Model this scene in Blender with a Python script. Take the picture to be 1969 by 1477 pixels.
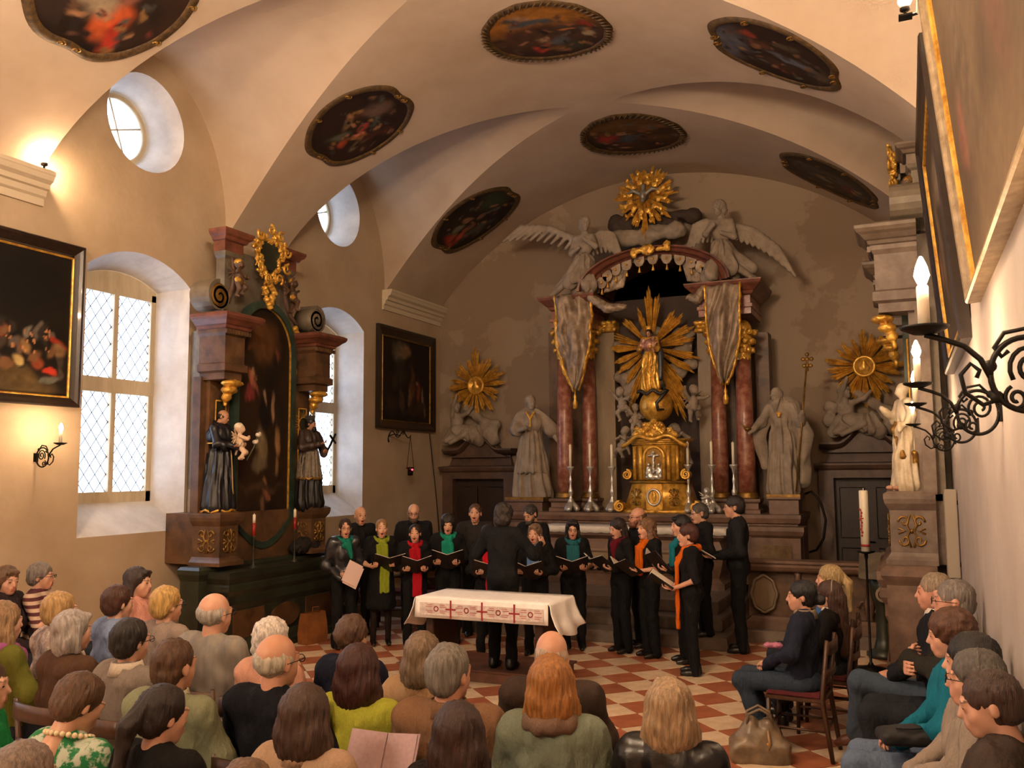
import bpy, bmesh, math, random
import numpy as np
from math import sin, cos, pi, atan2, radians as R, sqrt, atan, hypot
from mathutils import Vector, Matrix, Euler
from mathutils.geometry import tessellate_polygon
random.seed(7); RNG = np.random.RandomState(11)
SC = bpy.context.scene
COL = SC.collection
for _o in list(bpy.data.objects): bpy.data.objects.remove(_o)

# ------------------------------------------------------------------ camera
F_PX, CX, CY, CAM_H = 1700.0, 984.5, 738.5, 2.15
YAW, PITCH, ROLL = R(24), atan((905 - 738.5) / 1700.0), R(0.4)
_fw = np.array([-sin(YAW) * cos(PITCH), cos(YAW) * cos(PITCH), sin(PITCH)])
_rt = np.array([cos(YAW), sin(YAW), 0.0]); _up = np.cross(_rt, _fw)
_r2 = _rt * cos(ROLL) - _up * sin(ROLL); _u2 = _up * cos(ROLL) + _rt * sin(ROLL)
CAMPOS = np.array([0.0, 0.0, CAM_H])
cam = bpy.data.cameras.new('camera'); cam_o = bpy.data.objects.new('camera', cam); COL.objects.link(cam_o)
cam.sensor_width = 36.0; cam.lens = 36.0 * F_PX / 1969.0; cam.clip_start = 0.02
_m = Matrix.Identity(4)
for _i in range(3):
    _m[_i][0] = _r2[_i]; _m[_i][1] = _u2[_i]; _m[_i][2] = -_fw[_i]; _m[_i][3] = CAMPOS[_i]
cam_o.matrix_world = _m
SC.camera = cam_o

def at(x, y, X=None, Y=None, Z=None):
    """the point on the plane X=, Y= or Z= that the photograph shows at pixel x, y"""
    d = _fw + _r2 * ((x - CX) / F_PX) - _u2 * ((y - CY) / F_PX)
    if X is not None: t = (X - CAMPOS[0]) / d[0]
    elif Y is not None: t = (Y - CAMPOS[1]) / d[1]
    else: t = (Z - CAMPOS[2]) / d[2]
    return Vector(CAMPOS + d * t)
def to_px(p):
    d = np.array(p, float) - CAMPOS; z = d @ _fw
    return CX + F_PX * (d @ _r2) / z, CY - F_PX * (d @ _u2) / z, z

# ------------------------------------------------------------------ world, exposure
SKY_STRENGTH = 4.6
wd = bpy.data.worlds.new('overcast_sky'); SC.world = wd; wd.use_nodes = True
_bg = wd.node_tree.nodes['Background']; _bg.inputs[0].default_value = (0.72, 0.82, 1.0, 1); _bg.inputs[1].default_value = SKY_STRENGTH
SC.view_settings.view_transform = 'Standard'; SC.view_settings.look = 'None'; SC.view_settings.gamma = 1.0
SC.view_settings.use_curve_mapping = False
SC.view_settings.exposure = 0.68
cy = SC.cycles
cy.use_denoising = True; cy.max_bounces = 6; cy.diffuse_bounces = 4; cy.glossy_bounces = 2; cy.use_adaptive_sampling = True; cy.adaptive_threshold = .03; cy.transmission_bounces = 4
cy.transparent_max_bounces = 8; cy.sample_clamp_indirect = 4.0; cy.caustics_reflective = False; cy.caustics_refractive = False
BULB = 560.0
WARM = (1.0, 0.665, 0.39)
# ------------------------------------------------------------------ helpers
def hexc(h, a=1.0):
    h = h.lstrip('#'); v = [int(h[i:i + 2], 16) / 255 for i in (0, 2, 4)]
    return tuple((c / 12.92 if c <= .04045 else ((c + .055) / 1.055) ** 2.4) for c in v) + (a,)
MATS = {}
def mat(name, color='#888888', rough=.6, metal=0.0, noise=None, bump=None, color2=None, emit=None, spec=None, stretch=None, ramp=(.35, .65), rand=0.0, alpha=None, sub=None, coat=None, bstretch=None):
    """node material: base colour, optional second colour through noise (scale), bump=(scale, strength), random per-object value"""
    if name in MATS: return MATS[name]
    m = bpy.data.materials.new(name); m.use_nodes = True; MATS[name] = m
    nt = m.node_tree; N = nt.nodes; L = nt.links; b = N['Principled BSDF']
    c1 = hexc(color) if isinstance(color, str) else tuple(color)
    b.inputs['Base Color'].default_value = c1; b.inputs['Roughness'].default_value = rough; b.inputs['Metallic'].default_value = metal
    if spec is not None: b.inputs['Specular IOR Level'].default_value = spec
    if coat: b.inputs['Coat Weight'].default_value = coat
    if sub: b.inputs['Subsurface Weight'].default_value = sub; b.inputs['Subsurface Radius'].default_value = (.02, .008, .004)
    if emit: b.inputs['Emission Color'].default_value = tuple(emit[:3]) + (1,); b.inputs['Emission Strength'].default_value = emit[3]
    if alpha is not None: b.inputs['Alpha'].default_value = alpha
    tc = mp = None
    def coords(st=stretch):
        t = N.new('ShaderNodeTexCoord'); 
        if st is None: return t.outputs['Object']
        p = N.new('ShaderNodeMapping'); p.inputs['Scale'].default_value = st; L.new(t.outputs['Object'], p.inputs['Vector']); return p.outputs['Vector']
    col = None
    if noise is not None:
        c2 = hexc(color2) if isinstance(color2, str) else tuple(color2)
        n = N.new('ShaderNodeTexNoise'); n.inputs['Scale'].default_value = noise; n.inputs['Detail'].default_value = 6; n.inputs['Roughness'].default_value = .62
        L.new(coords(), n.inputs['Vector'])
        r = N.new('ShaderNodeValToRGB'); r.color_ramp.elements[0].position = ramp[0]; r.color_ramp.elements[1].position = ramp[1]
        r.color_ramp.elements[0].color = c1; r.color_ramp.elements[1].color = c2
        L.new(n.outputs['Fac'], r.inputs['Fac']); col = r.outputs['Color']
    if rand:
        oi = N.new('ShaderNodeObjectInfo'); hs = N.new('ShaderNodeHueSaturation'); mr = N.new('ShaderNodeMapRange')
        mr.inputs['To Min'].default_value = 1 - rand; mr.inputs['To Max'].default_value = 1 + rand
        L.new(oi.outputs['Random'], mr.inputs['Value']); L.new(mr.outputs['Result'], hs.inputs['Value'])
        if col is None: hs.inputs['Color'].default_value = c1
        else: L.new(col, hs.inputs['Color'])
        col = hs.outputs['Color']
    if col is not None: L.new(col, b.inputs['Base Color'])
    if bump:
        n2 = N.new('ShaderNodeTexNoise'); n2.inputs['Scale'].default_value = bump[0]; n2.inputs['Detail'].default_value = 5
        L.new(coords(bstretch or stretch), n2.inputs['Vector'])
        bp = N.new('ShaderNodeBump'); bp.inputs['Strength'].default_value = bump[1]; bp.inputs['Distance'].default_value = bump[2] if len(bump) > 2 else .01
        L.new(n2.outputs['Fac'], bp.inputs['Height']); L.new(bp.outputs['Normal'], b.inputs['Normal'])
    return m
def mat_vcol(name, rough=.45, spec=.4, bump=None):
    if name in MATS: return MATS[name]
    m = mat(name, '#444444', rough, spec=spec, bump=bump); nt = m.node_tree
    a = nt.nodes.new('ShaderNodeVertexColor'); a.layer_name = 'paint'
    nt.links.new(a.outputs['Color'], nt.nodes['Principled BSDF'].inputs['Base Color']); return m

def mesh_np(name, V, F, mats=(), mi=None, smooth=True, tri=False):
    """mesh from numpy arrays; F is (n,3) or (n,4), or a list of index lists"""
    me = bpy.data.meshes.new(name)
    if isinstance(F, np.ndarray):
        V = np.asarray(V, np.float32); n, k = F.shape
        me.vertices.add(len(V)); me.vertices.foreach_set('co', V.ravel())
        me.loops.add(n * k); me.loops.foreach_set('vertex_index', F.astype(np.int32).ravel())
        me.polygons.add(n); me.polygons.foreach_set('loop_start', np.arange(0, n * k, k, dtype=np.int32))
        me.polygons.foreach_set('loop_total', np.full(n, k, np.int32))
        me.update(calc_edges=True)
    else:
        me.from_pydata([tuple(v) for v in V], [], [tuple(f) for f in F]); me.update()
    for m in mats: me.materials.append(m)
    if mi is not None: me.polygons.foreach_set('material_index', np.asarray(mi, np.int32))
    if smooth: me.polygons.foreach_set('use_smooth', np.ones(len(me.polygons), bool))
    me.update(); return me
def link(name, data, parent=None, loc=None, rot=None, scale=None):
    o = bpy.data.objects.new(name, data); COL.objects.link(o)
    if parent is not None: o.parent = parent
    if loc is not None: o.location = loc
    if rot is not None: o.rotation_euler = rot
    if scale is not None: o.scale = scale if hasattr(scale, '__len__') else (scale,) * 3
    return o
def tag(o, label, cat, group=None):
    o['label'] = label; o['category'] = cat
    if group: o['group'] = group
    return o
def thing(name, label, cat, loc=(0, 0, 0), rz=0.0, group=None, scale=None):
    o = link(name, None, None, loc, (0, 0, rz), scale); o.empty_display_size = .1
    return tag(o, label, cat, group)
def struct(o): o['kind'] = 'structure'; return o
def copy_tree(o, parent=None):
    c = o.copy(); COL.objects.link(c); c.parent = parent
    for ch in list(o.children): copy_tree(ch, c)
    return c

class MB:
    """collects simple shapes; .obj() links them as ONE mesh object"""
    def __init__(s): s.v = []; s.f = []; s.sm = []
    def add(s, V, F, smooth=False, M=None):
        n = len(s.v)
        s.v += [tuple(M @ Vector(p)) if M is not None else tuple(p) for p in V]
        s.f += [tuple(i + n for i in f) for f in F]; s.sm += [smooth] * len(F); return s
    def box(s, c, d, M=None, taper=1.0):
        x, y, z = c; a, b, h = d[0] / 2, d[1] / 2, d[2] / 2; t = taper
        V = [(x - a, y - b, z - h), (x + a, y - b, z - h), (x + a, y + b, z - h), (x - a, y + b, z - h),
             (x - a * t, y - b * t, z + h), (x + a * t, y - b * t, z + h), (x + a * t, y + b * t, z + h), (x - a * t, y + b * t, z + h)]
        return s.add(V, [(3, 2, 1, 0), (4, 5, 6, 7), (0, 1, 5, 4), (1, 2, 6, 5), (2, 3, 7, 6), (3, 0, 4, 7)], False, M)
    def bb(s, p, q, M=None): return s.box([(a + b) / 2 for a, b in zip(p, q)], [abs(a - b) for a, b in zip(p, q)], M)
    def prism(s, pts, axis, a, b, M=None, smooth=False):
        """2D outline extruded along axis from a to b; the outline's two coordinates are the remaining axes in order"""
        def P(u, v, w): return (w, u, v) if axis == 0 else ((u, w, v) if axis == 1 else (u, v, w))
        n = len(pts); V = [P(u, v, a) for u, v in pts] + [P(u, v, b) for u, v in pts]
        tri = tessellate_polygon([[Vector((u, v, 0)) for u, v in pts]])
        F = [(i, (i + 1) % n, n + (i + 1) % n, n + i) for i in range(n)]
        s.add(V, F, smooth, M); V2 = V
        return s.add(V2, [tuple(t) for t in tri] + [tuple(i + n for i in reversed(t)) for t in tri], False, M)
    def lathe(s, prof, seg=16, c=(0, 0, 0), M=None, a0=0, a1=2 * pi, smooth=True):
        full = abs(a1 - a0 - 2 * pi) < 1e-6; m = seg if full else seg + 1; V = []
        for r, z in prof:
            for i in range(m):
                a = a0 + (a1 - a0) * i / seg; V.append((c[0] + r * cos(a), c[1] + r * sin(a), c[2] + z))
        F = []
        for j in range(len(prof) - 1):
            for i in range(seg):
                k = (i + 1) % m; F.append((j * m + i, j * m + k, (j + 1) * m + k, (j + 1) * m + i))
        if full and prof[0][0] > 1e-4: F.append(tuple(reversed(range(m))))
        if full and prof[-1][0] > 1e-4: F.append(tuple((len(prof) - 1) * m + i for i in range(m)))
        return s.add(V, F, smooth, M)
    def tube(s, path, r, seg=8, M=None, closed=False, smooth=True, flat=1.0):
        P = [Vector(p) for p in path]; n = len(P); rs = r if hasattr(r, '__len__') else [r] * n; V = []
        ref = Vector((0, 0, 1))
        for i, p in enumerate(P):
            t = (P[(i + 1) % n] - P[i - 1]) if closed else (P[min(i + 1, n - 1)] - P[max(i - 1, 0)])
            t = t.normalized() if t.length > 1e-9 else Vector((0, 0, 1))
            u = ref - t * ref.dot(t)
            if u.length < .05: u = Vector((1, 0, 0)) - t * t.x
            u.normalize(); ref = u; w = t.cross(u)
            for k in range(seg):
                a = 2 * pi * k / seg; V.append(tuple(p + u * (cos(a) * rs[i]) + w * (sin(a) * rs[i] * flat)))
        F = []
        for i in range(n if closed else n - 1):
            j = (i + 1) % n
            for k in range(seg): l = (k + 1) % seg; F.append((i * seg + k, i * seg + l, j * seg + l, j * seg + k))
        if not closed: F += [tuple(reversed(range(seg))), tuple((n - 1) * seg + k for k in range(seg))]
        return s.add(V, F, smooth, M)
    def sphere(s, c, r, u=12, v=8, M=None):
        rr = r if hasattr(r, '__len__') else (r, r, r); V = [(c[0], c[1], c[2] - rr[2])]
        for j in range(1, v):
            ph = -pi / 2 + pi * j / v
            for i in range(u): a = 2 * pi * i / u; V.append((c[0] + rr[0] * cos(ph) * cos(a), c[1] + rr[1] * cos(ph) * sin(a), c[2] + rr[2] * sin(ph)))
        V.append((c[0], c[1], c[2] + rr[2])); F = [(0, 1 + (i + 1) % u, 1 + i) for i in range(u)]
        for j in range(v - 2):
            for i in range(u): k = (i + 1) % u; F.append((1 + j * u + i, 1 + j * u + k, 1 + (j + 1) * u + k, 1 + (j + 1) * u + i))
        t = len(V) - 1; F += [(t, 1 + (v - 2) * u + i, 1 + (v - 2) * u + (i + 1) % u) for i in range(u)]
        return s.add(V, F, True, M)
    def loft(s, rings, M=None, smooth=True, cap=True, closed=True):
        n = len(rings[0]); V = [p for r in rings for p in r]; F = []
        for j in range(len(rings) - 1):
            for i in range(n if closed else n - 1):
                k = (i + 1) % n; F.append((j * n + i, j * n + k, (j + 1) * n + k, (j + 1) * n + i))
        if cap and closed: F += [tuple(reversed(range(n))), tuple((len(rings) - 1) * n + i for i in range(n))]
        return s.add(V, F, smooth, M)
    def mesh(s, name, m, bevel=0):
        me = bpy.data.meshes.new(name); me.from_pydata(s.v, [], s.f)
        for x in (m if isinstance(m, (list, tuple)) else [m]): me.materials.append(x)
        me.polygons.foreach_set('use_smooth', s.sm)
        bm = bmesh.new(); bm.from_mesh(me)
        bmesh.ops.remove_doubles(bm, verts=bm.verts, dist=1e-6); bmesh.ops.recalc_face_normals(bm, faces=bm.faces)
        if bevel:
            ed = [e for e in bm.edges if len(e.link_faces) == 2 and e.calc_face_angle(0) > .6]
            bmesh.ops.bevel(bm, geom=ed, offset=bevel, segments=2, affect='EDGES', clamp_overlap=True)
        bm.to_mesh(me); bm.free(); return me
    def obj(s, name, m, parent=None, bevel=0, loc=None, rot=None): return link(name, s.mesh(name, m, bevel), parent, loc, rot)

# ------------------------------------------------------------------ signed-distance sculpting (statues, figures, drapery)
def _seg(p, a, b, ra, rb):
    ab = b - a; L2 = float(ab @ ab) + 1e-12
    t = np.clip(((p[0] - a[0]) * ab[0] + (p[1] - a[1]) * ab[1] + (p[2] - a[2]) * ab[2]) / L2, 0, 1)
    dx = p[0] - a[0] - t * ab[0]; dy = p[1] - a[1] - t * ab[1]; dz = p[2] - a[2] - t * ab[2]
    return np.sqrt(dx * dx + dy * dy + dz * dz) - (ra + t * (rb - ra))
def sdf(prims, vox=.02, k=.03, mod=None):
    """prims: ('c',a,b,ra,rb) tapered capsule, ('e',c,r[,euler]) ellipsoid, ('b',c,half,round[,euler]) box; '-' first subtracts. Returns V, F"""
    lo = np.full(3, 1e9); hi = -lo; bbs = []
    for q in prims:
        t = q[0].lstrip('-')
        if t == 'c':
            a, b = np.array(q[1], float), np.array(q[2], float); r = max(q[3], q[4]); l, h = np.minimum(a, b) - r, np.maximum(a, b) + r
        else:
            c = np.array(q[1], float); e = np.array(q[2], float) + (q[3] if t == 'b' else 0)
            if len(q) > (4 if t == 'b' else 3): e = np.full(3, float(np.linalg.norm(e)) if t == 'b' else float(e.max()))
            l, h = c - e, c + e
        bbs.append((l, h))
        if q[0][0] != '-': lo = np.minimum(lo, l); hi = np.maximum(hi, h)
    pad = 3 * vox + .5 * k; lo = lo - pad; hi = hi + pad
    n = np.ceil((hi - lo) / vox).astype(int) + 1
    ax = [(lo[i] + vox * np.arange(n[i])).astype(np.float32) for i in range(3)]
    D = np.full(tuple(n), .4, np.float32)
    for q, (l, h) in zip(prims, bbs):
        m = 3 * vox + 1.5 * k
        i0 = np.clip(np.floor((l - m - lo) / vox).astype(int), 0, n - 1); i1 = np.clip(np.ceil((h + m - lo) / vox).astype(int) + 1, 1, n)
        if np.any(i1 <= i0): continue
        p = np.meshgrid(ax[0][i0[0]:i1[0]], ax[1][i0[1]:i1[1]], ax[2][i0[2]:i1[2]], indexing='ij', sparse=True)
        t = q[0].lstrip('-')
        if t == 'c': d = _seg(p, np.array(q[1], float), np.array(q[2], float), q[3], q[4])
        else:
            c = q[1]; x, y, z = p[0] - c[0], p[1] - c[1], p[2] - c[2]; eu = q[4] if (t == 'b' and len(q) > 4) else (q[3] if (t == 'e' and len(q) > 3) else None)
            if eu is not None:
                Q = np.array(Euler(eu).to_matrix().transposed()); x, y, z = (Q[0][0] * x + Q[0][1] * y + Q[0][2] * z, Q[1][0] * x + Q[1][1] * y + Q[1][2] * z, Q[2][0] * x + Q[2][1] * y + Q[2][2] * z)
            if t == 'e':
                r = q[2]; k0 = np.sqrt((x / r[0]) ** 2 + (y / r[1]) ** 2 + (z / r[2]) ** 2); k1 = np.sqrt((x / r[0] ** 2) ** 2 + (y / r[1] ** 2) ** 2 + (z / r[2] ** 2) ** 2) + 1e-9
                d = k0 * (k0 - 1) / k1
            else:
                hx = q[2]; ux, uy, uz = np.abs(x) - hx[0], np.abs(y) - hx[1], np.abs(z) - hx[2]
                d = np.sqrt(np.maximum(ux, 0) ** 2 + np.maximum(uy, 0) ** 2 + np.maximum(uz, 0) ** 2) + np.minimum(np.maximum(np.maximum(ux, uy), uz), 0) - q[3]
        S = D[i0[0]:i1[0], i0[1]:i1[1], i0[2]:i1[2]]
        if q[0][0] == '-':
            kk = k * .5; hh = np.clip(.5 - .5 * (S + d) / kk, 0, 1); S[...] = S * (1 - hh) - d * hh + kk * hh * (1 - hh)
        else:
            hh = np.clip(.5 + .5 * (S - d) / k, 0, 1); S[...] = S * (1 - hh) + d * hh - k * hh * (1 - hh)
    if mod is not None:
        p = np.meshgrid(*ax, indexing='ij', sparse=True); near = np.abs(D) < .09
        D = np.where(near, D + mod(*p), D).astype(np.float32)
    return nets(D, lo, vox)
def nets(D, lo, vox):
    s = D < 0; n = np.array(D.shape) - 1
    def cn(A, i, j, k): return A[i:n[0] + i, j:n[1] + j, k:n[2] + k]
    tot = sum(cn(s, i, j, k).astype(np.int8) for i in (0, 1) for j in (0, 1) for k in (0, 1))
    act = (tot > 0) & (tot < 8); I = np.argwhere(act); ids = np.full(act.shape, -1, np.int32); ids[act] = np.arange(len(I))
    acc = np.zeros((len(I), 3), np.float32); cnt = np.zeros(len(I), np.float32)
    C = [(0, 0, 0), (1, 0, 0), (0, 1, 0), (1, 1, 0), (0, 0, 1), (1, 0, 1), (0, 1, 1), (1, 1, 1)]
    val = {c: D[I[:, 0] + c[0], I[:, 1] + c[1], I[:, 2] + c[2]] for c in C}
    for a in C:
        for ax in range(3):
            if a[ax]: continue
            b = list(a); b[ax] = 1; b = tuple(b); fa, fb = val[a], val[b]; m = (fa < 0) != (fb < 0)
            t = np.where(m, fa / np.where(m, fa - fb, 1), 0); q = np.array(a, np.float32)[None] + 0 * acc
            q[:, ax] += t; acc += q * m[:, None]; cnt += m
    V = (I + acc / np.maximum(cnt, 1)[:, None]) * vox + lo
    Fs = []
    for ax in range(3):
        u, w = (ax + 1) % 3, (ax + 2) % 3
        sl0 = [slice(1, -1)] * 3; sl1 = [slice(1, -1)] * 3; sl0[ax] = slice(0, -1); sl1[ax] = slice(1, None)
        A, B = s[tuple(sl0)], s[tuple(sl1)]
        E = np.argwhere(A != B)
        if not len(E): continue
        flip = A[tuple(E.T)]; base = E.copy(); base[:, u] += 1; base[:, w] += 1
        def cell(du, dw):
            c = base.copy(); c[:, u] += du; c[:, w] += dw; return ids[tuple(c.T)]
        q = np.stack([cell(-1, -1), cell(0, -1), cell(0, 0), cell(-1, 0)], 1)
        q[~flip] = q[~flip][:, ::-1]; Fs.append(q)
    Fc = np.concatenate(Fs); Fc = Fc[(Fc >= 0).all(1)]
    return V.astype(np.float32), Fc
def xf(V, M):
    A = np.array(M, np.float32); return V @ A[:3, :3].T + A[:3, 3]
def cat(parts):
    """join [(V,F,mi)] into one"""
    Vs, Fs, Ms, n = [], [], [], 0
    for V, F, mi in parts:
        Vs.append(V); Fs.append(F + n); n += len(V); Ms.append(np.full(len(F), mi, np.int32) if np.isscalar(mi) else mi)
    return np.concatenate(Vs), np.concatenate(Fs), np.concatenate(Ms)
def sculpt(name, prims, m, parent=None, vox=.02, k=.03, mod=None, loc=None, rot=None, scale=None, M=None):
    V, F = sdf(prims, vox, k, mod)
    if M is not None: V = xf(V, M)
    return link(name, mesh_np(name, V, F, [m]), parent, loc, rot, scale)
def folds(n=9, amp=.012, twist=2.0, cx=0, cy=0, z0=-9, z1=9, ph=0.0):
    def f(x, y, z):
        a = np.arctan2(y - cy, x - cx); w = np.clip((z1 - z) / .15, 0, 1) * np.clip((z - z0) / .05, 0, 1)
        return amp * w * (np.sin(a * n + twist * np.sin(z * 5 + ph) + ph) + .5 * np.sin(a * n * 1.9 + 3 * z + ph * 2))
    return f
def lumps(s=30, amp=.004, ph=0.0):
    def f(x, y, z): return amp * (np.sin(x * s + ph) * np.sin(y * s * 1.1 + 1.3 + ph) * np.sin(z * s * .9 + .7) + .6 * np.sin(x * s * 2.1 + y * s * 1.7) * np.sin(z * s * 1.9 + y * s + ph))
    return f
def both(*fs):
    return lambda x, y, z: sum(f(x, y, z) for f in fs)
def vnoise(x, y, sd=0):
    """smooth 2-D value noise, arrays in, 0..1 out"""
    r = np.random.RandomState(sd).rand(64, 64); xi = np.floor(x).astype(int); yi = np.floor(y).astype(int); fx = x - xi; fy = y - yi
    fx = fx * fx * (3 - 2 * fx); fy = fy * fy * (3 - 2 * fy); g = lambda a, b: r[a % 64, b % 64]
    return (g(xi, yi) * (1 - fx) + g(xi + 1, yi) * fx) * (1 - fy) + (g(xi, yi + 1) * (1 - fx) + g(xi + 1, yi + 1) * fx) * fy
def fbm(x, y, sd=0): return (vnoise(x, y, sd) + .5 * vnoise(2 * x, 2 * y, sd + 1) + .25 * vnoise(4 * x, 4 * y, sd + 2)) / 1.75
def paint_cols(u, v, base, blobs, sd=0, grain=.35, warp=.06):
    """colours of a painted canvas: a dark ground and soft-edged shapes (u, v, ru, rv, degrees, colour, softness)"""
    u2 = u + warp * (fbm(u * 7, v * 7, sd) - .5) * 2; v2 = v + warp * (fbm(u * 7, v * 7, sd + 5) - .5) * 2
    c0, c1 = [np.array(hexc(h)[:3]) for h in base]; t = np.clip((fbm(u * 3, v * 3, sd + 9) - .25) * 2, 0, 1)[:, None]; C = c0 * (1 - t) + c1 * t
    for b in blobs:
        bu, bv, ru, rv, dg, h = b[:6]; so = b[6] if len(b) > 6 else .35; a = R(dg); du, dv = u2 - bu, v2 - bv
        e = np.sqrt(((du * cos(a) + dv * sin(a)) / ru) ** 2 + ((-du * sin(a) + dv * cos(a)) / rv) ** 2)
        w = np.clip((1 + so - e) / (2 * so), 0, 1)[:, None]; w = w * w * (3 - 2 * w)
        sh = (1 + grain * 2 * (fbm(u * 22, v * 22, sd + 3) - .5) + .5 * (fbm(u * 9, v * 9, sd + 7) - .5))[:, None]
        C = C * (1 - w) + np.array(hexc(h)[:3]) * sh * w
    g = (1 + grain * (fbm(u * 40, v * 40, sd + 4) - .5))[:, None]
    return np.clip(C * g, 0, 1)
def set_paint(me, cols):
    at_ = me.color_attributes.new('paint', 'FLOAT_COLOR', 'POINT'); a = np.ones((len(me.vertices), 4), np.float32); a[:, :3] = cols
    at_.data.foreach_set('color', a.ravel())
# ------------------------------------------------------------------ the chapel itself
XL, XR, YF, YB = -8.3, 0.40, 15.15, -4.2
AX, HW = -3.90, 4.40
SPR, RISE = 5.3, 2.1
RAD = (HW * HW + RISE * RISE) / (2 * RISE)
LUN_Y, LUN_W, LUN_H = (-0.28, 3.72, 7.72, 11.72), 1.42, 1.95
def zb(dx): return SPR + RISE - RAD + sqrt(max(RAD * RAD - dx * dx, 0))
def zl(dx, dy):
    q = 1 - (dy / LUN_W) ** 2
    return SPR + .05 + (LUN_H + .10 * (1 - dx / HW)) * sqrt(q) if q > 0 else -9
def vault(x, y):
    dx = min(abs(x - AX), HW); z = zb(dx)
    for c in LUN_Y: z = max(z, zl(dx, y - c))
    return z
M_PLASTER = mat('plaster_wall', '#b8a48b', .9, noise=1.1, color2='#a38d71', ramp=(.3, .75), bump=(14, .25, .012))
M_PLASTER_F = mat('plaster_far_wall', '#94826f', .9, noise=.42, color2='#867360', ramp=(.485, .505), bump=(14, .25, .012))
M_VAULT = mat('plaster_vault', '#b9a794', .9, noise=.8, color2='#ab9782', bump=(9, .15, .01))
M_REVEAL = mat('whitewash_reveal', '#d2cdc6', .9, noise=3, color2='#bdb7b0', bump=(25, .2, .008))
M_OAK = mat('painted_window_wood', '#cbbb9c', .55, noise=9, color2='#b5a485', stretch=(1, 1, .2))
M_LEAD = mat('window_lead', '#4c4f55', .5, metal=.4)
M_GLASS = bpy.data.materials.new('leaded_glass'); M_GLASS.use_nodes = True
def _glass():
    nt = M_GLASS.node_tree; N = nt.nodes; L = nt.links; N.remove(N['Principled BSDF']); out = N['Material Output']
    t = N.new('ShaderNodeBsdfTransparent'); t.inputs[0].default_value = (.93, .96, 1, 1); g = N.new('ShaderNodeBsdfGlossy'); g.inputs['Roughness'].default_value = .05
    m = N.new('ShaderNodeMixShader'); m.inputs[0].default_value = .05; L.new(t.outputs[0], m.inputs[1]); L.new(g.outputs[0], m.inputs[2]); L.new(m.outputs[0], out.inputs[0])
_glass()

def build_vault():
    V, Q = [], []
    ys = set(np.round(np.linspace(YB, YF, 60), 4))
    for c in LUN_Y:
        for t in np.linspace(-pi / 2, pi / 2, 41):
            y = c + LUN_W * sin(t)
            if YB < y < YF: ys.add(round(float(y), 4))
    ys = sorted(ys); N1, N2 = 10, 26
    rows_l, rows_b = {-1: [], 1: []}, {-1: [], 1: []}
    for y in ys:
        dc = None
        for c in LUN_Y:
            if abs(y - c) < LUN_W - 1e-4: dc = y - c
        if dc is None: xc = HW
        else:
            a, b = 0.0, HW
            for _ in range(40):
                m = (a + b) / 2
                if zb(m) > zl(m, dc): a = m
                else: b = m
            xc = a
        for s in (-1, 1):
            rl = [(AX + s * (HW + (xc - HW) * i / N1), y, max(zl(HW + (xc - HW) * i / N1, dc), SPR) if dc is not None else SPR) for i in range(N1 + 1)]
            rb = [(AX + s * xc * (1 - i / N2), y, zb(xc * (1 - i / N2))) for i in range(N2 + 1)]
            rows_l[s].append(rl); rows_b[s].append(rb)
    for rows in (rows_l[-1], rows_l[1], rows_b[-1], rows_b[1]):
        n = len(V); w = len(rows[0])
        for r in rows: V += r
        for j in range(len(rows) - 1):
            for i in range(w - 1): Q.append((n + j * w + i, n + j * w + i + 1, n + (j + 1) * w + i + 1, n + (j + 1) * w + i))
    me = mesh_np('ceiling', np.array(V), np.array(Q), [M_VAULT])
    struct(link('ceiling', me))
build_vault()

def holed_wall(name, outer, holes, to3d, m):
    loops = [[Vector((a, b, 0)) for a, b in outer]] + [[Vector((a, b, 0)) for a, b in h] for h in holes]
    tri = tessellate_polygon(loops); pts = [p for l in loops for p in l]
    me = bpy.data.meshes.new(name); me.from_pydata([to3d(p.x, p.y) for p in pts], [], [tuple(t) for t in tri]); me.materials.append(m)
    return struct(link(name, me))
def arch_outline(yc, w, z0, zs, za, n=14):
    """segmental-arched opening, counter-clockwise in (y,z)"""
    h = w / 2; r = (h * h + (za - zs) ** 2) / (2 * (za - zs)); a = math.asin(h / r)
    return [(yc - h, z0), (yc + h, z0)] + [(yc + r * sin(a - 2 * a * i / n), za - r + r * cos(a - 2 * a * i / n)) for i in range(n + 1)]
def circle_outline(yc, zc, r, n=36): return [(yc + r * cos(2 * pi * i / n), zc + r * sin(2 * pi * i / n)) for i in range(n)]
WIN_Y, OCU_Y = (3.74, 7.74, 11.72, -.26), (3.72, 7.74, 11.74, -.28)  # first and last bays are unseen windows, added for more daylight
WIN_IN = [arch_outline(y, 1.56, 1.45, 4.50, 4.78) for y in WIN_Y]
WIN_OUT = [arch_outline(y + .08, 1.20, 1.80, 4.46, 4.62) for y in WIN_Y]
OCU_IN = [circle_outline(y, 6.41, .60) for y in OCU_Y]; OCU_OUT = [circle_outline(y - .02, 6.40, .44) for y in OCU_Y]
WD = .47
holed_wall('wall_left', [(YB, -.1), (YF, -.1), (YF, 7.6), (YB, 7.6)], WIN_IN + OCU_IN, lambda a, b: (XL, a, b), M_PLASTER)
wl = bpy.data.objects['wall_left']
for k, (i_, o_) in enumerate(list(zip(WIN_IN, WIN_OUT)) + list(zip(OCU_IN, OCU_OUT))):
    MB().loft([[(XL, a, b) for a, b in i_], [(XL - WD, a, b) for a, b in o_]], cap=False, smooth=k > 3).obj('window_reveal', M_REVEAL, wl)

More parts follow.
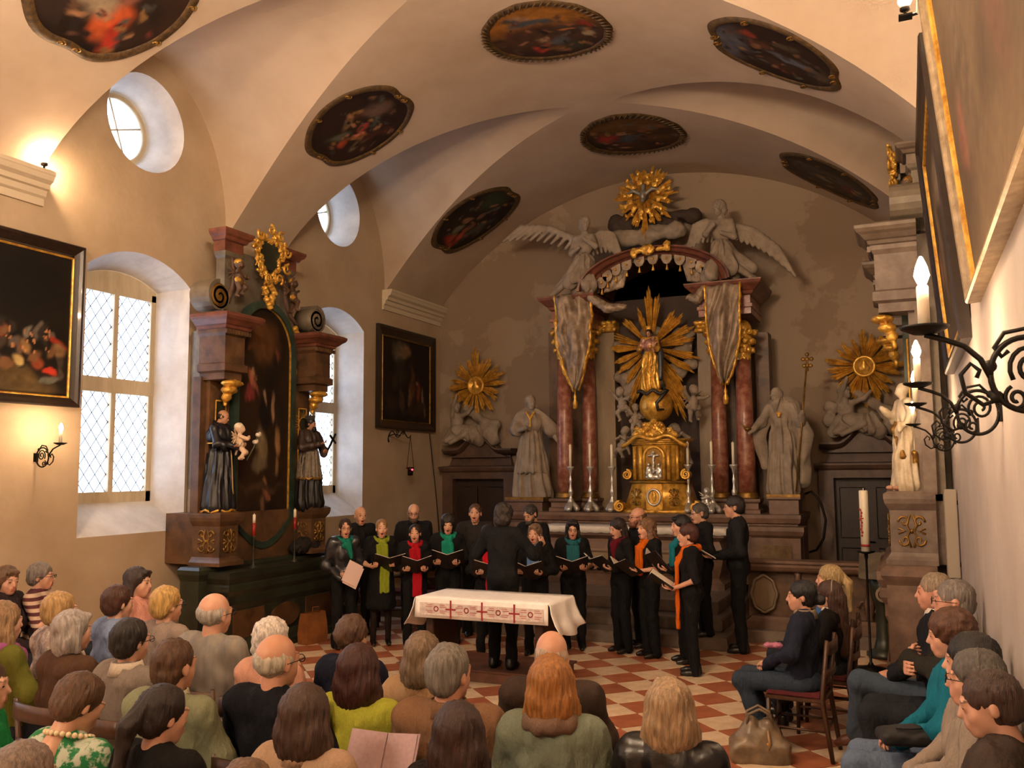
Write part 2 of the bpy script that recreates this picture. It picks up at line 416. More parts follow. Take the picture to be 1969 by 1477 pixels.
def window(idx, out, yc):
    w = struct(link('window_%d' % idx, None)); x = XL - WD
    y0, y1, z0, z1 = yc + .08 - .60, yc + .08 + .60, 1.80, 4.46
    fr = MB(); t = .075
    head = [p for p in out if p[1] > 4.4]
    hc = yc + .08; fr.prism([(y0 - .03, 4.36), (y1 + .03, 4.36)] + [(hc + (p_[0] - hc) * 1.06, p_[1] + .03) for p_ in head], 0, x - .07, x - .004)
    for a, b in ((y0 - .03, y0 + t), (y1 - t, y1 + .03)): fr.bb((x - .07, a, z0 - .03), (x - .0, b, 4.42))
    fr.bb((x - .07, y0 - .03, z0 - .03), (x, y1 + .03, z0 + .13)); fr.bb((x - .07, y0, 3.12), (x + .012, y1, 3.30)); fr.bb((x - .07, y0, 4.33), (x, y1, 4.44))
    fr.obj('window_frame', M_OAK, w, bevel=.004)
    ym = (y0 + y1) / 2 - .02
    MB().bb((x - .065, ym - .035, z0), (x + .008, ym + .035, 4.40)).obj('mullion', M_OAK, w, bevel=.006)
    for a, b in ((y0 + t, ym - .035), (ym + .035, y1 - t)):
        for c, d in ((z0 + .13, 3.12), (3.30, 4.33)):
            p = MB().bb((x - .045, a, c), (x - .041, b, d)).obj('window_pane', M_GLASS, w)
            ld = MB(); s = .155; q = .0058
            n = int((b - a + d - c) / s) + 2
            for kk in range(-n, n):
                for sg in (1, -1):
                    # line z = c + sg*1.35*(y-a) + kk*s
                    pts = []
                    for yy in np.linspace(a, b, 2): pts.append((yy, c + kk * s * 1.35 + sg * 1.35 * (yy - a)))
                    (ya, za), (yb_, zb_) = pts
                    lo_, hi_ = 0.0, 1.0; dz = zb_ - za
                    t0, t1 = (c - za) / dz, (d - za) / dz
                    lo_, hi_ = max(0, min(t0, t1)), min(1, max(t0, t1))
                    if hi_ - lo_ < .02: continue
                    ld.tube([(x - .038, ya + (yb_ - ya) * f, za + dz * f) for f in (lo_, hi_)], q, 4, smooth=False)
            ld.obj('lead_lattice', M_LEAD, p)
    return w
def oculus(idx, out, yc):
    w = struct(link('window_%d' % idx, None)); x = XL - WD; yc -= .02; zc = 6.40
    ring = lambda r: [(yc + r * cos(2 * pi * i / 36), zc + r * sin(2 * pi * i / 36)) for i in range(36)]
    MB().loft([[(xx, a, b) for a, b in ring(r)] for xx, r in ((x + .02, .44), (x + .02, .385), (x - .05, .375), (x - .05, .45))], cap=False).obj('window_frame', M_OAK, w)
    MB().prism(ring(.39), 0, x - .03, x - .026).obj('window_pane', M_GLASS, w)
    b = MB()
    for a in (.35, .35 + pi / 2): b.tube([(x - .02, yc - .38 * cos(a), zc - .38 * sin(a)), (x - .02, yc + .38 * cos(a), zc + .38 * sin(a))], .012, 6)
    b.obj('glazing_bar', M_OAK, w)
for k in range(4):
    window((5, 1, 2, 7)[k], WIN_OUT[k], WIN_Y[k]); oculus((6, 3, 4, 8)[k], OCU_OUT[k], OCU_Y[k])
# sampling portals for the daylight in every window opening
for k in range(4):
    for (yc, zc, sy, sz) in ((WIN_Y[k] + .08, 3.15, 1.2, 2.7), (OCU_Y[k], 6.4, .84, .84)):
        l = bpy.data.lights.new('daylight_portal', 'AREA'); l.shape = 'RECTANGLE'; l.size = sz; l.size_y = sy; l.cycles.is_portal = True
        link('daylight_portal', l, None, (XL - WD - .09, yc, zc), (0, -pi / 2, 0))

holed_wall('wall_right', [(YB, -.1), (YF, -.1), (YF, 7.6), (YB, 7.6)], [], lambda a, b: (XR, a, b), mat('daylight_grey_plaster', '#a89c93', .9, noise=1.3, color2='#93877e', ramp=(.3, .75), bump=(14, .25, .012)))  # plaster tinted grey to carry the cool daylight cast in its colour
holed_wall('wall_far', [(XL, -.1), (XR, -.1), (XR, 7.6), (XL, 7.6)], [], lambda a, b: (a, YF, b), M_PLASTER_F)
holed_wall('wall_back', [(XL, -.1), (XR, -.1), (XR, 7.6), (XL, 7.6)], [], lambda a, b: (a, YB, b), M_PLASTER)

# cornices at the feet of the transverse vault bands
M_TRIM = mat('plaster_cornice', '#c4b69e', .85, bump=(20, .15, .008))
def cornice_profile(side, d=.20):
    s = 1 if side < 0 else -1; x0 = XL if side < 0 else XR
    p = [(0, 4.98), (.03, 4.98), (.03, 5.06), (.06, 5.08), (.075, 5.14), (.11, 5.15), (.12, 5.20), (.17, 5.23), (.19, 5.28), (d, 5.29), (d, 5.33), (0, 5.33)]
    return [(x0 + s * a, b) for a, b in p]
for i, (sd, a, b) in enumerate(((-1, 5.1, 6.36), (-1, 13.06, YF), (1, 5.1, 6.5), (1, 13.06, YF), (-1, 1.1, 2.4), (1, 1.1, 2.4))):
    p = cornice_profile(sd, .20); m = MB(); m.prism(p, 1, a, b); struct(m.obj('trim_%d' % (i + 1), M_TRIM))

# ------------------------------------------------------------------ floor: red and pale marble squares laid diagonally
M_FBASE = mat('floor_bed', '#4a3d33', .8)
M_TL = mat('tile_pale', '#dcc6aa', .36, noise=7, color2='#c6a98a', rand=.10, bump=(40, .05, .004))
M_TR = mat('tile_red', '#8f5038', .36, noise=7, color2='#a8694c', rand=.10, bump=(40, .05, .004))
fl = struct(MB().bb((XL - .02, YB - .02, -.12), (XR + .02, YF + .02, -.006)).obj('floor', M_FBASE))
def tiles():
    s = .356; u0, v0 = (-2.546 + 8.34) / sqrt(2), (-2.546 - 8.34) / sqrt(2); g = .0035
    T = []
    for i in range(-40, 40):
        for j in range(-40, 40):
            u, v = u0 + i * s, v0 + j * s; x, y = (u + v) / sqrt(2), (u - v) / sqrt(2)
            if not (XL + .2 < x < XR - .2 and -3.8 < y < YF - .2): continue
            par = (i + j) % 2
            if y < 1.5: T.append((9e9, x, y, par)); continue
            px, py, z = to_px((x, y, 0))
            vis = 0 < px < 1990 and 1180 < py < 1500 and 4.2 < y < 11.6
            free = 620 < px < 1460 and py < 1330 or 900 < px < 1700 and py > 1250
            T.append(((0 if free else 1e5) + z * 10 if vis else 9e8, x, y, par))
    T.sort(); h = s / 2 - g; cut = T[:300]; rest = T[300:]
    mm = []
    for m in (M_TL, M_TR):
        q = MB(); q.box((0, 0, -.01), (2 * h, 2 * h, .02), taper=1.0); mm.append(q.mesh('tile', m, bevel=.003))
    for _, x, y, p in cut:
        link('tile', mm[p], fl, (x, y, 0), (0, 0, pi / 4))
    q = MB(); ms = []
    for _, x, y, p in rest:
        r = h * sqrt(2); q.add([(x - r, y, 0), (x, y - r, 0), (x + r, y, 0), (x, y + r, 0), (x - r, y, -.01), (x, y - r, -.01), (x + r, y, -.01), (x, y + r, -.01)], [(0, 1, 2, 3), (0, 4, 5, 1), (1, 5, 6, 2), (2, 6, 7, 3), (3, 7, 4, 0)]); ms += [p] * 5
    me = mesh_np('tiling', q.v, q.f, [M_TL, M_TR], ms, smooth=False); o = link('tiling', me, fl); o['kind'] = 'stuff'
tiles()
# conductor's low podium behind the table
M_STEP = mat('red_marble_step', '#7a5545', .5, noise=6, color2='#5a3c33', bump=(30, .1, .005))
pd = thing('podium', 'low reddish stone podium step under the conductor', 'podium')
MB().bb((-5.05, 8.33, .0), (-3.35, 9.1, .105)).obj('riser', M_STEP, pd, bevel=.006)
MB().bb((-5.08, 8.305, .105), (-3.32, 9.13, .125)).obj('tread', M_STEP, pd, bevel=.006)
# ------------------------------------------------------------------ lamps
M_IRON = mat('black_iron', '#15120f', .5, metal=.7)
M_WAX = mat('ivory_wax', '#e4dac2', .5, sub=.1)
M_BULB = mat('lit_tungsten_bulb', '#ffffff', .5, emit=WARM + (BULB,))
M_BULB_H = mat('fill_chandelier_bulb', '#ffffff', .5, emit=(1.0, .75, .51, BULB * 2.2))
M_BULB_C = mat('lit_flood_lamp', '#ffffff', .5, emit=WARM + (BULB * 2.0,))
def spiral(c, r0, r1, a0, a1, n=28):
    return [(c[0] + (r0 + (r1 - r0) * i / n) * cos(a0 + (a1 - a0) * i / n), 0, c[1] + (r0 + (r1 - r0) * i / n) * sin(a0 + (a1 - a0) * i / n)) for i in range(n + 1)]
_sc = {}
def sconce_meshes(reach):
    """wrought-iron arm along +X from the wall (x=0) to the drip pan at x=reach, pan at z=0"""
    k = round(reach, 3)
    if k in _sc: return _sc[k]
    a = MB(); t = .008; f = reach / .40
    S = lambda pts: [(x * f, y, z) for x, y, z in pts]
    a.tube(S(spiral((.115, -.135), .10, .10, 0, 2 * pi, 36)), t, 6)                          # large ring
    a.tube(S(spiral((.10, -.115), .062, .012, -.6, 3.4 * pi)), t * .8, 6)                    # scroll inside it
    a.tube(S(spiral((.145, -.20), .035, .008, 1.2, -2.6 * pi)), t * .7, 6)
    a.tube(S([(.215, 0, -.14), (.24, 0, -.09), (.285, 0, -.05), (.34, 0, -.03), (.40, 0, -.012)]), t, 6)
    a.tube(S([(.19, 0, -.20), (.24, 0, -.215), (.29, 0, -.18), (.30, 0, -.13), (.27, 0, -.10), (.245, 0, -.12), (.255, 0, -.14)]), t * .8, 6)
    a.tube(S([(.05, 0, -.06), (.10, 0, -.01), (.17, 0, -.02), (.20, 0, -.06), (.18, 0, -.085), (.16, 0, -.07)]), t * .8, 6)
    for x, z in ((.05, -.055), (.20, -.195), (.215, -.11)): a.sphere((x * f, 0, z), (.018, .008, .018), 8, 6)   # leaf knots
    arm = a.mesh('arm', M_IRON)
    p = MB().box((.006, 0, -.135), (.012, .05, .09)).tube([(.0, 0, -.135), (.02 * f, 0, -.135)], .01, 6).mesh('wall_plate', M_IRON)
    d = MB().lathe([(.0, -.012), (.03, -.01), (.062, .004), (.066, .012), (.03, .006), (0, .006)], 16, (reach, 0, 0)).mesh('drip_pan', M_IRON)
    c = MB().lathe([(.016, .006), (.016, .125), (.012, .13), (0, .13)], 12, (reach, 0, 0)).mesh('candle_tube', M_WAX)
    b = MB().lathe([(0, .128), (.012, .135), (.021, .158), (.015, .185), (.004, .212), (0, .214)], 12, (reach, 0, 0)).mesh('bulb', M_BULB)
    _sc[k] = (arm, p, d, c, b); return _sc[k]
def sconce(x_wall, y, z_bulb, reach, side, label, grp=None):
    t = thing('wall_sconce', label, 'sconce', (x_wall, y, z_bulb - .165), 0 if side < 0 else pi, grp)
    for n, me in zip(('arm', 'wall_plate', 'drip_pan', 'candle_tube', 'bulb'), sconce_meshes(reach)): link(n, me, t)
    return t
SCG = 'wrought-iron sconces along the plain plaster wall'
for y, lb in ((2.73, 'wrought-iron scroll sconce with lit candle bulb beside the tilted gold-framed canvas'), (4.55, 'wrought-iron scroll sconce with lit bulb below the gold-framed canvas'),
              (5.98, 'wrought-iron scroll sconce with lit bulb below the black-framed tilted canvas'), (8.8, 'wrought-iron scroll sconce with lit bulb next to the loudspeaker and carved side altar')):
    sconce(XR, y, 2.70, XR - .06, 1, lb, SCG)
sconce(XL, 6.42, 2.62, .36, -1, 'wrought-iron sconce glowing on the wall below the crowd painting')
for y in (0.2,): sconce(XR, y, 2.70, XR - .06, 1, 'added unseen wrought-iron scroll sconce behind the audience on the plain wall')  # unseen sconce added behind the camera to light the nave
for y, q in ((2.2, 'before'), (-1.2, 'beyond')): sconce(XL, y, 2.62, .36, -1, 'added unseen wrought-iron sconce on the window wall %s the rear arched window' % q)  # two more unseen sconces, added as nave lighting
def flood(x, y, z, aim, label):
    t = thing('flood_lamp', label, 'lamp', (x, y, z))
    MB().lathe([(.02, -.06), (.035, -.05), (.035, -.02), (0, -.02)], 14).obj('housing', M_IRON, t)
    MB().tube([(0, 0, -.055), (0, 0, -.10)], .012, 8).box((0, 0, -.10), (.09, .09, .012)).obj('bracket', M_IRON, t)
    MB().sphere((0, 0, .018), (.044, .044, .042), 12, 8).obj('bulb', M_BULB_C, t)
flood(XL + .15, 6.25, 5.43, -1, 'bright bare flood lamp standing on the cornice near the round window')
flood(XR - .27, 6.62, 5.436, 1, 'bright bare flood lamp on an arm at the cornice above the tilted canvases')
MB().tube([(0, 0, -.10), (.13, -.06, -.11), (.27, -.14, -.115)], .012, 6).obj('arm', M_IRON, bpy.data.objects['flood_lamp.001'])
flood(XL + .15, 1.9, 5.43, -1, 'added unseen flood lamp on the cornice behind the audience by the window wall')  # this rear flood and the next are unseen, added to brighten the nave
flood(XR - .16, 1.9, 5.43, 1, 'added unseen flood lamp on the cornice behind the audience by the plain wall')

def fill_chandelier(x, y, z, label):  # invented fixture out of view, lights floor and audience from above
    t = thing('fill_chandelier', label, 'fill_chandelier', (x, y, z)); M_BR = mat('brass', '#a8803c', .3, metal=1.0)
    MB().lathe([(0, -.30), (.03, -.28), (.09, -.20), (.12, -.12), (.06, -.04), (.03, .02), (.05, .10), (.03, .18), (.02, .4), (0, .4)], 16).obj('baluster', M_BR, t)
    MB().tube([(0, 0, .4), (0, 0, vault(x, y) - z)], .01, 6).obj('chain', M_IRON, t)
    for k in range(10):
        a = 2 * pi * k / 10; d = lambda r, h: (r * cos(a), r * sin(a), h)
        MB().tube([d(.08, -.1), d(.22, -.2), d(.38, -.18), d(.46, -.06), d(.46, 0)], .010, 6).obj('arm', M_BR, t)
        MB().lathe([(.02, 0), (.05, .01), (.05, .016), (.015, .016), (.015, .10), (0, .1)], 10, d(.46, 0)).obj('candle_tube', M_WAX, t)
        MB().lathe([(0, .10), (.018, .11), (.032, .14), (.022, .175), (0, .21)], 10, d(.46, 0)).obj('bulb', M_BULB_H, t)
fill_chandelier(-2.6, 3.4, 5.3, 'added unseen brass ten-armed chandelier hanging over the rear of the audience')
fill_chandelier(AX + .4, -1.6, 4.7, 'added unseen brass ten-armed chandelier hanging near the rear wall')

# ------------------------------------------------------------------ framed canvases
M_FRAMEB = mat('black_frame', '#1a120d', .35, noise=20, color2='#2a1d14', coat=.3)
M_GOLD = mat('gilding', '#f0bf55', .36, metal=.45, noise=12, color2='#b07c2e', bump=(60, .25, .004))
M_GOLDD = mat('dull_gilding', '#a37c38', .45, metal=.65, noise=9, color2='#6a4c22', bump=(50, .25, .004))
M_PAINT = mat_vcol('oil_canvas', .68, .25, bump=(60, .05, .003))
def canvas_mesh(w, h, base, blobs, sd, nx=None, ny=None):
    nx = nx or int(90 * max(1, w / h)); ny = ny or int(nx * h / w)
    u, v = np.meshgrid(np.linspace(0, 1, nx), np.linspace(0, 1, ny)); u = u.ravel(); v = v.ravel()
    V = np.stack([(u - .5) * w, 0 * u, v * h], 1); i = np.arange(nx * ny).reshape(ny, nx)
    F = np.stack([i[:-1, :-1].ravel(), i[:-1, 1:].ravel(), i[1:, 1:].ravel(), i[1:, :-1].ravel()], 1)
    me = mesh_np('canvas', V, F, [M_PAINT]); set_paint(me, paint_cols(u, v * h / w if False else v, base, blobs, sd)); return me
def frame_bars(w, h, prof, names=('frame_rail', 'frame_stile'), m=None, parent=None, piece='frame_moulding'):
    """mitred picture frame around a w x h opening (x centred, z from 0): profile (outward, depth toward -Y)"""
    for nm, (a, b, nrm) in enumerate((((-w / 2, 0), (w / 2, 0), (0, -1)), ((w / 2, 0), (w / 2, h), (1, 0)), ((w / 2, h), (-w / 2, h), (0, 1)), ((-w / 2, h), (-w / 2, 0), (-1, 0)))):
        tx, tz = (b[0] - a[0]), (b[1] - a[1]); L = hypot(tx, tz); tx /= L; tz /= L
        ra = [(a[0] + nrm[0] * o - tx * o, -d, a[1] + nrm[1] * o - tz * o) for o, d in prof]
        rb = [(b[0] + nrm[0] * o + tx * o, -d, b[1] + nrm[1] * o + tz * o) for o, d in prof]
        MB().loft([ra, rb], smooth=False).obj(piece, m, parent)
def picture(name, label, w, h, loc, rz, base, blobs, sd, fw=.11, gold=.022, tilt=0, outer=None, inner=None):
    t = thing(name, label, 'painting', loc, rz); t.rotation_euler = (tilt, 0, rz)
    g = gold
    link('canvas', canvas_mesh(w, h, base, blobs, sd), t, (0, -.02, 0))
    frame_bars(w, h, [(0, .015), (0, .035), (g * .5, .045), (g, .035), (g, .015)], m=inner or M_GOLD, parent=t, piece='gilt_slip')
    frame_bars(w + 2 * g, h + 2 * g, [(0, .0), (0, .03), (.2 * fw, .04), (.45 * fw, .055), (.7 * fw, .075), (.9 * fw, .08), (fw, .07), (fw, .0)], m=outer or M_FRAMEB, parent=t)
    return t
crowd = [(.5, .80, .6, .25, 0, '#0d0907', .4), (.62, .12, .30, .10, -18, '#4a3a20', .3)]
rr = random.Random(3)
for k in range(46): crowd.append((.42 + .57 * rr.random(), .16 + .30 * rr.random(), .012 + .02 * rr.random(), .025 + .035 * rr.random(), rr.uniform(-30, 30), rr.choice(['#6a4a30', '#7d3a22', '#5a5048', '#3a2c20', '#8a6a44', '#40352c', '#902f1c', '#706a60', '#2a2420']), .4))
for k in range(26): crowd.append((.45 + .52 * rr.random(), .30 + .16 * rr.random(), .007, .012, 0, '#b07a50', .3))
crowd += [(.72, .22, .03, .05, 20, '#a8905c', .3), (.66, .17, .03, .06, 0, '#6a4a30', .3), (.90, .20, .035, .022, 0, '#a83020', .25), (.90, .12, .05, .03, 30, '#5a5a50', .3), (.30, .3, .05, .1, 0, '#5a3a24', .4), (.1, .35, .1, .15, 0, '#3a2418', .4), (.45, .33, .02, .05, 0, '#8a4a20', .4)]
picture('crowd_painting', 'dark oil painting of a crowd in black and gilt frame beside the arched window', 2.05, 1.50, (XL + .02, 5.70, 2.98), pi / 2, ('#0c0906', '#1b130c'), crowd, 21, fw=.115)
sc2 = [(.35, .85, .12, .14, 0, '#5a4f42', .5), (.45, .88, .09, .10, 0, '#6a5138', .5), (.38, .62, .1, .15, 10, '#2c2622', .5), (.62, .45, .05, .25, 0, '#4a2f18', .5), (.75, .40, .05, .12, 0, '#6a3322', .5), (.88, .28, .03, .18, 6, '#6a5a4a', .4),
       (.58, .30, .03, .12, 0, '#5a4430', .4), (.4, .25, .05, .16, 8, '#3c2f24', .4), (.2, .2, .1, .1, 0, '#2c2018', .5), (.25, .5, .06, .1, 0, '#30241a', .5), (.8, .2, .12, .06, 0, '#33261b', .5), (.6, .13, .2, .05, 0, '#2a2018', .4), (.71, .5, .02, .03, 0, '#8a6a4a', .4)]
picture('dim_painting', 'dim brown oil painting in plain black frame above the red sanctuary lamp', 1.66, 1.46, (XL + .02, 13.84, 3.05), pi / 2, ('#120c08', '#21160e'), sc2, 33, fw=.155, gold=.018, inner=M_GOLDD)
red = [(.3, .5, .1, .3, 10, '#5a4a3a', .6), (.7, .4, .08, .2, -10, '#64493a', .5), (.5, .75, .2, .1, 0, '#6a5a48', .6), (.15, .4, .06, .1, 0, '#6e4a3c', .5), (.85, .7, .1, .1, 0, '#4a4038', .6)]
picture('tilted_canvas', 'large brown canvas in bright gilt rope frame tilted forward over the seated row', 3.0, 1.62, (XR - .005, 3.70, 3.14), -pi / 2, ('#4a3b2e', '#66543f'), red, 41, fw=.10, gold=.04, tilt=R(5), outer=mat('warm_gilt_frame', '#a89272', .4, metal=.4, noise=14, color2='#7d6848'), inner=M_GOLD)
picture('black_framed_canvas', 'brown canvas in wide black frame tilted forward high on the plain wall', 2.0, 1.66, (XR - .005, 7.28, 3.10), -pi / 2, ('#33291f', '#4a3c2e'), red, 42, fw=.15, gold=.03, tilt=R(4))

# oval paintings lying on the curved vault
OV_EDGE = mat('painted_scroll_border', '#35260f', .6, noise=18, color2='#5e4520', ramp=(.4, .7), bump=(40, .3, .006))
def oval(label, s0, y0, a, b, blobs, sd, notch=1.0, base=('#160d09', '#2c1a10')):
    """centre at arc length s0 from the crown and y0; half-axes a along the arc, b along Y"""
    q_ = random.Random(sd); blobs = list(blobs)
    for _ in range(46):
        a_, r_ = q_.uniform(0, 2 * pi), .46 * sqrt(q_.random()); blobs.append((.5 + r_ * cos(a_), .55 + .8 * r_ * sin(a_), q_.uniform(.012, .045), q_.uniform(.010, .035), q_.uniform(0, 180), q_.choice(['#6a4a34', '#8a6448', '#3a3834', '#241812', '#5a2a1e', '#4a4a44', '#7a5a34', '#1a120e', '#50382a']), .3))
    t = thing('vault_painting', label, 'painting', (0, 0, 0), 0, 'oval paintings on the vault')
    n, m = 72, 26
    def edge(ang):
        e = 1 + .035 * notch * (abs(cos(ang)) ** 24) * -3.2 + .03 * notch * (abs(cos(ang)) ** 6); return e + .006 * sin(ang * 14) * (1.4 - notch)
    def P(r, ang, lift):
        s = s0 + a * r * cos(ang); y = y0 + b * r * sin(ang); q = s / RAD
        return (AX + (RAD - lift) * sin(q), y, SPR + RISE - RAD + (RAD - lift) * cos(q))
    V, F, U = [], [], []
    for j in range(m + 1):
        for i in range(n):
            an = 2 * pi * i / n; r = .9 * j / m * edge(an); V.append(P(max(r, 1e-3), an, .014)); U.append((.5 + .5 * r / .9 * cos(an), .5 + .5 * r / .9 * sin(an)))
    for j in range(m):
        for i in range(n): k = (i + 1) % n; F.append((j * n + i, j * n + k, (j + 1) * n + k, (j + 1) * n + i))
    U = np.array(U); me = mesh_np('canvas', np.array(V), np.array(F), [M_PAINT]); set_paint(me, paint_cols(U[:, 0], U[:, 1], base, blobs, sd)); link('canvas', me, t)
    rings = [[P(q * edge(2 * pi * i / n), 2 * pi * i / n, l) for i in range(n)] for q, l in ((.87, .012), (.88, .022), (.93, .03), (.98, .022), (1.0, .0))]
    MB().loft(rings, cap=False).obj('border', OV_EDGE, t)
    if notch:
        for an in (0.12, -.12, pi - .12, pi + .12, 1.2, -1.2, 1.9, -1.9):
            c = Vector(P(.93 * edge(an), an, .03)); sp = [tuple(c + Vector((.05 * (1 - q / 20) * cos(q * .55), .05 * (1 - q / 20) * sin(q * .55), -.004))) for q in range(18)]
            MB().tube(sp, .009, 5).obj('scroll', M_GOLDD, t)
    else:
        g = MB()
        for i in range(60):
            an = 2 * pi * i / 60; p0 = Vector(P(.9 * edge(an), an, .05)); p1 = Vector(P(1.02 * edge(an + .09), an + .09, .03)); g.tube([p0, (p0 + p1) / 2, p1], [.004, .016, .003], 4)
        g.obj('leaf_wreath', OV_EDGE, t)
oval('oval vault painting of a figure over gold sky with leaf-wreath border, red robe below', .18, 9.45, .80, .72,
     [(.5, .22, .6, .3, 0, '#8a5a1e', .5), (.5, .55, .6, .2, 0, '#40291c', .5), (.38, .2, .07, .06, 0, '#8a6a50', .4), (.44, .30, .20, .05, 5, '#3c4448', .4), (.3, .2, .1, .03, 20, '#30363a', .4), (.37, .78, .08, .08, 0, '#a83428', .3), (.48, .82, .1, .07, 0, '#5a3c1a', .4), (.55, .68, .08, .06, -20, '#4a4c52', .4), (.42, .6, .05, .05, 0, '#8a7258', .4), (.66, .5, .05, .02, 10, '#a06a40', .4), (.82, .62, .05, .06, 0, '#8a7a60', .4), (.7, .4, .04, .03, 0, '#7a4a34', .4), (.65, .8, .1, .1, 0, '#2c2c24', .5), (.85, .45, .08, .04, 30, '#7a2c20', .5)], 51, notch=0, base=('#1e130d', '#38241a'))
oval('oval vault painting of a crowded interior scene with scroll border above the dark side altar', -2.70, 9.62, .80, .72,
     [(.66, .4, .2, .03, 20, '#4a2a1c', .4), (.75, .45, .12, .1, 30, '#5a4840', .5), (.4, .62, .06, .05, 0, '#b06a54', .35), (.5, .55, .05, .05, 0, '#8a3028', .35), (.28, .45, .12, .05, 35, '#4a4a3e', .4), (.22, .55, .05, .05, 0, '#8a3a20', .4), (.34, .6, .16, .02, 40, '#6a4420', .4), (.45, .35, .12, .04, -20, '#6a5236', .4), (.3, .72, .07, .04, 0, '#6a5a44', .4), (.5, .78, .2, .05, 20, '#3c1c16', .4), (.55, .3, .04, .04, 0, '#8a6446', .4), (.6, .62, .08, .06, 0, '#3a4038', .4)], 52)
oval('oval vault painting with dull blue corner and scroll border above the plain wall', 2.92, 9.62, .82, .72,
     [(.12, .5, .14, .3, 0, '#4a4a52', .5), (.3, .25, .06, .06, 0, '#7a3020', .4), (.65, .55, .2, .05, 10, '#555a66', .4), (.4, .4, .1, .08, 0, '#4a2c20', .5), (.6, .3, .1, .06, 0, '#4a4030', .5), (.5, .7, .15, .08, 0, '#3a2418', .5), (.85, .6, .1, .1, 0, '#4a3c30', .5)], 53)
oval('oval vault painting with red and blue robes below the leaf border, over the gold dove', .2, 13.05, .83, .85,
     [(.5, .2, .5, .15, 0, '#5a3c1c', .5), (.22, .5, .13, .12, 0, '#8a2c22', .4), (.42, .6, .1, .07, -25, '#3c4650', .4), (.5, .55, .08, .05, 0, '#4a4c50', .4), (.4, .42, .05, .05, 0, '#9a7a5a', .4), (.7, .65, .2, .1, 0, '#4a3020', .5), (.75, .35, .12, .06, 0, '#6a4a28', .5), (.6, .4, .05, .05, 0, '#6a3a2a', .4)], 54, notch=0, base=('#1e130d', '#402a1a'))
oval('oval vault painting with red robe and dark green sky near the winged angel', -3.05, 13.70, .92, .78,
     [(.14, .5, .08, .14, 0, '#8a2c1e', .35), (.3, .42, .08, .06, 30, '#6a6454', .4), (.35, .6, .08, .05, 20, '#7a4634', .4), (.45, .4, .06, .05, 0, '#8a6248', .4), (.4, .75, .2, .05, 15, '#3c4440', .4), (.8, .4, .16, .2, 0, '#2c3424', .5), (.58, .55, .06, .05, 0, '#6a4a38', .4), (.25, .62, .06, .05, 0, '#94402c', .4)], 55, base=('#140e09', '#241a12'))
oval('dull brown oval vault painting seen steeply beside the carved side altar', 3.20, 13.85, .86, .80,
     [(.5, .4, .3, .1, 10, '#4a4238', .5), (.7, .6, .1, .1, 0, '#5a3020', .5), (.4, .6, .1, .04, 0, '#6a6050', .4), (.2, .4, .1, .1, 0, '#4a4034', .5)], 56, base=('#2c2119', '#40321f'))
oval('oval vault painting with large red cloak above the bare flood lamp', -2.85, 5.75, .86, .80,
     [(.30, .62, .16, .12, 20, '#a84a22', .35), (.2, .72, .14, .05, -10, '#9a2c1a', .35), (.42, .45, .14, .14, 0, '#8a7862', .45), (.52, .6, .08, .08, 0, '#7a4a3a', .4), (.7, .5, .14, .14, 0, '#4a2c24', .5)], 57)
# ------------------------------------------------------------------ figure parts shared by people and statues
def head_prims(fem=False, mouth=0.0, neck=True, jaw=1.0):
    """head centred on the origin, facing -Y, chin to crown about 0.235 m; mouth = opening 0..1"""
    f = .93 if fem else 1.0; o = .012 * mouth
    P = [('e', (0, .014, .030), (.074 * f, .094, .088)), ('e', (0, -.028, -.030), (.058 * f, .064, .078)),
         ('e', (0, -.046, -.086 - o), (.036 * f * jaw, .040, .028)), ('e', (.034 * f, -.054, -.026), (.021, .021, .026)), ('e', (-.034 * f, -.054, -.026), (.021, .021, .026)),
         ('c', (-.036, -.082, .024), (.036, -.082, .024), .010, .010), ('c', (0, -.086, .012), (0, -.104, -.028), .007, .0105),
         ('e', (.075 * f, .014, -.010), (.008, .017, .027), (0, 0, .3)), ('e', (-.075 * f, .014, -.010), (.008, .017, .027), (0, 0, -.3)),
         ('-e', (.031, -.102, .004), (.017, .014, .010)), ('-e', (-.031, -.102, .004), (.017, .014, .010)),
         ('e', (.031, -.078, .003), (.012, .012, .011)), ('e', (-.031, -.078, .003), (.012, .012, .011)),
         ('c', (-.019, -.089, -.054), (.019, -.089, -.054), .006, .006), ('c', (-.016, -.086, -.068 - 1.6 * o), (.016, -.086, -.068 - 1.6 * o), .0065, .0065)]
    if mouth > 0: P.append(('-e', (0, -.096, -.061 - .8 * o), (.011, .026, .003 + .008 * mouth)))
    if neck: P.append(('c', (0, .022, -.07), (0, .040, -.20), .050 * f, .056 * f))
    return P
_heads = {}
def head_mesh(fem, mouth, vox=.0077):
    """V, F, face material: 0 skin, 1 lips, 2 eyes, 3 mouth inside, 4 brows"""
    k = (fem, mouth, vox)
    if k in _heads: return _heads[k]
    V, F = sdf(head_prims(fem, mouth), vox, .014); c = V[F].mean(1); x, y, z = c.T; mi = np.zeros(len(F), np.int32); o = .012 * mouth; fr = y < -.055
    mi[fr & (np.abs(x) < .022) & (z > -.078 - 2.1 * o) & (z < -.048)] = 1
    if mouth > 0: mi[fr & (((x / .012) ** 2 + ((z + .061 + .8 * o) / (.004 + .007 * mouth)) ** 2) < 1)] = 3
    mi[fr & ((((np.abs(x) - .031) / .0115) ** 2 + ((z - .003) / .0045) ** 2) < 1)] = 2
    mi[fr & ((((np.abs(x) - .029) / .016) ** 2 + ((z - .026) / .0045) ** 2) < 1)] = 4
    _heads[k] = (V, F, mi); return _heads[k]
